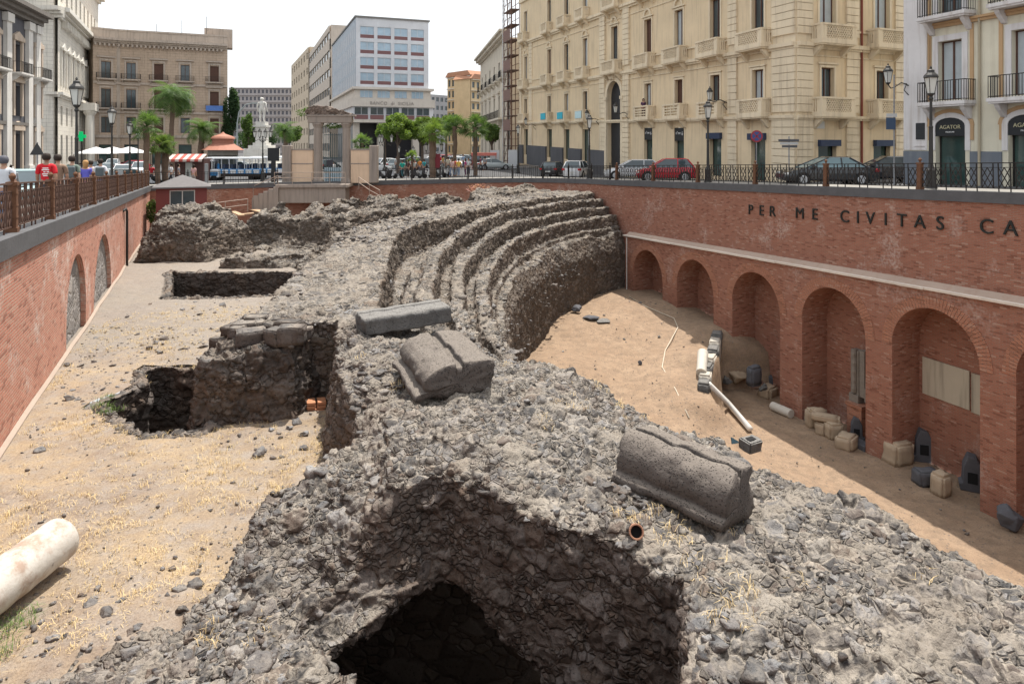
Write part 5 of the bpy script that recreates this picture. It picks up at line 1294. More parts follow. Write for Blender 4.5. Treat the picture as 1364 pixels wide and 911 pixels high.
for u_ in cc:
    o = window(CB, u_-.78, u_+.78, -2.2, .55, .28, M_dgls, M_iron, 1, kind='shop_door')
    m = MB(); m.prism([(u_-.8,.5)]+[(u_+.8*math.cos(a), 1.0+.42*math.sin(a)) for a in [PI*(1-i/8) for i in range(9)]]+[(u_+.8,.5)], -.004-.0, .05, axis='y')
    s_ = m.build('shop_fascia', MATS['black_sign'], CB)
    window(CB, u_-.62, u_+.62, 2.3, 5.25, .25, M_curt if u_ < 7 else M_gls, M_shut, 2); window(CB, u_-.62, u_+.62, 6.6, 9.3, .25, M_shut if u_ > cc[0] else M_gls, M_shut, 2); window(CB, u_-.6, u_+.6, 10.9, 13.4, .25, M_gls, M_shut, 2)
    balcony(CB, u_+.05, 2.45, 2.2, 0, .75, 'iron', mat=WHT); balcony(CB, u_+.05, 2.45, 6.5, 0, .75, 'iron', mat=WHT)
MB().tube([(uc3(32.1), -.1, -2.1), (uc3(32.1), -.1, 17)], .06, 8).build('downpipe', plain('beige_pipe', (.42,.36,.26), .6), CB)
MB().box(uc3(35.05)-.25, uc3(35.05)+.25, -.09, -.055, .35, 1.2).build('wall_plaque', plain('dark_plaque', (.03,.032,.035), .5), CB)
MB().box(uc3(34.5)-.2-.75, uc3(34.5)-.75+.42, -.1, -.06, -.0, 0.02).build('plaque_ledge', WHT, CB)

def lettering(txt, size, mat, parent, loc, name='lettering'):
    cu = bpy.data.curves.new('t', 'FONT'); cu.body = txt; cu.size = size; cu.extrude = .01; cu.align_x = 'CENTER'
    to = bpy.data.objects.new('t', cu); COL.objects.link(to); bpy.context.view_layer.update()
    me = bpy.data.meshes.new_from_object(to.evaluated_get(bpy.context.evaluated_depsgraph_get())); bpy.data.objects.remove(to); me.materials.clear(); me.materials.append(mat)
    o = bpy.data.objects.new(name, me); COL.objects.link(o); o.parent = parent; o.rotation_euler = (PI/2, 0, 0); o.location = loc; return o
M_gold = plain('gold_letters', (.50,.46,.30), .5); M_wlet = plain('white_letters', (.7,.7,.7), .5)
for u_ in cc: lettering('AGATOR', .27, M_gold, CB, (u_, -.02, .86)); lettering('PROFUMI', .11, M_wlet, CB, (u_, -.02, .66))
for i in (5, 6):
    u_ = cols[i]; z_ = SH*(u_-us0)+.62; lettering('n\u00b0me', .34, M_wlet, YP, (u_-.18, .03, z_)); lettering('6', .42, M_wlet, YP, (u_+.42, .03, z_-.08))
# ================================================================== FAR BUILDINGS
def dz_(x, y): return float(zs(x, y))
def simple_building(root, W, z0, z1, rows, cols, mat, mg, mf, wz=lambda r: None, trim=None, depth=10, bal=(), ww=1.1, split=2, m_top=None, sills=True, rowsplit=0, winset=None):
    """front wall with window grid, side and roof; rows = [(zbottom, ztop)], cols = u centres"""
    ops = [(u-ww/2, u+ww/2, a, b) for (a, b) in rows for u in cols]
    mb = MB(); wall_grid(mb, 0, W, z0, z1, ops, depth=.3); mb.box(0, W, .31, depth, z0, z1-.02); mb.build('wall', mat, root)
    for r, (a, b) in enumerate(rows):
        for k, u in enumerate(cols):
            g = mg if not isinstance(mg, list) else mg[(r*5+k*3+r*k) % len(mg)]
            window(root, u-ww/2, u+ww/2, a, b, .2, g, mf, split, rowsplit)
# brown palazzo (far left)
BRN = stucco('brown_palazzo_wall', (.54,.42,.32), (.16,.12,.09), .5, joints=.5); BRNT = stucco('brown_palazzo_trim', (.52,.44,.37), (.14,.11,.09), .6); BRO = stucco('ochre_field', (.47,.345,.20), (.2,.15,.1), .5)
a = P(157, 195, 121); b = P(303, 195, 128); dB = (b-a); WB = math.hypot(dB.x, dB.y); 
BP = facade_root('palazzo', (a.x, a.y), dB, 'brown three storey palazzo with iron balconies behind the palms')
zb0 = -3.2
cB = [WB*t for t in (.115, .36, .60, .875)]; rB = [(3.1, 5.7), (8.0, 11.2), (13.0, 16.0)]
rowsB = [(zb0+4.9, zb0+8.6)]
def brown_front(root, W, cols_):
    rws = [(2.4, 5.2, False), (6.8, 10.2, True), (12.0, 15.0, True)]
    ops = [(u-.75, u+.75, z0_-.0, z1_) for u in cols_ for (z0_, z1_, _) in rws]
    ops += [(u-1.1, u+1.1, -3.3, .3) for u in cols_]
    mb = MB(); wall_grid(mb, 0, W, -3.6, 18.6, ops, depth=.3); mb.build('wall', BRN, root)
    mb = MB(); mb.mark(); cornice(mb, 0, W, 11.1, [(.25, 0, .4)]); mb.mark(); cornice(mb, 0, W, 5.9, [(.3, 0, .4)]); mb.mark(); cornice(mb, 0, W, 1.5, [(.25, 0, .5)]); mb.mark(); cornice(mb, 0, W, 18.2, [(.3, 0, .3), (.6, .3, .6), (1.0, .6, 1.0)])
    n_ = int(W/.7)
    for i in range(n_): mb.box(.1+i*.7, .4+i*.7, -.62, -.02, 17.75, 18.18)
    mb.box(-.2, W, -.12, .25, 19.2, 20.6); mb.box(-.2, W, -.22, .3, 20.6, 20.9); mb.groups('cornice', BRNT, root)
    mb = MB()
    for u in cols_:
        for (z0_, z1_, bl) in rws:
            mb.mark(); mb.box(u-1.05, u-.78, -.12, -.004, z0_, z1_+.2); mb.box(u+.78, u+1.05, -.12, -.004, z0_, z1_+.2); mb.box(u-1.05, u+1.05, -.14, -.004, z1_+.2, z1_+.5)
            if bl: cornice(mb, u-1.45, u+1.45, z1_+.7, [(.35, 0, .25)])
    mb.groups('window_surround', BRNT, root)
    for k, u in enumerate(cols_):
        for (z0_, z1_, bl) in rws:
            window(root, u-.75, u+.75, z0_, z1_, .2, (M_shut if (k+int(z0_)) % 2 else M_gls), M_shut, 2)
            if bl: balcony(root, u, 3.0, z0_, 0, .8, 'iron', mat=BRNT, h=.95)
        window(root, u-1.1, u+1.1, -3.3, .3, .2, M_dgls, M_iron, 1, kind='shop_window')
brown_front(BP, WB, cB)
MB().box(0, WB, .31, 14, -3.6, 19.0).build('body', BRN, BP)
bl = MB(); bl.box(-1.45, 1.45, -.9, -.86, -.5, .45); o = bl.build('laundry', plain('blue_cloth', (.1,.2,.5), .8), BP); o.location = (cB[3], 0, 7.1)
a2 = P(124, 195, 118.5); Bc = facade_root('palazzo_wing', (a2.x, a2.y), (a-a2), 'narrow angled front of the brown palazzo at its left corner'); WC = math.hypot(a.x-a2.x, a.y-a2.y)+.12
brown_front(Bc, WC, [WC*.5]); MB().box(0, WC, .31, 12, -3.6, 19).build('body', BRN, Bc)
MB().box(14, 19, 3, 6, 19, 22.6).build('roof_hut', BRNT, BP)
for k in range(3): MB().tube([(6+k*4.2, 2, 19), (6+k*4.2, 2, 22.6+k)], .04, 5).build('antenna', M_iron, BP)
MB().box(-.35, .35, -.06, .4, -3.5, 20.4).build('corner_quoin', BRNT, BP)
# ornate white building and dark baroque front (left edge)
WST = stucco('ornate_white', (.76,.71,.62), (.25,.22,.18), .5, joints=.55); WSTT = stucco('ornate_trim', (.78,.74,.66), (.25,.21,.17), .55)
c0 = P(77, 195, 96); dO = Vector((-.467, 1)).normalized()
OW = facade_root('ornate_building', (c0.x, c0.y), dO, 'ornate pale stone building with columned doorway left of the brown palazzo'); LO = 44
ops = []; rowO = [(-2.6, 1.6), (3.0, 5.8), (8.8, 13.4), (21, 24.5)]; cO = [3+i*4.4 for i in range(9)]
for u in cO: ops += [(u-.8, u+.8, a_, b_) for a_, b_ in rowO]
mb = MB(); wall_grid(mb, 0, LO, -3.6, 31, ops, depth=.5); mb.box(0, LO, .51, 10, -3.6, 30.9); mb.build('wall', WST, OW)
mb = MB(); mb.mark(); cornice(mb, -.4, LO, 7.0, [(.3, 0, .3), (.7, .3, .7)]); cornice(mb, -.4, LO, 18.2, [(.4, 0, .5), (.9, .5, .9), (1.5, .9, 1.5)]); cornice(mb, -.4, LO, 28.5, [(.5, 0, .5), (1.2, .5, 1.2)])
for u in cO:
    mb.mark(); cornice(mb, u-1.3, u+1.3, 13.9, [(.5, 0, .35)]); mb.prism([(u-1.3, 14.26), (u+1.3, 14.26), (u, 15.1)], -.45, -.01, axis='y')
    mb.box(u-1.2, u-.84, -.25, -.01, 8.6, 13.9); mb.box(u+.84, u+1.2, -.25, -.01, 8.6, 13.9)
    for k in range(3): mb.mark().box(u-.2+k*1.4, u+.2+k*1.4, -.85, -.02, 17.2, 18.2)
mb.groups('cornice', WSTT, OW)
for i, u in enumerate(cO):
    for a_, b_ in rowO: window(OW, u-.8, u+.8, a_, b_, .35, M_gls, M_shut, 2)
mb = MB()
for u in (20, 22.2, 28.6, 30.8): mb.lathe([(.9, -3.4), (.9, -2.9), (.62, -2.7), (.55, 5.2), (.9, 5.7), (.9, 6)], (u, -1.3, 0), 12)
mb.box(19, 32, -2.3, -.02, 6.0, 7.3); mb.build('portico', WSTT, OW)
EW = empty('end_front', (0, 0, 0), parent=OW); EW.matrix_local = Matrix.Rotation(PI/2+math.atan2(.467, 1)*1.0, 4, 'Z').inverted() @ Matrix.Translation((0,0,0))
mb = MB(); mb.box(-6.5, -.6, .02, .3, -3.6, 31); 
for z in np.arange(-3, 6.6, .62): mb.box(-6.2, -.7, -.1, .016, z, z+.5)
cornice(mb, -6.6, .3, 7.0, [(.3, 0, .3), (.7, .3, .7)], y=.01); cornice(mb, -6.6, 1, 18.2, [(.4, 0, .5), (.9, .5, .9), (1.5, .9, 1.5)], y=.01); mb.build('wall', WST, EW)
MB().box(-6.4, -.65, -.2, -.11, -3.4, -1.6).build('plinth', M_lav, EW)
c1 = P(50, 195, 70); dBq = Vector((.313, -1)).normalized()*-1
DB = facade_root('baroque_building', (c1.x-dBq.x*24, c1.y-dBq.y*24), dBq, 'baroque front of dark lava and white stone pilasters at the left edge')
# facade runs away from the viewer; its right end is at px 50
DK = stucco('dark_lava_field', (.12,.12,.135), (.2,.18,.17), .5); WS = stucco('white_limestone', (.78,.75,.70), (.28,.24,.2), .45); PK = stucco('tawny_trim', (.60,.49,.39), (.22,.17,.13), .5)
cD = [3+i*5.2 for i in range(5)]; rD = [(-2.3, 1.2), (2.9, 5.8), (7.0, 9.8)]
ops = [(u-.8, u+.8, a_, b_) for u in cD for a_, b_ in rD]
mb = MB(); wall_grid(mb, 0, 24, -3.4, 12.6, ops, depth=.4); mb.box(0, 24, .41, 9, -3.4, 12.6); mb.build('wall', DK, DB)
mb = MB()
for u in [x+2.6 for x in cD[:-1]]+[.5, 23.3]:
    mb.mark(); mb.box(u-.55, u+.55, -.35, -.01, -2.2, 12.3); mb.box(u-.7, u+.7, -.45, -.01, -2.4, -1.9); mb.box(u-.75, u+.75, -.5, -.01, 11.5, 12.3)
mb.groups('pilaster', WS, DB)
mb = MB()
for u in cD:
    for a_, b_ in rD:
        mb.mark(); mb.box(u-1.2, u-.82, -.2, -.01, a_, b_+.3); mb.box(u+.82, u+1.2, -.2, -.01, a_, b_+.3); mb.box(u-1.3, u+1.3, -.3, -.01, b_+.3, b_+.7); mb.prism([(u-1.2, b_+.72), (u+1.2, b_+.72), (u, b_+1.2)], -.25, -.01, axis='y')
mb.groups('window_surround', PK, DB)
mb = MB(); cornice(mb, 0, 24.3, 12.4, [(.5, 0, .4), (.9, .4, .8), (1.4, .8, 1.2)]); cornice(mb, 0, 24, 2.0, [(.3, 0, .3)]); mb.build('cornice', plain('lava_cornice', (.2,.18,.16), .9, 0, .3, 3), DB)
for u in cD:
    for a_, b_ in rD: window(DB, u-.8, u+.8, a_, b_, .3, M_gls, M_shut, 2)
    balcony(DB, u, 2.9, 7.0, 0, .9, 'iron', mat=WS)
# modern office block
CON = stucco('pale_concrete', (.70,.71,.74), (.4,.4,.4), .2); CONB = stucco('beige_concrete', (.68,.62,.55), (.3,.25,.2), .3)
M_blue = plain('sky_glass', (.34,.46,.56), .12, 0, .35, .6); M_blue.node_tree.nodes['Principled BSDF'].inputs['Specular IOR Level'].default_value = .9
M_red = plain('dark_red_panel', (.20,.10,.10), .5, 0, .1, 3); M_alu = plain('aluminium', (.55,.57,.6), .4, .2, .08)
Om = P(474, 195, 140); dM = Vector((1, .385)).normalized(); 
MO = facade_root('office_block', (Om.x, Om.y), dM, 'modern pale office block with bands of blue glass windows'); WM = 15.4
z_up, z_top = 12.3, 26.7
ops = []; fl = (z_top-1.2-z_up-.4)/4
for r in range(4):
    z0_ = z_up+.6+r*fl
    for c in range(4): ops.append((.9+c*3.55, .9+c*3.55+2.85, z0_, z0_+fl-.75))
mb = MB(); wall_grid(mb, 0, WM, z_up, z_top, ops, depth=.3); mb.box(-.0, WM, .31, 44, z_up, z_top-.05); mb.build('wall', CON, MO)
for (a_, b_, c_, d_) in ops:
    g = window(MO, a_, b_, c_+.75, d_, .15, M_blue, M_alu, 2); MB().box(a_, b_, .12, .2, c_, c_+.73).build('spandrel', M_red, MO)
MB().box(-.25, WM+.25, -.25, 44, z_top, z_top+.35).build('roof_edge', plain('roof_dark', (.2,.19,.18), .8), MO)
mb = MB(); side = empty('side_front', (0, 0, 0), parent=MO); side.rotation_euler = (0, 0, -PI/2-.0); side.location = (0, 44, 0)
ops = []
for c in range(14):
    for r in range(4): ops.append((1.0+c*3.05, 1.0+c*3.05+1.5, z_up+.6+r*fl, z_up+r*fl+fl-.2))
mb = MB(); wall_grid(mb, 0, 44, z_up, z_top, ops, y=-.02, depth=.15); mb.build('wall', plain('grey_blue_panel', (.26,.33,.40), .4), side)
mb = MB()
for c in range(29): mb.box(.4+c*1.52, .62+c*1.52, -.06, -.03, z_up, z_top)
mb.build('fin', CON, side)
for (a_, b_, c_, d_) in ops: MB().quad((a_,.1,c_), (b_,.1,c_), (b_,.1,d_), (a_,.1,d_)).build('window', M_gls, side)
mb = MB(); mb.box(-.8, WM+1.0, -.9, 46, z_up-.5, z_up-.01); mb.box(-1, WM+1.2, -1.1, 46, 8.2, 9.9); mb.box(-1.1, WM+1.4, -1.3, 46, 4.9, 5.5); mb.build('slab', CONB, MO)
mb = MB(); mb.box(-.2, WM+.4, -.3, 44, 9.92, z_up-.52); mb.build('recessed_storey', CONB, MO)
for c in range(4): window(MO, .8+c*3.6, .8+c*3.6+2.6, 10.1, z_up-.7, -.38, M_blue, M_alu, 3)
mb = MB(); mb.box(-.6, WM+.9, -.6, 44, 5.52, 8.18); mb.build('lower_storey', CON, MO)
for c in range(5): window(MO, -.4+c*3.25, -.4+c*3.25+2.8, 6.5, 8.1, -.75, M_gls, M_alu, 2); MB().box(-.4+c*3.25, -.4+c*3.25+2.8, -.74, -.62, 5.6, 6.48).build('spandrel', M_red, MO)
mb = MB(); mb.box(1, WM-.5, 3.5, 40, -4, 4.88); mb.build('ground_storey', plain('dark_glass_hall', (.03,.03,.035), .3), MO)
mb = MB(); mb.box(4.6, 6.2, .2, 1.6, -4, 4.88); mb.box(12, 13.4, .2, 1.6, -4, 4.88); mb.box(-.4, .8, .2, 1.6, -4, 4.88); mb.build('pillar', CONB, MO)
cu = bpy.data.curves.new('t', 'FONT'); cu.body = 'BANCO  di  SICILIA'; cu.size = .95; cu.extrude = .04; cu.align_x = 'CENTER'; cu.space_character = 1.15
to = bpy.data.objects.new('t', cu); COL.objects.link(to); bpy.context.view_layer.update()
me = bpy.data.meshes.new_from_object(to.evaluated_get(bpy.context.evaluated_depsgraph_get())); bpy.data.objects.remove(to); me.materials.clear(); me.materials.append(plain('sign_grey', (.34,.31,.28), .6))
o = bpy.data.objects.new('sign_lettering', me); COL.objects.link(o); o.parent = MO; o.rotation_euler = (PI/2, 0, 0); o.location = (7.3, -1.15, 8.65)
# blocks further back
def backblock(name, pxl, pxr, Yl, Yr, ytop, label, mat, nf, nc, z0=-3.5, depth=18, glass=None, ww=.55, hh=.5, trim=None, roof=None, band=None, cat='building', attach=None):
    a = P(pxl, ytop, Yl); b = P(pxr, ytop, Yr); zt = a.z; d = b-a; W = math.hypot(d.x, d.y)
    r = facade_root(name, (a.x, a.y), d, label, cat); fh = (zt-z0-.8)/nf; cw = W/nc
    ops = [(cw*(c+.5-ww/2), cw*(c+.5+ww/2), z0+.6+fh*k+fh*(.5-hh/2), z0+.6+fh*k+fh*(.5+hh/2)) for k in range(nf) for c in range(nc)]
    mb = MB(); wall_grid(mb, 0, W, z0, zt, ops, depth=.35); mb.box(0, W, .36, depth, z0, zt-.02); mb.build('wall', mat, r)
    n_ = 0
    g0 = None
    for (a_, b_, c_, d_) in ops:
        if g0 is None or abs((b_-a_)-gw) > 1e-3: g0 = MB().quad((0,0,0), (b_-a_,0,0), (b_-a_,0,d_-c_), (0,0,d_-c_)).build('window', glass or M_gls, r); gw = b_-a_; o = g0
        else: o = g0.copy(); COL.objects.link(o); o.parent = r
        o.location = (a_, .25, c_)
    if band:
        mb = MB()
        for k in range(nf+1): mb.box(-.05, W+.05, -band, -.01, z0+.35+fh*k, z0+.6+fh*k)
        mb.build('balcony_band', trim or CON, r)
    if roof:
        MB().prism([(-.6, zt), (W+.6, zt), (W-1, zt+1.6), (1, zt+1.6)], -.6, depth, axis='y').build('roof', roof, r)
    return r
BEI = stucco('beige_office', (.60,.52,.44), (.3,.24,.18), .3); PNK = stucco('pinkish_tower', (.47,.43,.42), (.2,.18,.18), .3); OCH = stucco('ochre_flats', (.68,.53,.33), (.3,.2,.12), .3)
M_tile = plain('terracotta_roof', (.42,.22,.14), .9, 0, .2, 1)
backblock('office_building', 412, 439, 245, 186, 72, 'grey banded office building directly behind the modern block', BEI, 7, 9, glass=M_gls, ww=.95, hh=.42)
backblock('office_building', 388, 411, 310, 250, 88, 'beige windowed building receding behind the grey banded office', stucco('tan_flats', (.62,.51,.38), (.3,.24,.18), .3), 7, 7, ww=.4, hh=.45)
backblock('apartment_block', 305, 390, 330, 330, 117, 'wide greyish pink apartment block at the end of the avenue', PNK, 9, 16, glass=plain('far_window', (.14,.14,.16), .4), ww=.6, hh=.5, band=.5, trim=stucco('far_band', (.42,.38,.37), (.2,.2,.2), .2))
backblock('apartment_block', 596, 627, 236, 226, 104, 'ochre apartment block with white grid right of the modern office', OCH, 7, 6, ww=.62, hh=.6, band=.4, trim=stucco('white_band', (.7,.67,.62), (.4,.4,.4), .2), roof=M_tile, depth=8)
backblock('apartment_block', 627.5, 652, 225, 232, 105, 'ochre apartment block with balconies beside the old palace', OCH, 7, 4, ww=.55, hh=.55, band=1.0, trim=stucco('balcony_pale', (.7,.6,.46), (.4,.4,.4), .2), roof=M_tile, depth=8)
backblock('apartment_block', 574, 597, 255, 262, 126, 'grey flats half hidden behind the modern office', stucco('grey_flats', (.40,.40,.41), (.2,.2,.2), .3), 7, 4, ww=.6, hh=.5)
# old palace beside the scaffolding
OLD = stucco('old_palace', (.68,.61,.50), (.25,.2,.16), .5)
a = P(640, 100, 135); b = P(676, 195, 100); d = b-a; Wp = math.hypot(d.x, d.y)
OP = facade_root('old_palace', (a.x, a.y), d, 'pale old palace with heavy balconies left of the scaffolding')
ops = []; co = [Wp*(i+.5)/6 for i in range(6)]
for u in co: ops += [(u-.8, u+.8, q, w_) for q, w_ in ((-2.8, 1.2), (4.6, 8.0), (10.4, 13.4))]
mb = MB(); wall_grid(mb, 0, Wp, -3.6, 16.2, ops, depth=.4); mb.box(0, Wp, .41, 20, -3.6, 16.1); mb.build('wall', OLD, OP)
mb = MB(); cornice(mb, -.5, Wp+.3, 16.2, [(.4, 0, .3), (.9, .3, .8), (1.3, .8, 1.1)]); cornice(mb, -.3, Wp, 3.4, [(.4, 0, .5)]); mb.box(-.4, Wp, -1.4, 0, 3.95, 4.25)
for u in co: cornice(mb, u-1.2, u+1.2, 8.4, [(.4, 0, .3)])
for i in range(14): mb.box(i*Wp/14, i*Wp/14+.3, -1.2, -.02, 3.2, 3.9)
mb.build('cornice', OLD, OP)
for q in ops: window(OP, *q, .3, M_gls, M_shut)
m = MB(); m.beam((-.3, -1.35, 5.3), (Wp, -1.35, 5.3), .07)
for i in range(90): x = i*Wp/90; m.beam((x, -1.35, 4.2), (x, -1.35, 5.3), .035)
m.build('balcony_railing', M_iron, OP)
for u in co: balcony(OP, u, 2.6, 10.4, 0, .8, 'iron', mat=OLD)
# scaffolding
a = P(680, 195, 97); SCF = empty('scaffolding', (a.x, a.y, -3.1), math.atan2(-1, .3), 'tall rusty scaffolding tower between the old palace and the yellow palazzo', 'scaffolding')
M_scf = plain('scaffold_rust', (.16,.09,.07), .8, .2, .4, 3)
mb = MB(); Hs = 27
for x in (0, 1.8, 3.6):
    for y in (-1.0, .2): mb.beam((x, y, 0), (x, y, Hs), .09)
for k in range(13):
    z = k*2.1+1
    for y in (-1.0, .2): mb.beam((0, y, z+1), (3.6, y, z+1), .06); mb.beam((0, y, z), (3.6, y, z), .06)
    for x in (0, 1.8): mb.beam((x, -1.0, z), (x+1.8, -1.0, z+2.1), .05)
mb.build('frame', M_scf, SCF)
for k in range(13):
    o = MB().box(-.1, 3.7, -1.05, .25, 0, .09).build('deck', plain('scaffold_deck', (.14,.10,.09), .9), SCF); o.location = (0, 0, k*2.1+1.0)
for k in (2, 4, 6, 8): o = MB().box(.1, 3.5, -1.12, -1.08, 0, 1.5).build('netting', plain('scaffold_net', (.22,.14,.12), .95), SCF); o.location = (0, 0, k*2.1+1.1)
mb = MB()
for x in (-1.4, -.5):
    for y in (-.8, 0): mb.beam((x, y, 0), (x, y, Hs), .06)
for k in range(26): mb.beam((-1.4, -.8, k), (-.5, -.8, k+1), .035); mb.beam((-1.4, -.8, k), (-.5, -.8, k), .035)
mb.build('hoist_mast', M_alu, SCF)
for k, (x0, lab) in enumerate(((659, 'white site hoarding panel left of the scaffolding foot'), (683, 'white site hoarding panel right of the scaffolding foot'))):
    p = P(x0, 215, 88); z = dz_(p.x, p.y); o = MB().box(-.6, .6, -.04, .04, 0, 2.4).build('hoarding', plain('hoarding_white', (.6,.61,.63), .6), bevel=.01, label=lab, cat='hoarding'); o.location = (p.x, p.y, z)
# ================================================================== GATEWAY, BOOTH, STEPS
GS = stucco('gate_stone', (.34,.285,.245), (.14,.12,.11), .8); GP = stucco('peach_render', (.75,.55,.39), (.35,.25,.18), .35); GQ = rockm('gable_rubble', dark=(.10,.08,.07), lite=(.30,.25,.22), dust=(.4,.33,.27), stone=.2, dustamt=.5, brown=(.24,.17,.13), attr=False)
gz = dz_(-17, 59)+.02; Yg = 59.2; g0 = P(380, 238, Yg); sc = Yg/F
GT = empty('stone_gateway', (g0.x, Yg, gz), .03, 'ancient looking stone gateway with two columns and a broken rubble gable', 'gateway')
def gx(px): return (px-380)*sc
hz_ = lambda py: -(py-HY)*sc-gz
for a_, b_ in ((417, 430), (455, 467)):
    mb = MB(); x = gx((a_+b_)/2); r_ = gx(380+(b_-a_)/2); mb.box(x-r_*1.05, x+r_*1.05, -.42, .42, 0, .25); mb.lathe([(r_*1.05, .25), (r_*.95, .4), (r_*.92, .45), (r_*.86, hz_(171)), (r_*1.0, hz_(168)), (r_*1.15, hz_(166)), (r_*1.15, hz_(164))], (x, 0, 0), 14); mb.build('column', GS, GT)
mb = MB(); mb.box(gx(411), gx(469), -.42, .42, hz_(164), hz_(154.5)); mb.box(gx(408), gx(473), -.5, .5, hz_(155.5), hz_(153.5)); mb.build('lintel', GS, GT, bevel=.04)
X_, Z_ = np.meshgrid(np.linspace(gx(408), gx(472), 60), np.linspace(0, 1, 14))
topz = np.interp(X_, [gx(408), gx(413), gx(424), gx(440), gx(452), gx(472)], [hz_(148), hz_(142.5), hz_(141.5), hz_(142.5), hz_(147), hz_(153)])
zz_ = hz_(153.6)+(topz-hz_(153.6))*Z_
vf = np.concatenate([np.stack([X_, 0*X_-.40, zz_], -1).reshape(-1, 3), np.stack([X_, 0*X_+.40, zz_], -1).reshape(-1, 3)]); vf += .09*np.stack([fbm(vf*3, 3, 1), fbm(vf*3, 3, 2), fbm(vf*3, 3, 3)], 1)
id_ = np.arange(X_.size).reshape(X_.shape); q1 = np.stack([id_[:-1,:-1], id_[:-1,1:], id_[1:,1:], id_[1:,:-1]], -1).reshape(-1, 4); N_ = X_.size
tp_ = np.stack([id_[-1,:-1], id_[-1,1:], id_[-1,1:]+N_, id_[-1,:-1]+N_], -1)
npmesh('gable', vf, np.concatenate([q1, q1[:, ::-1]+N_, tp_]), GQ, parent=GT, smooth=False)
for k, (x0, x1) in enumerate(((389, 417), (467, 493))):
    MB().box(gx(x0)+.01, gx(x1)-.01, -.16, .16, 0, hz_(200.5)).build('side_wall', GP, GT); MB().box(gx(x0), gx(x1), -.2, .2, hz_(200.5), hz_(198.5)).build('coping', GS, GT); MB().box(gx(x0)+.02, gx(x1)-.02, -.18, -.162, hz_(219), hz_(217.6)).build('moulding', GS, GT)
for x0, x1 in ((377, 389), (492, 503)): m = MB(); m.box(gx(x0), gx(x1), -.35, .35, 0, hz_(194)); m.build('pier', GS, GT, bevel=.06)
gt = MB(); xa, xb = gx(431), gx(454)
for i in range(9): x = xa+(xb-xa)*i/8; gt.beam((x, 0, 0), (x, 0, hz_(178)), .045)
for z in (.1, 1.0, 2.2, hz_(180)): gt.beam((xa, 0, z), (xb, 0, z), .05)
gt.build('iron_gate', plain('teal_iron', (.05,.08,.085), .6), GT)
MB().box(xa+.05, xb-.05, .05, .07, .1, 1.35).build('frosted_panel', plain('frosted_blue', (.42,.52,.58), .3), GT); MB().box(xa+.25, xa+.8, -.06, -.03, 1.5, 2.0).build('notice', plain('dark_notice', (.04,.04,.05), .5), GT)
# weeds on the gateway
def leafcloud(name, centers, n, size, mat, seed, parent=None, flat=.7, **kw):
    r = np.random.RandomState(seed); V = []; 
    for (c, rad, k) in centers:
        m = int(n*k); d = r.normal(0, 1, (m, 3)); d /= np.linalg.norm(d, axis=1, keepdims=True); rr_ = r.uniform(.35, 1, (m, 1))**.6
        V.append(np.array(c)+d*rr_*np.array(rad))
    C = np.concatenate(V); m = len(C); a = r.normal(0, 1, (m, 3)); a[:, 2] *= flat; a /= np.linalg.norm(a, axis=1, keepdims=True); b = np.cross(a, r.normal(0, 1, (m, 3))); b /= np.linalg.norm(b, axis=1, keepdims=True)
    s_ = size*r.uniform(.6, 1.4, (m, 1)); v = np.stack([C-a*s_, C-b*s_*.45, C+a*s_, C+b*s_*.45], 1).reshape(-1, 3)
    return npmesh(name, v, np.arange(m*4).reshape(-1, 4), mat, parent=parent, smooth=False, **kw)
def leafm(name, c1, c2):
    t = NT(name); g = t.n('NewGeometry'); r = g.outputs['Random Per Island']; c = t.mix(r, c1, c2)
    t.col(c); t.rough(.55); tr = t.n('BsdfTranslucent'); t.l(t.mix(1.0, c, (1.0, 1.0, .55), 'MULTIPLY'), tr.inputs[0])
    mx = t.n('MixShader'); mx.inputs[0].default_value = .5; t.l(t.b.outputs[0], mx.inputs[1]); t.l(tr.outputs[0], mx.inputs[2])
    t.l(mx.outputs[0], t.t.nodes['Material Output'].inputs[0]); return t.m
LF = leafm('leaf_fresh', (.11,.19,.04), (.22,.31,.08)); LD = leafm('leaf_dark', (.03,.07,.03), (.07,.12,.05)); LP = leafm('palm_leaf', (.07,.14,.04), (.15,.24,.075)); LB = leafm('leaf_mid', (.09,.16,.045), (.16,.25,.08))
leafcloud('creeper', [((gx(443), .1, hz_(168)), (.8, .35, .28), 1), ((gx(402), .3, hz_(150)), (.7, .4, .35), .6), ((gx(407), .3, hz_(146)), (.35, .3, .25), .4)], 420, .07, LB, 3, parent=GT)
# paved landing and brick base below the gate, steps and railings
mb = MB(); mb.box(gx(377), gx(470), -2.2, .5, -.3, -.02); mb.box(gx(380), gx(466), -2.0, -.3, -1.6, -.31); mb.build('landing', GS, GT, bevel=.04)
ST = empty('stone_steps', (g0.x, Yg-1.3, gz-.2), 0, 'rubble stone steps going down from the gateway landing to the ruins', 'steps')
mb = MB(); ns = 11
for i in range(ns): mb.box(gx(382)-(i+1)*.42, gx(382)-i*.42, -.9, .9, -2.6, -.18*i-.02)
mb.build('flight', GS, ST, bevel=.03)
m = MB()
for y in (-.9, .9):
    m.tube([(gx(382), y, .95), (gx(382)-ns*.42, y, .95-.18*ns)], .03, 6)
    for i in (0, 5, 11): m.tube([(gx(382)-i*.42, y, -.18*i-.2), (gx(382)-i*.42, y, .95-.18*i)], .025, 6)
m.build('handrail', plain('pale_rail', (.38,.30,.25), .5, .3), ST)
def rail_(pts, label, h=1.0):
    m = MB()
    for f_ in (1, .55): m.tube([p+Vector((0,0,h*f_)) for p in pts], .028, 6)
    for p in pts: m.tube([p, p+Vector((0,0,h))], .028, 6)
    return m.build('railing', MATS['pale_rail'], label=label, cat='railing')
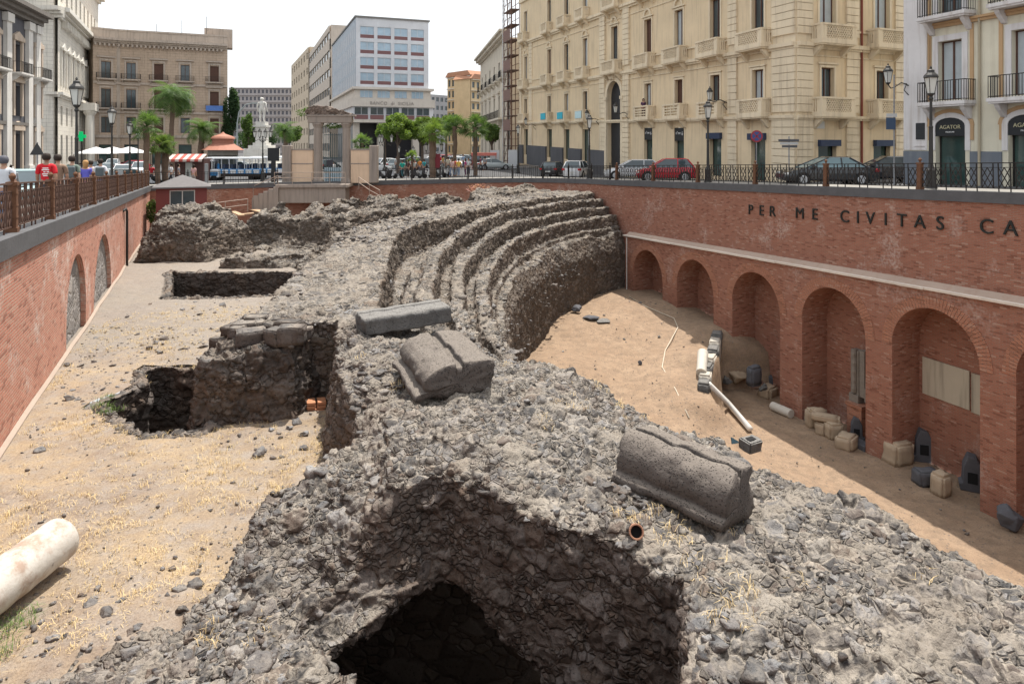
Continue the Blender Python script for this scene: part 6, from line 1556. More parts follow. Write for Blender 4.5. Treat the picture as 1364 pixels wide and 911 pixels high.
rail_([P(274, 290, 46), P(300, 286, 47), P(330, 282, 48)], 'low tubular railing beside the wooden planks', .9)
rail_([Vector((gx(377)+g0.x, Yg-2.15, gz)), Vector((gx(400)+g0.x, Yg-2.15, gz)), Vector((gx(425)+g0.x, Yg-2.15, gz)), Vector((gx(448)+g0.x, Yg-2.15, gz)), Vector((gx(468)+g0.x, Yg-2.15, gz))], 'tubular railing on the landing in front of the gateway')
for k in range(1): rail_([P(478, 252, 57), P(492, 262, 56), P(506, 270, 55)], 'sloping tubular railing right of the gateway steps')
# red ticket booth
bz = -6.5; bc = P(243, 270, 49.5); BO = empty('ticket_booth', (bc.x, bc.y, bz), .42, 'dark red hut with a low grey pyramid roof and one white framed window', 'booth')
M_boo = plain('booth_red', (.17,.045,.04), .6, 0, .15, 2); hb = 3.75
mb = MB(); wall_grid(mb, -1.9, 1.9, 0, hb, [(-.9, 1.0, 1.9, 3.5)], y=-1.6, depth=.15); mb.box(-1.9, 1.9, -1.44, 1.6, 0, hb-.01); mb.quad((-1.9,-1.44,0), (-1.9,-1.6,0), (-1.9,-1.6,hb), (-1.9,-1.44,hb)); mb.quad((1.9,-1.6,0), (1.9,-1.44,0), (1.9,-1.44,hb), (1.9,-1.6,hb)); mb.build('wall', M_boo, BO)
mb = MB(); mb.add([(-2.2,-1.95,hb), (2.2,-1.95,hb), (2.2,1.95,hb), (-2.2,1.95,hb), (0,0,hb+.85)], [(3,2,1,0),(0,1,4),(1,2,4),(2,3,4),(3,0,4)]); mb.box(-2.22, 2.22, -1.97, 1.97, hb-.1, hb-.005); mb.build('roof', plain('roof_grey', (.15,.14,.14), .85, 0, .2, 3), BO)
window(BO, -.9, 1.0, 1.9, 3.5, -1.6, M_gls, plain('white_frame', (.45,.44,.42), .5), 2)
BO.scale = (.86, .86, .96)
MB().box(-1.0, 1.2, -1.9, -1.62, 1.55, 1.75).build('sill', plain('pink_sill', (.45,.16,.16), .6), BO)
# ================================================================== SQUARE: MONUMENT, KIOSKS, TRAIN
MST = stucco('monument_marble', (.72,.70,.65), (.3,.27,.23), .4)
mp_ = P(349, 225, 100); mz = dz_(mp_.x, mp_.y); MN = empty('monument', (mp_.x, mp_.y, mz), 0, 'tall white marble monument with a seated figure on a column pedestal', 'monument')
mb = MB(); 
for r_, z0, z1 in ((3.6, 0, .5), (3.2, .5, 1.0), (2.8, 1.0, 1.5)): mb.box(-r_, r_, -r_, r_, z0, z1)
mb.box(-2.3, 2.3, -2.3, 2.3, 1.5, 1.9); mb.box(-2.0, 2.0, -2.0, 2.0, 1.9, 3.0); mb.box(-1.5, 1.5, -1.5, 1.5, 3.0, 3.5); mb.build('base', MST, MN, bevel=.05)
mb = MB(); mb.box(-1.0, 1.0, -1.0, 1.0, 3.5, 3.9); mb.box(-.72, .72, -.72, .72, 3.9, 6.2); mb.box(-.95, .95, -.95, .95, 6.2, 6.5); mb.box(-.7, .7, -.7, .7, 6.5, 7.0); mb.build('pedestal', MST, MN)
# ================================================================== FIGURES
def skin(name, joints, edges, mat, parent, sub=2, root=0):
    me = bpy.data.meshes.new('s'); me.from_pydata([j[:3] for j in joints], edges, []); o = bpy.data.objects.new('s', me); COL.objects.link(o)
    md = o.modifiers.new('s', 'SKIN'); md.use_smooth_shade = True
    for i, j in enumerate(joints): me.skin_vertices[0].data[i].radius = (j[3], j[3]*(j[4] if len(j) > 4 else 1)); me.skin_vertices[0].data[i].use_root = (i == root)
    s_ = o.modifiers.new('u', 'SUBSURF'); s_.levels = sub
    m2 = bpy.data.meshes.new_from_object(o.evaluated_get(bpy.context.evaluated_depsgraph_get())); bpy.data.objects.remove(o)
    m2.materials.clear(); m2.materials.append(mat); m2.polygons.foreach_set('use_smooth', [True]*len(m2.polygons))
    q = bpy.data.objects.new(name, m2); COL.objects.link(q)
    if parent: q.parent = parent
    return q
M_skin = plain('skin', (.46,.27,.19), .55, 0, .05, 4); M_skin2 = plain('skin_tan', (.33,.19,.13), .55, 0, .05, 4)
def cloth(c): return plain('cloth_%d_%d_%d' % tuple(int(x*100) for x in c), c, .85, 0, .12, 9)
def person(loc, face, label, shirt=(.6,.6,.6), pants=(.06,.08,.14), hair=(.03,.02,.015), pose='stand', h=1.72, female=False, bag=None, sub=1, sk=None, group='people around the square', stone=None, parent=None):
    """face: heading angle of the chest (0 looks to +Y)"""
    k = h/1.72; st = {'stand': 0, 'walk': .26, 'walk2': -.26, 'sit': 0}[pose]
    bm_ = stone or sk or M_skin
    if parent: R = parent
    else: R = empty('person', loc, face, label, 'person', group)
    sw = .185 if not female else .165; hip = .095
    def leg(s, fwd): 
        kn = (hip*s, fwd*.5+.03, .50); an = (hip*s*1.05, fwd-.02 if fwd >= 0 else fwd-.06, .09+(0 if fwd >= 0 else .06)); return kn, an
    J = [(0,0,.93,.14,.8), (0,0,1.08,.125,.8), (0,.01,1.28,.155,.72), (0,0,1.42,.10,.8), (0,0,1.49,.052), (0,.015,1.56,.06), (0,.02,1.64,.088,1.1), (0,.01,1.70,.06)]
    E = [(0,1),(1,2),(2,3),(3,4),(4,5),(5,6),(6,7)]
    limb = {}
    for s in (-1, 1):
        n = len(J); fwd = st*s*1.0; kn, an = leg(s, fwd)
        J += [(hip*s, 0, .86, .095), (*kn, .062), (kn[0], (kn[1]+an[1])/2-.02, .30, .055), (*an, .038), (an[0]*1.1, an[1]+.12, max(.035, an[2]-.055), .034)]
        E += [(0, n), (n, n+1), (n+1, n+2), (n+2, n+3), (n+3, n+4)]; limb[('leg', s)] = n
        n = len(J); af = -fwd*.7; el = (sw*s*1.28, af*.35-.02, 1.10); wr = (sw*s*1.3, af*.9+.06, .88) if not bag == 'bent' else (sw*s*.9, .24, 1.08)
        J += [(sw*s, 0, 1.40, .062), (*el, .045), (*wr, .032), (wr[0]*.99, wr[1]+.03, wr[2]-.08, .038), (wr[0]*.96, wr[1]+.045, wr[2]-.14, .02)]
        E += [(3, n), (n, n+1), (n+1, n+2), (n+2, n+3), (n+3, n+4)]; limb[('arm', s)] = n
    Jk = [(x*k, y*k, z*k, *(q*k if i == 0 else q for i, q in enumerate(r_))) for x, y, z, *r_ in J]
    skin('body', Jk, E, bm_, R, sub)
    f = 1.16
    if stone:
        m = MB(); m.lathe([(.035, .125), (.08, .10), (.108, .05), (.112, -.02), (.09, -.09)], (0, 0, 1.665*k), 10); m.build('hair', stone, R, smooth=True); return R
    # shirt
    ids = [0, 1, 2, 3]; 
    S = [tuple(Jk[i][:3])+(Jk[i][3]*f,)+((Jk[i][4],) if len(Jk[i]) > 4 else ()) for i in ids]; SE = [(0,1),(1,2),(2,3)]
    for s in (-1, 1):
        n = limb[('arm', s)]; m = len(S); e = Jk[n+1]; a_ = Jk[n]; S += [(*a_[:3], a_[3]*1.22), ((a_[0]+e[0])/2, (a_[1]+e[1])/2, (a_[2]+e[2])/2, a_[3]*1.12), (a_[0]+(e[0]-a_[0])*.8, a_[1]+(e[1]-a_[1])*.8, a_[2]+(e[2]-a_[2])*.8, a_[3]*1.1)]; SE += [(3, m), (m, m+1), (m+1, m+2)]
    skin('shirt', S, SE, cloth(shirt), R, sub)
    S = [(0, 0, .95*k, .155*k, .82), (0, 0, .86*k, .13*k, .85)]; SE = [(0, 1)]
    for s in (-1, 1):
        n = limb[('leg', s)]; m = len(S); S += [(*Jk[n][:3], Jk[n][3]*1.13), (*Jk[n+1][:3], Jk[n+1][3]*1.22), (*Jk[n+2][:3], Jk[n+2][3]*1.22), (*Jk[n+3][:3], Jk[n+3][3]*1.45)]; SE += [(1, m), (m, m+1), (m+1, m+2), (m+2, m+3)]
    skin('trousers', S, SE, cloth(pants), R, sub)
    m = MB(); n_ = 12; pr = []
    m.lathe([(.035, .125), (.075, .11), (.102, .07), (.113, .02), (.108, -.03), (.085, -.08 if not female else -.2)], (0, -.022, 1.665), 12)
    m.v = [(x*k, (y if y < .035 else .035+(y-.035)*.45)*k, z*k) for x, y, z in m.v]; m.build('hair', plain('hair_%d' % int(hair[0]*500), hair, .7), R, smooth=True)
    m = MB(); m.lathe([(.012, -.02), (.012, .0), (.004, .03)], (0, .118*k, 1.63*k), 6); m.build('nose', bm_, R)
    if bag == 'backpack':
        MB().box(-.16, .16, -.34, -.14, 1.02, 1.42).xform(Matrix.Scale(k, 4)).build('backpack', cloth((.10,.12,.13)), R, bevel=.05)
    return R
p = Vector((0, 0, 8.9)); fig = empty('statue', (0, 0, 6.95), parent=MN)
person((0,0,0), PI, '', stone=MST, parent=fig, h=1.9, pose='sit'); fig.scale = (2.6, 2.6, 1.85)
# nearby walkers on the left pavement
def at(px, Y, off=.0): x = (px-CX)*Y/F; return (x, Y, dz_(x, Y)+.13+off)
w1 = person(at(62, 20.0), .45, 'man in a red shirt with a white print walking away, nearest on the left pavement', (.55,.02,.03), (.05,.05,.06), pose='walk', h=1.75, sub=2, sk=M_skin2)
m = MB()
for i, (x, z, w_) in enumerate(((-.07, 1.36, .14), (-.09, 1.31, .18), (-.05, 1.25, .05), (.03, 1.25, .06), (-.08, 1.19, .16), (-.06, 1.14, .12))): m.box(x, x+w_, -.185, -.176, z, z+.03)
m.build('shirt_print', cloth((.75,.75,.75)), w1)
person(at(77, 21.2), .45, 'man in a brown shirt walking beside the red shirted man', (.25,.17,.12), (.10,.08,.07), pose='walk2', h=1.74, sub=2)
person(at(96, 24.3), .3, 'walker with a dark grey backpack left of the woman in blue', (.16,.20,.17), (.06,.06,.06), pose='walk', h=1.76, bag='backpack', sub=2)
person(at(114, 27.0), .5, 'woman with fair hair in a blue and pink top by the fence', (.12,.12,.50), (.35,.15,.30), (.45,.25,.1), 'walk2', 1.64, True, sub=2)
person(at(134, 30.8), .4, 'walker in a white vest and blue patterned trousers by the fence', (.62,.62,.66), (.15,.22,.42), pose='walk', h=1.74, sub=2, bag='backpack')
person(at(121, 32), .5, 'person in a pale shirt just beyond the woman in blue', (.6,.5,.48), (.1,.1,.15), pose='stand', h=1.7)
# the square beyond
PPL = [(258, 55.5, 'heavy man in a pink shirt behind the booth roof', (.55,.33,.32), (.3,.27,.25), 'stand'), (228, 60, 'person in white shirt and dark trousers by the awning kiosk', (.6,.6,.62), (.04,.04,.05), 'walk'),
 (202, 62, 'person in a red top beside the palm trunks', (.5,.03,.04), (.05,.05,.08), 'stand'), (238, 63, 'person in a grey shirt left of the train', (.35,.35,.38), (.1,.1,.12), 'stand'),
 (536, 65, 'person in a green shirt leaning over a scooter', (.02,.30,.24), (.03,.10,.12), 'walk'), (544, 66, 'person in brown clothes right of the green shirted one', (.12,.06,.05), (.05,.04,.04), 'stand'), (552, 68, 'person in a white shirt near the small palm', (.6,.6,.6), (.05,.05,.08), 'stand'),
 (559, 72, 'person in an orange shirt behind the small palm', (.6,.22,.05), (.08,.08,.12), 'walk2'), (565, 70, 'person in a turquoise shirt left of the red panel', (.05,.35,.40), (.05,.05,.08), 'stand'),
 (602, 66, 'person in a pale pink shirt right of the thick palm', (.6,.42,.4), (.2,.25,.35), 'walk'), (607, 67, 'person in a red and white top in the middle of the group', (.5,.12,.1), (.3,.35,.4), 'stand'), (611, 66, 'person in a yellow shirt in the middle of the group', (.6,.40,.08), (.25,.3,.38), 'walk2'),
 (620, 67, 'person in a magenta shirt right of the yellow shirted one', (.38,.05,.18), (.1,.03,.08), 'stand'), (624, 69, 'person in a white shirt at the right of the group', (.62,.62,.62), (.06,.06,.1), 'stand'), (640, 78, 'person in dark clothes by the red awning', (.15,.04,.08), (.04,.04,.05), 'walk'),
 (646, 80, 'person in a grey shirt by the red awning', (.3,.3,.32), (.05,.05,.06), 'stand'), (632, 84, 'person in a navy shirt under the right palm', (.05,.06,.2), (.05,.05,.06), 'walk'), (617, 88, 'far person in a light blue shirt in the street', (.3,.4,.55), (.06,.06,.1), 'walk'),
 (590, 84, 'far person in an ochre shirt beside the thick palm', (.45,.33,.12), (.1,.1,.1), 'stand'), (528, 82, 'far person in a white top among the scooters', (.6,.6,.6), (.1,.1,.12), 'stand'), (396, 84, 'far person in a red shirt left of the gateway', (.45,.1,.1), (.1,.1,.12), 'walk'),
 (121, 60, 'rider in a grey shirt in the traffic on the left', (.3,.32,.34), (.05,.05,.06), 'stand'), (131, 66, 'person in dark clothes by the traffic on the left', (.05,.05,.06), (.04,.04,.05), 'walk'), (445, 66, 'person in white seen through the gateway', (.62,.62,.62), (.1,.12,.3), 'stand'),
 (550, 76, 'person in a dark red shirt behind the scooters', (.3,.04,.05), (.05,.05,.07), 'stand'), (573, 76, 'person in a black shirt behind the red panel', (.03,.03,.035), (.06,.06,.09), 'walk'), (597, 74, 'person in a cream shirt next to the thick palm', (.55,.5,.4), (.1,.1,.1), 'walk2'), (14, 60, 'passer-by in blue at the far left pavement', (.12,.2,.4), (.06,.06,.08), 'walk')]
for i, (px, Y, lab, s_, t_, ps) in enumerate(PPL): person(at(px, Y), (i*1.7) % 6.28, lab, s_, t_, pose=ps, h=1.62+.02*(i*7 % 8), female=i % 3 == 0)
pb_ = P(854.5, 118, 59.6); person((pb_.x+.1, pb_.y-.35, 2.15-.02*(59-41)*-1+.02), PI, 'woman leaning on a balcony of the yellow palazzo', (.10,.05,.10), (.1,.05,.05), pose='stand', h=1.6, female=True)
# ================================================================== VEHICLES
M_tyre = plain('tyre', (.02,.02,.02), .8); M_rim = plain('alloy', (.45,.46,.48), .35, .6, .1, 9); M_cgl = glassm('car_glass', (.04,.06,.07), .06); M_tail = plain('tail_light', (.45,.01,.015), .2); M_head = plain('head_light', (.7,.7,.68), .15); M_plate = plain('number_plate', (.65,.65,.62), .4)
def paint(name, c, r=.25):
    if name in MATS: return MATS[name]
    t = NT(name); t.col(c); t.rough(r); t.b.inputs['Coat Weight'].default_value = .6; t.b.inputs['Coat Roughness'].default_value = .05; MATS[name] = t.m; return t.m
def car(px, Y, heading, label, col, L=4.3, W=1.76, H=1.5, kind='hatch', glass=None, roof=None, x=None, group='cars near the ruins'):
    X = (px-CX)*Y/F if x is None else x; z = dz_(X, Y)
    R = empty('parked_car', (X, Y, z+.01), heading, label, 'car', group)       # local +x is the car's front
    pf = {'hatch': [(-.5,.55,.80),(-.485,.42,.92),(-.40,.40,.95),(-.1,.36,.93),(.2,.36,.92),(.36,.38,.84),(.46,.42,.70),(.5,.5,.58)],
          'sedan': [(-.5,.55,.86),(-.48,.42,.94),(-.36,.38,.97),(-.1,.36,.95),(.18,.36,.93),(.34,.38,.86),(.45,.42,.72),(.5,.5,.58)]}[kind if kind == 'sedan' else 'hatch']
    gh = {'hatch': [(-.47,.93),(-.40,1.0),(-.33,1.0),(.02,1.0),(.10,.985),(.27,.90)], 'sedan': [(-.38,.96),(-.22,1.0),(-.12,1.0),(.02,1.0),(.08,.98),(.26,.92)]}
    hs = H/1.5; belt = .93*hs
    # body loft
    m = MB(); st_ = []
    fine = []
    for (t, lo, hi), (t2, lo2, hi2) in zip(pf, pf[1:]):
        for q in (0, .5): fine.append((t+(t2-t)*q, lo+(lo2-lo)*q, hi+(hi2-hi)*q))
    fine.append(pf[-1]); n = 10
    for t, lo, hi in fine:
        e = 1-max(0, (abs(t)-.36)/.14)**2*.13; w_ = W/2*e; lo_ = .24*hs if abs(t) < .49 else .36*hs; hi *= hs
        ring = [(-w_*.86, lo_), (-w_*.97, lo_+.08), (-w_, (lo_+hi)/2), (-w_*.985, hi-.12*hs), (-w_*.90, hi), (w_*.90, hi), (w_*.985, hi-.12*hs), (w_, (lo_+hi)/2), (w_*.97, lo_+.08), (w_*.86, lo_)]
        st_.append([(t*L, y, z_) for y, z_ in ring])
    v = [p for r_ in st_ for p in r_]; f = []
    for i in range(len(st_)-1):
        for k in range(n): f.append((i*n+k, i*n+(k+1) % n, (i+1)*n+(k+1) % n, (i+1)*n+k))
    f.append(tuple(range(n-1, -1, -1))); f.append(tuple((len(st_)-1)*n+k for k in range(n)))
    m.add(v, f); bm_o = m.build('body', col, R, smooth=True); 
    md = bm_o.modifiers.new('e', 'EDGE_SPLIT'); md.split_angle = math.radians(40)
    # greenhouse
    top = H; x0, x1, x2, x3 = ((-.475, -.36, .02, .27) if kind == 'hatch' else (-.40, -.20, .02, .28)); wb, wt = W/2*.90, W/2*.70
    g = MB(); A = [(x0*L, wb, belt-.03), (x3*L, wb, belt-.03), (x2*L, wt, top-.05), (x1*L, wt, top-.05)]
    v = [(a_, b_, c_) for a_, b_, c_ in A]+[(a_, -b_, c_) for a_, b_, c_ in A]
    g.add(v, [(0,1,2,3), (7,6,5,4), (1,5,6,2), (0,3,7,4), (3,2,6,7)]); g.build('windows', glass or M_cgl, R)
    rf = MB(); rf.add([(x1*L-.05, -wt, top-.06), (x2*L+.05, -wt, top-.06), (x2*L+.05, wt, top-.06), (x1*L-.05, wt, top-.06), (x1*L+.1, -wt*.85, top), (x2*L-.1, -wt*.85, top), (x2*L-.1, wt*.85, top), (x1*L+.1, wt*.85, top)], [(0,3,2,1),(4,5,6,7),(0,1,5,4),(1,2,6,5),(2,3,7,6),(3,0,4,7)])
    for s in (-1, 1):
        rf.beam((x0*L, s*wb, belt-.02), (x1*L, s*wt, top-.05), .09); rf.beam((x3*L, s*wb, belt-.02), (x2*L, s*wt, top-.05), .06); rf.beam(((x1+x2)/2*L-.1, s*(wb+.002), belt), ((x1+x2)/2*L-.1, s*wt, top-.05), .07)
    rf.build('roof', roof or col, R, bevel=.03)
    wr = .315*hs+.01
    for sx in (-.31, .31):
        for sy in (-1, 1):
            wv = empty('wheel', (sx*L, sy*(W/2-.1), wr), parent=R); m = MB(); m.tube([(0,-.11,0), (0,-.09,0), (0,.09,0), (0,.11,0)], [wr*.93, wr, wr, wr*.93], 20); m.build('tyre', M_tyre, wv)
            m = MB(); m.tube([(0, .112*sy, 0), (0, .122*sy, 0)], [wr*.66, wr*.6], 14); m.build('rim', M_rim, wv)
            a = MB(); 
    m = MB()
    for sx in (-.31, .31):
        for sy in (-1, 1): m.mark().tube([(sx*L, sy*(W/2+.004), wr), (sx*L, sy*(W/2-.16), wr)], [wr*1.16, wr*1.16], 18)
    m.groups('wheel_arch', plain('arch_black', (.015,.015,.015), .8), R)
    for s in (-1, 1):
        MB().box(-.5*L-.012, -.46*L, s*W*.42-.14, s*W*.42+.14, .72*hs, .88*hs).build('tail_light', M_tail, R, bevel=.02); MB().box(.455*L, .497*L, s*W*.36-.16, s*W*.36+.16, .56*hs, .68*hs).build('head_light', M_head, R, bevel=.02)
        MB().box(.17*L, .22*L, s*(W/2+.02)-.07, s*(W/2+.02)+.07, belt, belt+.12).build('mirror', col, R, bevel=.02)
    MB().box(-.5*L-.02, -.5*L, -.26, .26, .5*hs, .61*hs).build('number_plate', M_plate, R)
    return R
WHP = paint('paint_white', (.62,.63,.65)); RDP = paint('paint_red', (.45,.015,.03)); BKP = paint('paint_black', (.02,.022,.026)); GYP = paint('paint_grey', (.035,.038,.042)); SLP = paint('paint_silver', (.38,.42,.43)); TLP = paint('paint_teal', (.30,.42,.42))
hR = math.atan2(1, -.36)         # road direction away from the viewer along the right fence
car(770, 61, hR-.75, 'white hatchback, left of the two white cars by the yellow palazzo', WHP, 4.0, 1.76, 1.62)
car(842, 54.5, hR-.75+1.9, 'white estate car touching the red car by the yellow palazzo', WHP, 4.5, 1.8, 1.6)
car(886, 47.0, hR-.8+1.9, 'bright red compact people carrier parked behind the fence', RDP, 4.0, 1.75, 1.62)
car(738, 66, hR-.7, 'black car mostly hidden behind the left white hatchback', BKP, 4.0, 1.7, 1.45)
car(1100, 36.2, hR+1.15, 'dark grey saloon with black roof and red tail light', GYP, 4.75, 1.85, 1.52, 'sedan', roof=BKP, glass=glassm('car_glass_light', (.12,.2,.22), .05))
car(1178, 38.6, hR+1.0, 'black hatchback half hidden behind the dark grey saloon', BKP, 4.1, 1.75, 1.5)
car(658, 84, .2, 'grey car passing in front of the scaffolding', SLP, 4.3, 1.75, 1.45, 'sedan')
hL = math.atan2(1, -.467)
car(26, 28, hL+PI, 'pale teal hatchback driving towards the viewer at the left edge', TLP, 4.0, 1.74, 1.5)
car(163, 72, hL+PI, 'white car facing the viewer in the middle of the left traffic', WHP, 4.2, 1.78, 1.6)
car(142, 80, hL+PI, 'silver car behind the white one in the left traffic', SLP, 4.2, 1.76, 1.5)
car(150, 98, hL+PI, 'farther white car on the left avenue', WHP, 4.2, 1.76, 1.55)
car(186, 82, hL+PI, 'white car next to the thin far lamp post', WHP, 4.2, 1.76, 1.6)
car(136, 62, hL, 'pale car driving away by the left kerb', SLP, 4.2, 1.76, 1.5)
car(322, 88, .1, 'pale car behind the tourist train near the monument', SLP, 4.2, 1.76, 1.5)
for i, (px, Y, c) in enumerate(((400, 92, SLP), (520, 92, WHP), (556, 96, GYP), (575, 100, WHP), (601, 100, WHP), (640, 104, BKP), (486, 96, SLP))):
    car(px, Y, .2+.5*i, ('silver car seen left of the gateway', 'white car under the modern block, leftmost of the row', 'grey car under the modern block behind the scooters', 'white car below the left tree in the square', 'white car below the middle of the trees in the square', 'black car in the side street by the old palace', 'silver car seen right of the gateway column')[i], c, 4.2, 1.76, 1.5)
for i, (px, Y, c, lab) in enumerate(((498, 82, WHP, 'white car seen just right of the gateway pier'), (534, 88, SLP, 'silver car behind the green shirted person'), (548, 104, WHP, 'farther white car in front of the dark hall'), (566, 88, BKP, 'black car behind the turquoise shirted person'), (588, 112, RDP, 'red car far behind the thick palm'), (612, 96, WHP, 'white car behind the yellow shirted person'), (626, 108, SLP, 'silver car far up the side street'), (408, 100, WHP, 'white car higher up left of the gateway'), (436, 90, GYP, 'dark car seen through the iron gate'), (122, 88, BKP, 'black car beneath the white canopy on the left'), (176, 92, RDP, 'red car beneath the right white canopy'), (154, 62, GYP, 'dark car between the second and third lamp posts'))):
    car(px, Y, .3+.9*i, lab, c, 4.2, 1.76, 1.5)
# scooters
def scooter(px, Y, rz, label, col, rider=None):
    X = (px-CX)*Y/F; R = empty('scooter', (X, Y, dz_(X, Y)+.02), rz, label, 'scooter', 'scooters parked round the ruins')
    m = MB(); m.prism([(-.75,.55),(-.8,.72),(-.2,.74),(-.12,.5),(.15,.32),(.3,.34),(.42,.85),(.5,.95),(.56,.6),(.5,.28),(-.1,.2),(-.45,.28),(-.6,.4)], -.14, .14, axis='y'); m.build('body', col, R, bevel=.04)
    MB().box(-.72, -.12, -.13, .13, .74, .83).build('seat', M_tyre, R, bevel=.03)
    m = MB(); m.tube([(.42,-.3,1.02), (.46,0,.98), (.42,.3,1.02)], .02, 6); m.tube([(.46,0,.98), (.62,0,.3)], .03, 6); m.build('handlebar', M_iron, R)
    for x in (-.55, .62): m = MB(); m.tube([(x,-.05,.24), (x,.05,.24)], .24, 14); m.build('wheel', M_tyre, R)
    m = MB(); m.beam((.5, 0, .95), (.36, 0, 1.35), .36, .02, up=(1,0,0)); m.build('windscreen', plain('perspex', (.35,.38,.4), .1), R); return R
s0 = [(510, 66, .3, BKP, 'black scooter nearest the gateway'), (518, 66.5, .5, WHP, 'white scooter second from the gateway'), (527, 67, .4, BKP, 'black scooter third from the gateway'), (557, 66, .2, GYP, 'grey scooter left of the red panel'), (566, 66.5, .6, WHP, 'white scooter just left of the red panel'), (584, 67, .4, BKP, 'black scooter right of the red panel'), (590, 68, .1, WHP, 'white scooter by the thick palm'),
      (4, 15.6, 1.9, paint('paint_blue', (.08,.16,.30)), 'blue scooter at the left edge by the fence'), (112, 52, 1.6, BKP, 'black scooter in the traffic on the left'), (204, 60, .5, WHP, 'white scooter behind the fence corner'), (212, 61, .9, BKP, 'black scooter behind the fence corner'), (146, 48, 1.8, BKP, 'dark scooter beside the second lamp post'), (158, 52, 1.8, GYP, 'grey scooter beside the third lamp post')]
for px, Y, rz, c, lab in s0: scooter(px, Y, rz, lab, c)
person(at(5, 15.9), .4, 'rider in a white shirt and helmet on the blue scooter at the left edge', (.6,.62,.66), (.06,.1,.2), (.1,.1,.12), 'stand', 1.6, sub=2)
# tourist train
TRB = plain('train_blue', (.06,.24,.50), .35); TRW = plain('train_white', (.68,.70,.72), .4)
def wagon(px, Y, n, label, L=6.2):
    X = (px-CX)*Y/F; R = empty('tourist_train_carriage', (X, Y, dz_(X, Y)), -.02, label, 'train carriage', 'carriages of the tourist train')
    MB().box(-L/2, L/2, -.85, .85, .35, .62).build('chassis', M_iron, R); MB().box(-L/2, L/2, -.82, .82, .62, 1.12).build('body', TRB, R, bevel=.04)
    m = MB(); k = L/n
    for i in range(n): m.box(-L/2+i*k+.1, -L/2+(i+1)*k-.1, -.84, -.821, .68, 1.06)
    m.build('side_panels', TRW, R)
    m = MB(); 
    for i in range(n+1):
        for y in (-.8, .8): m.beam((-L/2+.04+i*(L-.08)/n, y, 1.1), (-L/2+.04+i*(L-.08)/n, y, 2.15), .05)
    m.build('uprights', TRW, R)
    m = MB(); m.box(-L/2-.15, L/2+.15, -.95, .95, 2.15, 2.25); m.box(-L/2, L/2, -.7, .7, 2.25, 2.33); m.build('roof', TRW, R, bevel=.03)
    m = MB()
    for i in range(n): m.mark().box(-L/2+i*k+.15, -L/2+i*k+.3, -.7, .7, 1.12, 1.6)
    m.groups('seat', plain('seat_dark', (.05,.07,.12), .7), R)
    for x in (-L/2+1, L/2-1): m = MB(); m.tube([(x,-.8,.27), (x,.8,.27)], .27, 12); m.build('wheels', M_tyre, R)
wagon(315, 70, 7, 'blue and white tourist train carriage with open sides, left one', 5.6); wagon(365, 70.3, 5, 'blue and white tourist train carriage right of the branched lamp', 4.6)
X = (280-CX)*69.5/F; R = empty('tourist_train_engine', (X, 69.5, dz_(X, 69.5)), -.02, 'small blue and white tourist train engine left of the carriages', 'train engine')
MB().box(-1.2, 1.2, -.8, .8, .3, 1.15).build('body', TRW, R, bevel=.08); MB().box(-1.1, 1.15, -.83, -.8, .5, .85).build('stripe', TRB, R); MB().box(-1.0, .55, -.75, .75, 1.95, 2.1).build('roof', TRW, R, bevel=.03)
m = MB(); [m.beam((x, y, 1.1), (x, y, 1.98), .07) for x in (-.9, -.15, .5) for y in (-.7, .7)]; m.build('pillars', TRW, R); MB().box(-.85, .45, -.66, .66, 1.15, 1.9).build('windows', M_cgl, R)
m = MB(); m.tube([(.85,0,1.15), (.85,0,1.7)], .12, 10); m.build('chimney', TRB, R)
for x in (-.75, .75): m = MB(); m.tube([(x,-.82,.3), (x,.82,.3)], .3, 12); m.build('wheels', M_tyre, R)
# kiosks
M_orr = plain('orange_roof', (.36,.16,.11), .7, 0, .12, 3)
X = (297-CX)*84/F; R = empty('kiosk', (X, 84, dz_(X, 84)), 0, 'round kiosk with a double orange tiled roof', 'kiosk')
MB().lathe([(1.6, 0), (1.6, 2.3)], n=8).build('walls', plain('kiosk_dark', (.05,.06,.06), .4), R)
MB().lathe([(2.0, 2.3), (1.75, 2.32), (1.75, 3.0), (2.0, 3.02)], n=8).build('fascia', plain('kiosk_band', (.28,.27,.24), .6), R)
MB().lathe([(2.5, 3.0), (2.35, 3.1), (1.35, 3.75), (1.3, 3.8)], n=16).build('lower_roof', M_orr, R); MB().lathe([(1.25, 3.8), (1.25, 4.35), (1.45, 4.4), (1.3, 4.65), (.3, 5.0), (.05, 5.25)], n=16).build('upper_roof', M_orr, R)
X = (252-CX)*67/F; R = empty('kiosk', (X, 67, dz_(X, 67)), .05, 'low kiosk with a red and white striped awning', 'kiosk')
MB().box(-1.4, 1.4, 0, 2, 0, 2.3).build('walls', plain('kiosk_brown', (.10,.05,.045), .6), R); MB().box(-.35, .3, -.03, -.005, .3, 1.9).build('notice', plain('pale_notice', (.55,.58,.55), .6), R)
for i in range(9):
    m = MB(); x = -1.65+i*.37; m.add([(x,-1.1,2.25),(x+.37,-1.1,2.25),(x+.37,.1,2.75),(x,.1,2.75),(x,-1.1,2.02),(x+.37,-1.1,2.02)], [(0,1,2,3),(4,5,1,0)]); m.build('awning_strip', plain('awning_red', (.5,.10,.08), .8) if i % 2 else plain('awning_pale', (.62,.5,.45), .8), R)
X = (645-CX)*86/F
m = MB(); m.box(-1.6, 1.6, -1, 1, 2.0, 2.12); [m.beam((x, y, 0), (x, y, 2), .05) for x in (-1.5, 1.5) for y in (-.9, .9)]; m.box(-1.6, 1.6, -1.02, -1.0, 1.75, 2.0); o = m.build('awning', plain('awning_faded_red', (.5,.16,.13), .8), label='faded red awning on thin posts left of the scaffolding', cat='awning'); o.location = (X, 86, dz_(X, 86))
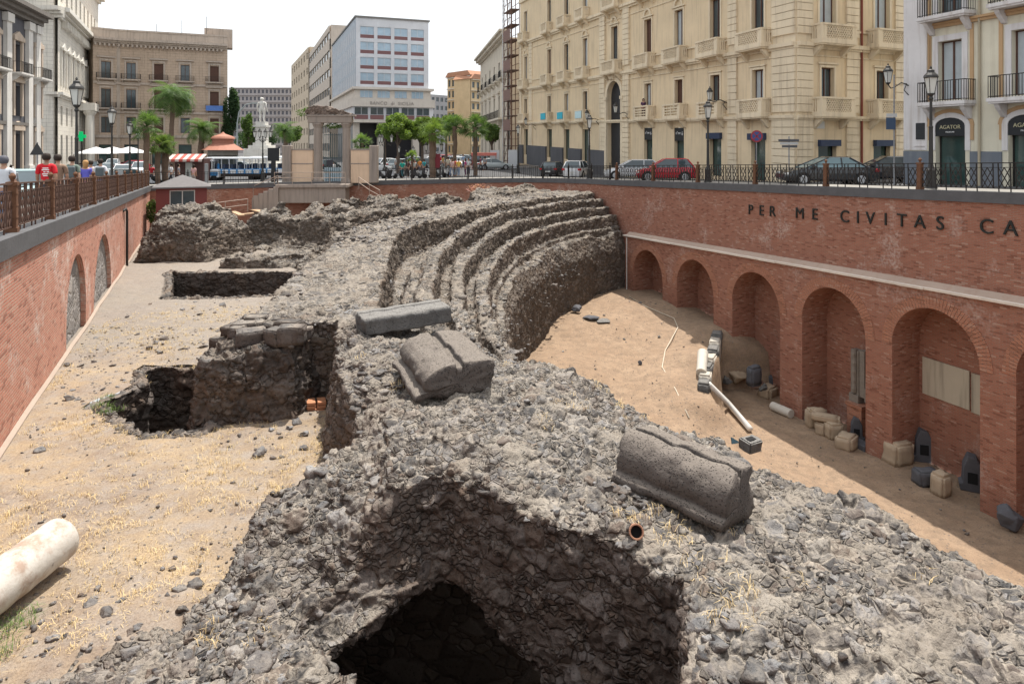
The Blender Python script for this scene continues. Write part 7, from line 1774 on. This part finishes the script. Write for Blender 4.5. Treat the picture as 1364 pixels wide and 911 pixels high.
X = (580.5-CX)*65/F; o = empty('notice_board', (X, 65, dz_(X, 65)), 0, 'dark red notice board behind the fence beside the thick palm', 'notice board'); MB().box(-.42, .42, -.03, .03, 1.0, 2.4).build('board', plain('board_red', (.16,.02,.03), .6), o, bevel=.01); m = MB(); m.beam((-.38, .04, 0), (-.38, .04, 2.3), .06); m.beam((.38, .04, 0), (.38, .04, 2.3), .06); m.build('posts', M_iron, o)
X = (367.5-CX)*59.5/F; o = empty('notice_board', (X, 58.9, dz_(X, 58.9)), 0, 'black notice board on a post left of the gateway', 'notice board'); MB().box(-.5, .5, -.03, .03, 2.0, 3.15).build('board', MATS['black_sign'], o); MB().box(-.2, .2, -.02, .02, 0, 2.0).build('post', MATS['black_sign'], o)
MB().tube([(0,0,0), (0,0,3.0), (0,0,3.02)], [.1,.1,.02], 8).build('bollard', plain('grey_post', (.25,.26,.27), .6), label='grey post with a cap between the fence and the train', cat='post').location = ((275-CX)*58/F, 58, dz_(-26, 58)-.0)
bpy.data.objects['bollard'].scale = (1.6, 1.6, .62)
# white van/minibus and market stalls along the far left
for i, (px, Y, w_, lab) in enumerate(((128, 100, 5, 'white market canopy left of the palms'), (150, 104, 6, 'white market canopy in front of the brown palazzo'), (172, 106, 5.5, 'white market canopy by the right of the left traffic'))):
    X = (px-CX)*Y/F; R = empty('market_stall', (X, Y, dz_(X, Y)), .1*i, lab, 'market stall', 'market stalls before the brown palazzo'); m = MB(); m.add([(-w_/2,-1.5,2.3),(w_/2,-1.5,2.3),(w_/2,1.5,2.3),(-w_/2,1.5,2.3),(0,0,3.3)], [(0,1,4),(1,2,4),(2,3,4),(3,0,4)]); m.build('canopy', plain('canopy_white', (.68,.68,.68), .8), R)
    m = MB(); [m.beam((x, y, 0), (x, y, 2.3), .06) for x in (-w_/2+.1, w_/2-.1) for y in (-1.4, 1.4)]; m.box(-w_/2+.3, w_/2-.3, -.8, .8, .7, .85); m.build('frame', M_iron, R)
# green pharmacy cross
X = (108-CX)*62/F; R = empty('pharmacy_sign', (X, 62, .9), 0, 'lit green pharmacy cross on the left side of the avenue', 'sign'); t = NT('green_lit'); t.col((.0,.3,.08)); t.b.inputs['Emission Color'].default_value = (.0,.8,.25,1); t.b.inputs['Emission Strength'].default_value = .35
m = MB(); m.box(-.16, .16, -.05, .05, -.45, .45); m.box(-.45, -.161, -.05, .05, -.16, .16); m.box(.161, .45, -.05, .05, -.16, .16); m.build('cross', t.m, R); MB().beam((0, .1, dz_(X, 62)-1.0), (0, .1, .2), .08).build('post', M_iron, R)
# road signs
def pole_sign(px, Y, ztop_px, label):
    X = (px-CX)*Y/F; z = dz_(X, Y); R = empty('road_sign', (X, Y, z), 0, label, 'road sign'); h = -(ztop_px-HY)*Y/F-z; MB().tube([(0,0,0), (0,0,h)], .035, 8).build('pole', plain('sign_pole', (.25,.25,.26), .5), R); return R, h
R, h = pole_sign(1007.5, 40.5, 174, 'round blue and red no parking sign before the corner shop'); m = MB(); m.tube([(0,-.05,h-.35), (0,-.06,h-.35)], .36, 24); m.build('red_ring', plain('sign_red', (.35,.05,.06), .6), R); m = MB(); m.tube([(0,-.06,h-.35), (0,-.067,h-.35)], .27, 24); m.build('blue_disc', plain('sign_blue', (.06,.10,.28), .6), R); m = MB(); m.beam((-.2,-.072,h-.55), (.2,-.072,h-.15), .06, .006, up=(0,1,0)); m.beam((-.2,-.072,h-.15), (.2,-.072,h-.55), .06, .006, up=(0,1,0)); m.build('red_cross', MATS['sign_red'], R)
R, h = pole_sign(1051, 38.5, 182, 'stack of direction signs at the corner of the yellow palazzo')
for k in range(3):
    m = MB(); m.box(-.62+.1*k, .55-.05*k, -.06, -.035, h-.3-k*.17, h-.16-k*.17); m.build('arrow_plate', plain('plate_dark', (.10,.10,.11), .5) if k != 1 else plain('plate_white2', (.5,.5,.5), .5), R)
R, h = pole_sign(1191, 34, 100, 'tall thin pole with a dark blue panel between the two buildings'); MB().box(-.42, .05, -.05, -.02, h-2.75, h-2.15).build('panel', plain('panel_blue', (.05,.08,.14), .5), R); MB().box(-.4, .12, -.055, -.02, h-2.13, h-1.95).build('white_strip', MATS['plate_white2'], R)
R, h = pole_sign(50, 46, 190, 'triangular warning sign seen from behind by the left road'); MB().prism([(-.5,h-.85),(.5,h-.85),(0,h)], -.06, -.03, axis='y').build('plate', plain('sign_back', (.05,.05,.05), .6), R)
# bracket lamp on the cream building corner
br = empty('wall_lamp', (20.95, 35.7, 3.2), .1, 'ornate bracket lamp on the corner between the two right hand buildings', 'wall lamp'); m = MB(); m.tube([(0,0,0), (-.4,0,.15), (-.8,0,-.1), (-1.0,-.0,-.15), (-1.15,0,.05)], .03, 6); m.tube([(0,0,-.5), (-.25,0,-.25), (-.1,0,.1), (-.4,0,.12)], .025, 6); m.build('bracket', M_lmet, br); lantern(br, .95, (-1.15, 0, .15))
for (u_, z_, lab) in ((uY(62.2), 2.9, 'bracket lamp right of the arched portal'), (uY(68.2), 2.6, 'bracket lamp left of the arched portal'), (uY(48.2), 3.1, 'bracket lamp between the last balconies of the long palazzo front'), (uY(86), 2.6, 'bracket lamp at the far end of the long palazzo front')):
    q = Vector((Ofar[0], Ofar[1], 0))+Vector((dY.x, dY.y, 0))*u_; br = empty('wall_lamp', (q.x, q.y, z_), math.atan2(dY.y, dY.x), lab, 'wall lamp'); m = MB(); m.tube([(0,-.02,0), (-.1,-.5,.2), (-.15,-1.0,.05), (-.2,-1.3,.15)], .035, 6); m.tube([(0,-.02,-.5), (-.05,-.35,-.1), (0,-.1,.05)], .03, 6); m.build('bracket', M_lmet, br); lantern(br, .9, (-.2, -1.3, .2))
# ================================================================== TREES
def frond(m, c, az, L, droop, up, n=9, wid=.28):
    """feather palm frond as leaflets on both sides"""
    pts = []; d = Vector((math.cos(az), math.sin(az), 0)); p = Vector(c); el = up
    for i in range(n+1):
        pts.append(p.copy()); p = p+(d*math.cos(el)+Vector((0,0,math.sin(el))))*(L/n); el -= droop/n*(1+i*.15)
    s = Vector((-d.y, d.x, 0))
    for i in range(1, n+1):
        a = pts[i-1]; b = pts[i]; w_ = L*wid*math.sin(PI*min(1, (i+.6)/(n+1)))**.7
        for q in (0, .5):
            o = a.lerp(b, q); t = (b-a).normalized()
            for sg in (-1, 1):
                e = o+s*sg*w_+t*w_*.7-Vector((0,0,w_*.35)); k = t*.035*L/2
                m.add([o-k, o+k, e], [(0,1,2)])
def feather_palm(px, Y, ytop, Rr, label, n=46, L=2.6, trunk=.26, seed=0, crownz=None):
    r = random.Random(seed); p = P(px, ytop, Y); z0 = dz_(p.x, p.y); h = p.z-z0-L*.42
    R = empty('palm_tree', (p.x, p.y, z0), 0, label, 'palm tree', 'palms in the square')
    m = MB(); pr = [(0,0,0)]; rs = [trunk*1.2]
    for i in range(1, 25): pr.append((.05*math.sin(i*.4), .05*math.cos(i*.3), h*i/24)); rs.append(trunk*(.95-.25*i/24+.08*(i % 2))*(1.35 if i > 22 else 1))
    m.tube(pr, rs, 10); m.build('trunk', plain('palm_bark', (.16,.11,.08), .95, 0, .35, 8, .6), R)
    m = MB()
    for i in range(n): frond(m, (pr[-1][0], pr[-1][1], h+.05), r.uniform(0, 2*PI), L*r.uniform(.8, 1.1), r.uniform(1.0, 1.9), r.uniform(-.35, 1.35))
    m.build('crown', LP, R); return R
def fan_palm(px, Y, ytop, label, n=40, L=1.35, trunk=.15, seed=0, mat=None):
    r = random.Random(seed); p = P(px, ytop, Y); z0 = dz_(p.x, p.y); h = max(.5, p.z-z0-L*.75)
    R = empty('palm_tree', (p.x, p.y, z0), 0, label, 'palm tree', 'palms in the square')
    m = MB(); m.tube([(0,0,0)]+[(.04*math.sin(i), .04*math.cos(i*1.3), h*i/12) for i in range(1, 13)], [trunk*1.2]+[trunk*(1+.18*(i % 2)+.025*i) for i in range(12)], 9); m.build('trunk', MATS.get('palm_bark') or plain('palm_bark', (.16,.11,.08), .95, 0, .35, 8, .6), R)
    m = MB()
    for i in range(n):
        az = r.uniform(0, 2*PI); el = r.uniform(-.7, 1.4); d = Vector((math.cos(az)*math.cos(el), math.sin(az)*math.cos(el), math.sin(el))); c = Vector((0,0,h))+d*L*.55*r.uniform(.8, 1.15)
        s = d.cross(Vector((0,0,1))); s = s.normalized() if s.length > .1 else Vector((1,0,0)); u = s.cross(d)
        m.beam(Vector((0,0,h)), c, .03)
        for k in range(11):
            a = (k-5)*.30; e = c+(d*math.cos(a)+s*math.sin(a))*L*.5*r.uniform(.85, 1.1)-Vector((0,0,.12*L*abs(a)))-Vector((0,0,L*.10)); w_ = (d*-math.sin(a)+s*math.cos(a))*.035
            m.add([c, c.lerp(e, .5)-w_, e, c.lerp(e, .5)+w_], [(0,1,2,3)])
    m.build('crown', mat or LP, R); return R
feather_palm(229, 92, 113, 0, 'tall feathery date palm before the brown palazzo', 60, 3.9, .36, 1)
feather_palm(268, 84, 161, 0, 'shorter thick trunked date palm behind the awning kiosk', 46, 2.8, .42, 2)
feather_palm(380, 75, 165, 0, 'low date palm between monument and gateway', 40, 2.0, .3, 3)
fan_palm(195, 58, 149, 'fan palm with a dark slender trunk beside the fence corner', 54, 1.7, .19, 4)
fan_palm(210, 60, 177, 'yellowish short fan palm right of the slender one', 44, 1.35, .19, 5, LF); fan_palm(220, 61, 180, 'shaggy short fan palm next to the yellowish one', 44, 1.3, .24, 6, LB)
fan_palm(606, 70, 152, 'fan palm at the left of the right hand pair', 60, 1.75, .17, 7); fan_palm(633, 70, 153, 'fan palm at the right of the right hand pair', 60, 1.75, .19, 8); fan_palm(576, 65, 160, 'fan palm with the thickest trunk near the red board', 56, 1.7, .27, 9, LF)
fan_palm(549, 66, 200, 'tiny fan palm among the scooters', 24, .8, .08, 10, LF); fan_palm(483, 68, 178, 'small fan palm right of the gateway', 36, 1.3, .12, 11, LB)
def tree(px, Y, ytop, ybot, wpx, label, mat, seed, n=5200, leaf=.16, group='trees in the square'):
    r = random.Random(seed); p = P(px, ytop, Y); z0 = dz_(p.x, p.y); zt = p.z-z0; zb = -(ybot-HY)*Y/F-z0; W_ = wpx*Y/F/2
    R = empty('tree', (p.x, p.y, z0), 0, label, 'tree', group); cz = (zt+zb)/2; ch = (zt-zb)/2
    m = MB(); m.tube([(0,0,0), (.05,0,zb*.6), (.0,.05,zb), (.1,0,cz)], [.22,.17,.14,.06], 9)
    blobs = []
    for i in range(13):
        a = r.uniform(0, 2*PI); q = r.uniform(.2, .78); x, y = W_*q*math.cos(a), W_*q*math.sin(a); z = cz+ch*r.uniform(-.6, .65)*(1.1-q*.5); s_ = r.uniform(.26, .46)
        blobs.append(((x, y, z), (W_*s_, W_*s_, ch*s_*1.1), s_)); m.tube([(0,.03,zb*.9), (x*.5, y*.5, (zb+z)/2), (x, y, z)], [.09,.06,.02], 6)
    m.build('trunk', plain('tree_bark', (.13,.10,.08), .95, 0, .3, 6), R); leafcloud('crown', blobs, n/4.5, leaf, mat, seed, parent=R)
tree(530, 78, 152, 190, 56, 'broad light green tree left of the fan palms', LF, 21); tree(562, 80, 154, 193, 44, 'light green tree behind the thick trunked palm', LF, 22, 4200); tree(594, 92, 148, 180, 40, 'yellow green tree behind the pair of fan palms', LF, 23, 4000)
tree(655, 90, 162, 192, 30, 'small dark green tree by the old palace', LB, 24, 3000); tree(512, 84, 160, 186, 26, 'small light green tree beside the gateway', LF, 25, 2500)
tree(307, 128, 112, 205, 24, 'dark conical evergreen at the right of the brown palazzo', LD, 26, 7000, .22); tree(330, 160, 150, 205, 22, 'yellowish tree behind the curved road light', LB, 27, 3500, .25); tree(385, 170, 160, 190, 40, 'distant green tree behind the monument', LB, 28, 3500, .25)
tree(345, 190, 168, 200, 60, 'long dim hedge like tree far down the avenue', LD, 29, 3500, .3)
# lit grey shrub by the booth
pb2 = P(203, 282, 50); leafcloud('shrub', [((pb2.x, pb2.y, pb2.z), (.5, .5, .9), 1)], 900, .09, LB, 33, label='green shrub in the corner beside the red hut', cat='shrub')
# flowers at the far top of the seating
pf_ = P(640, 250, 57); leafcloud('pink_flowers', [((pf_.x, pf_.y, pf_.z-.1), (1.3, .5, .45), 1)], 240, .09, leafm('petal', (.55,.25,.24), (.6,.4,.36)), 34, label='pinkish flowering weeds under the far wall', cat='flowers')
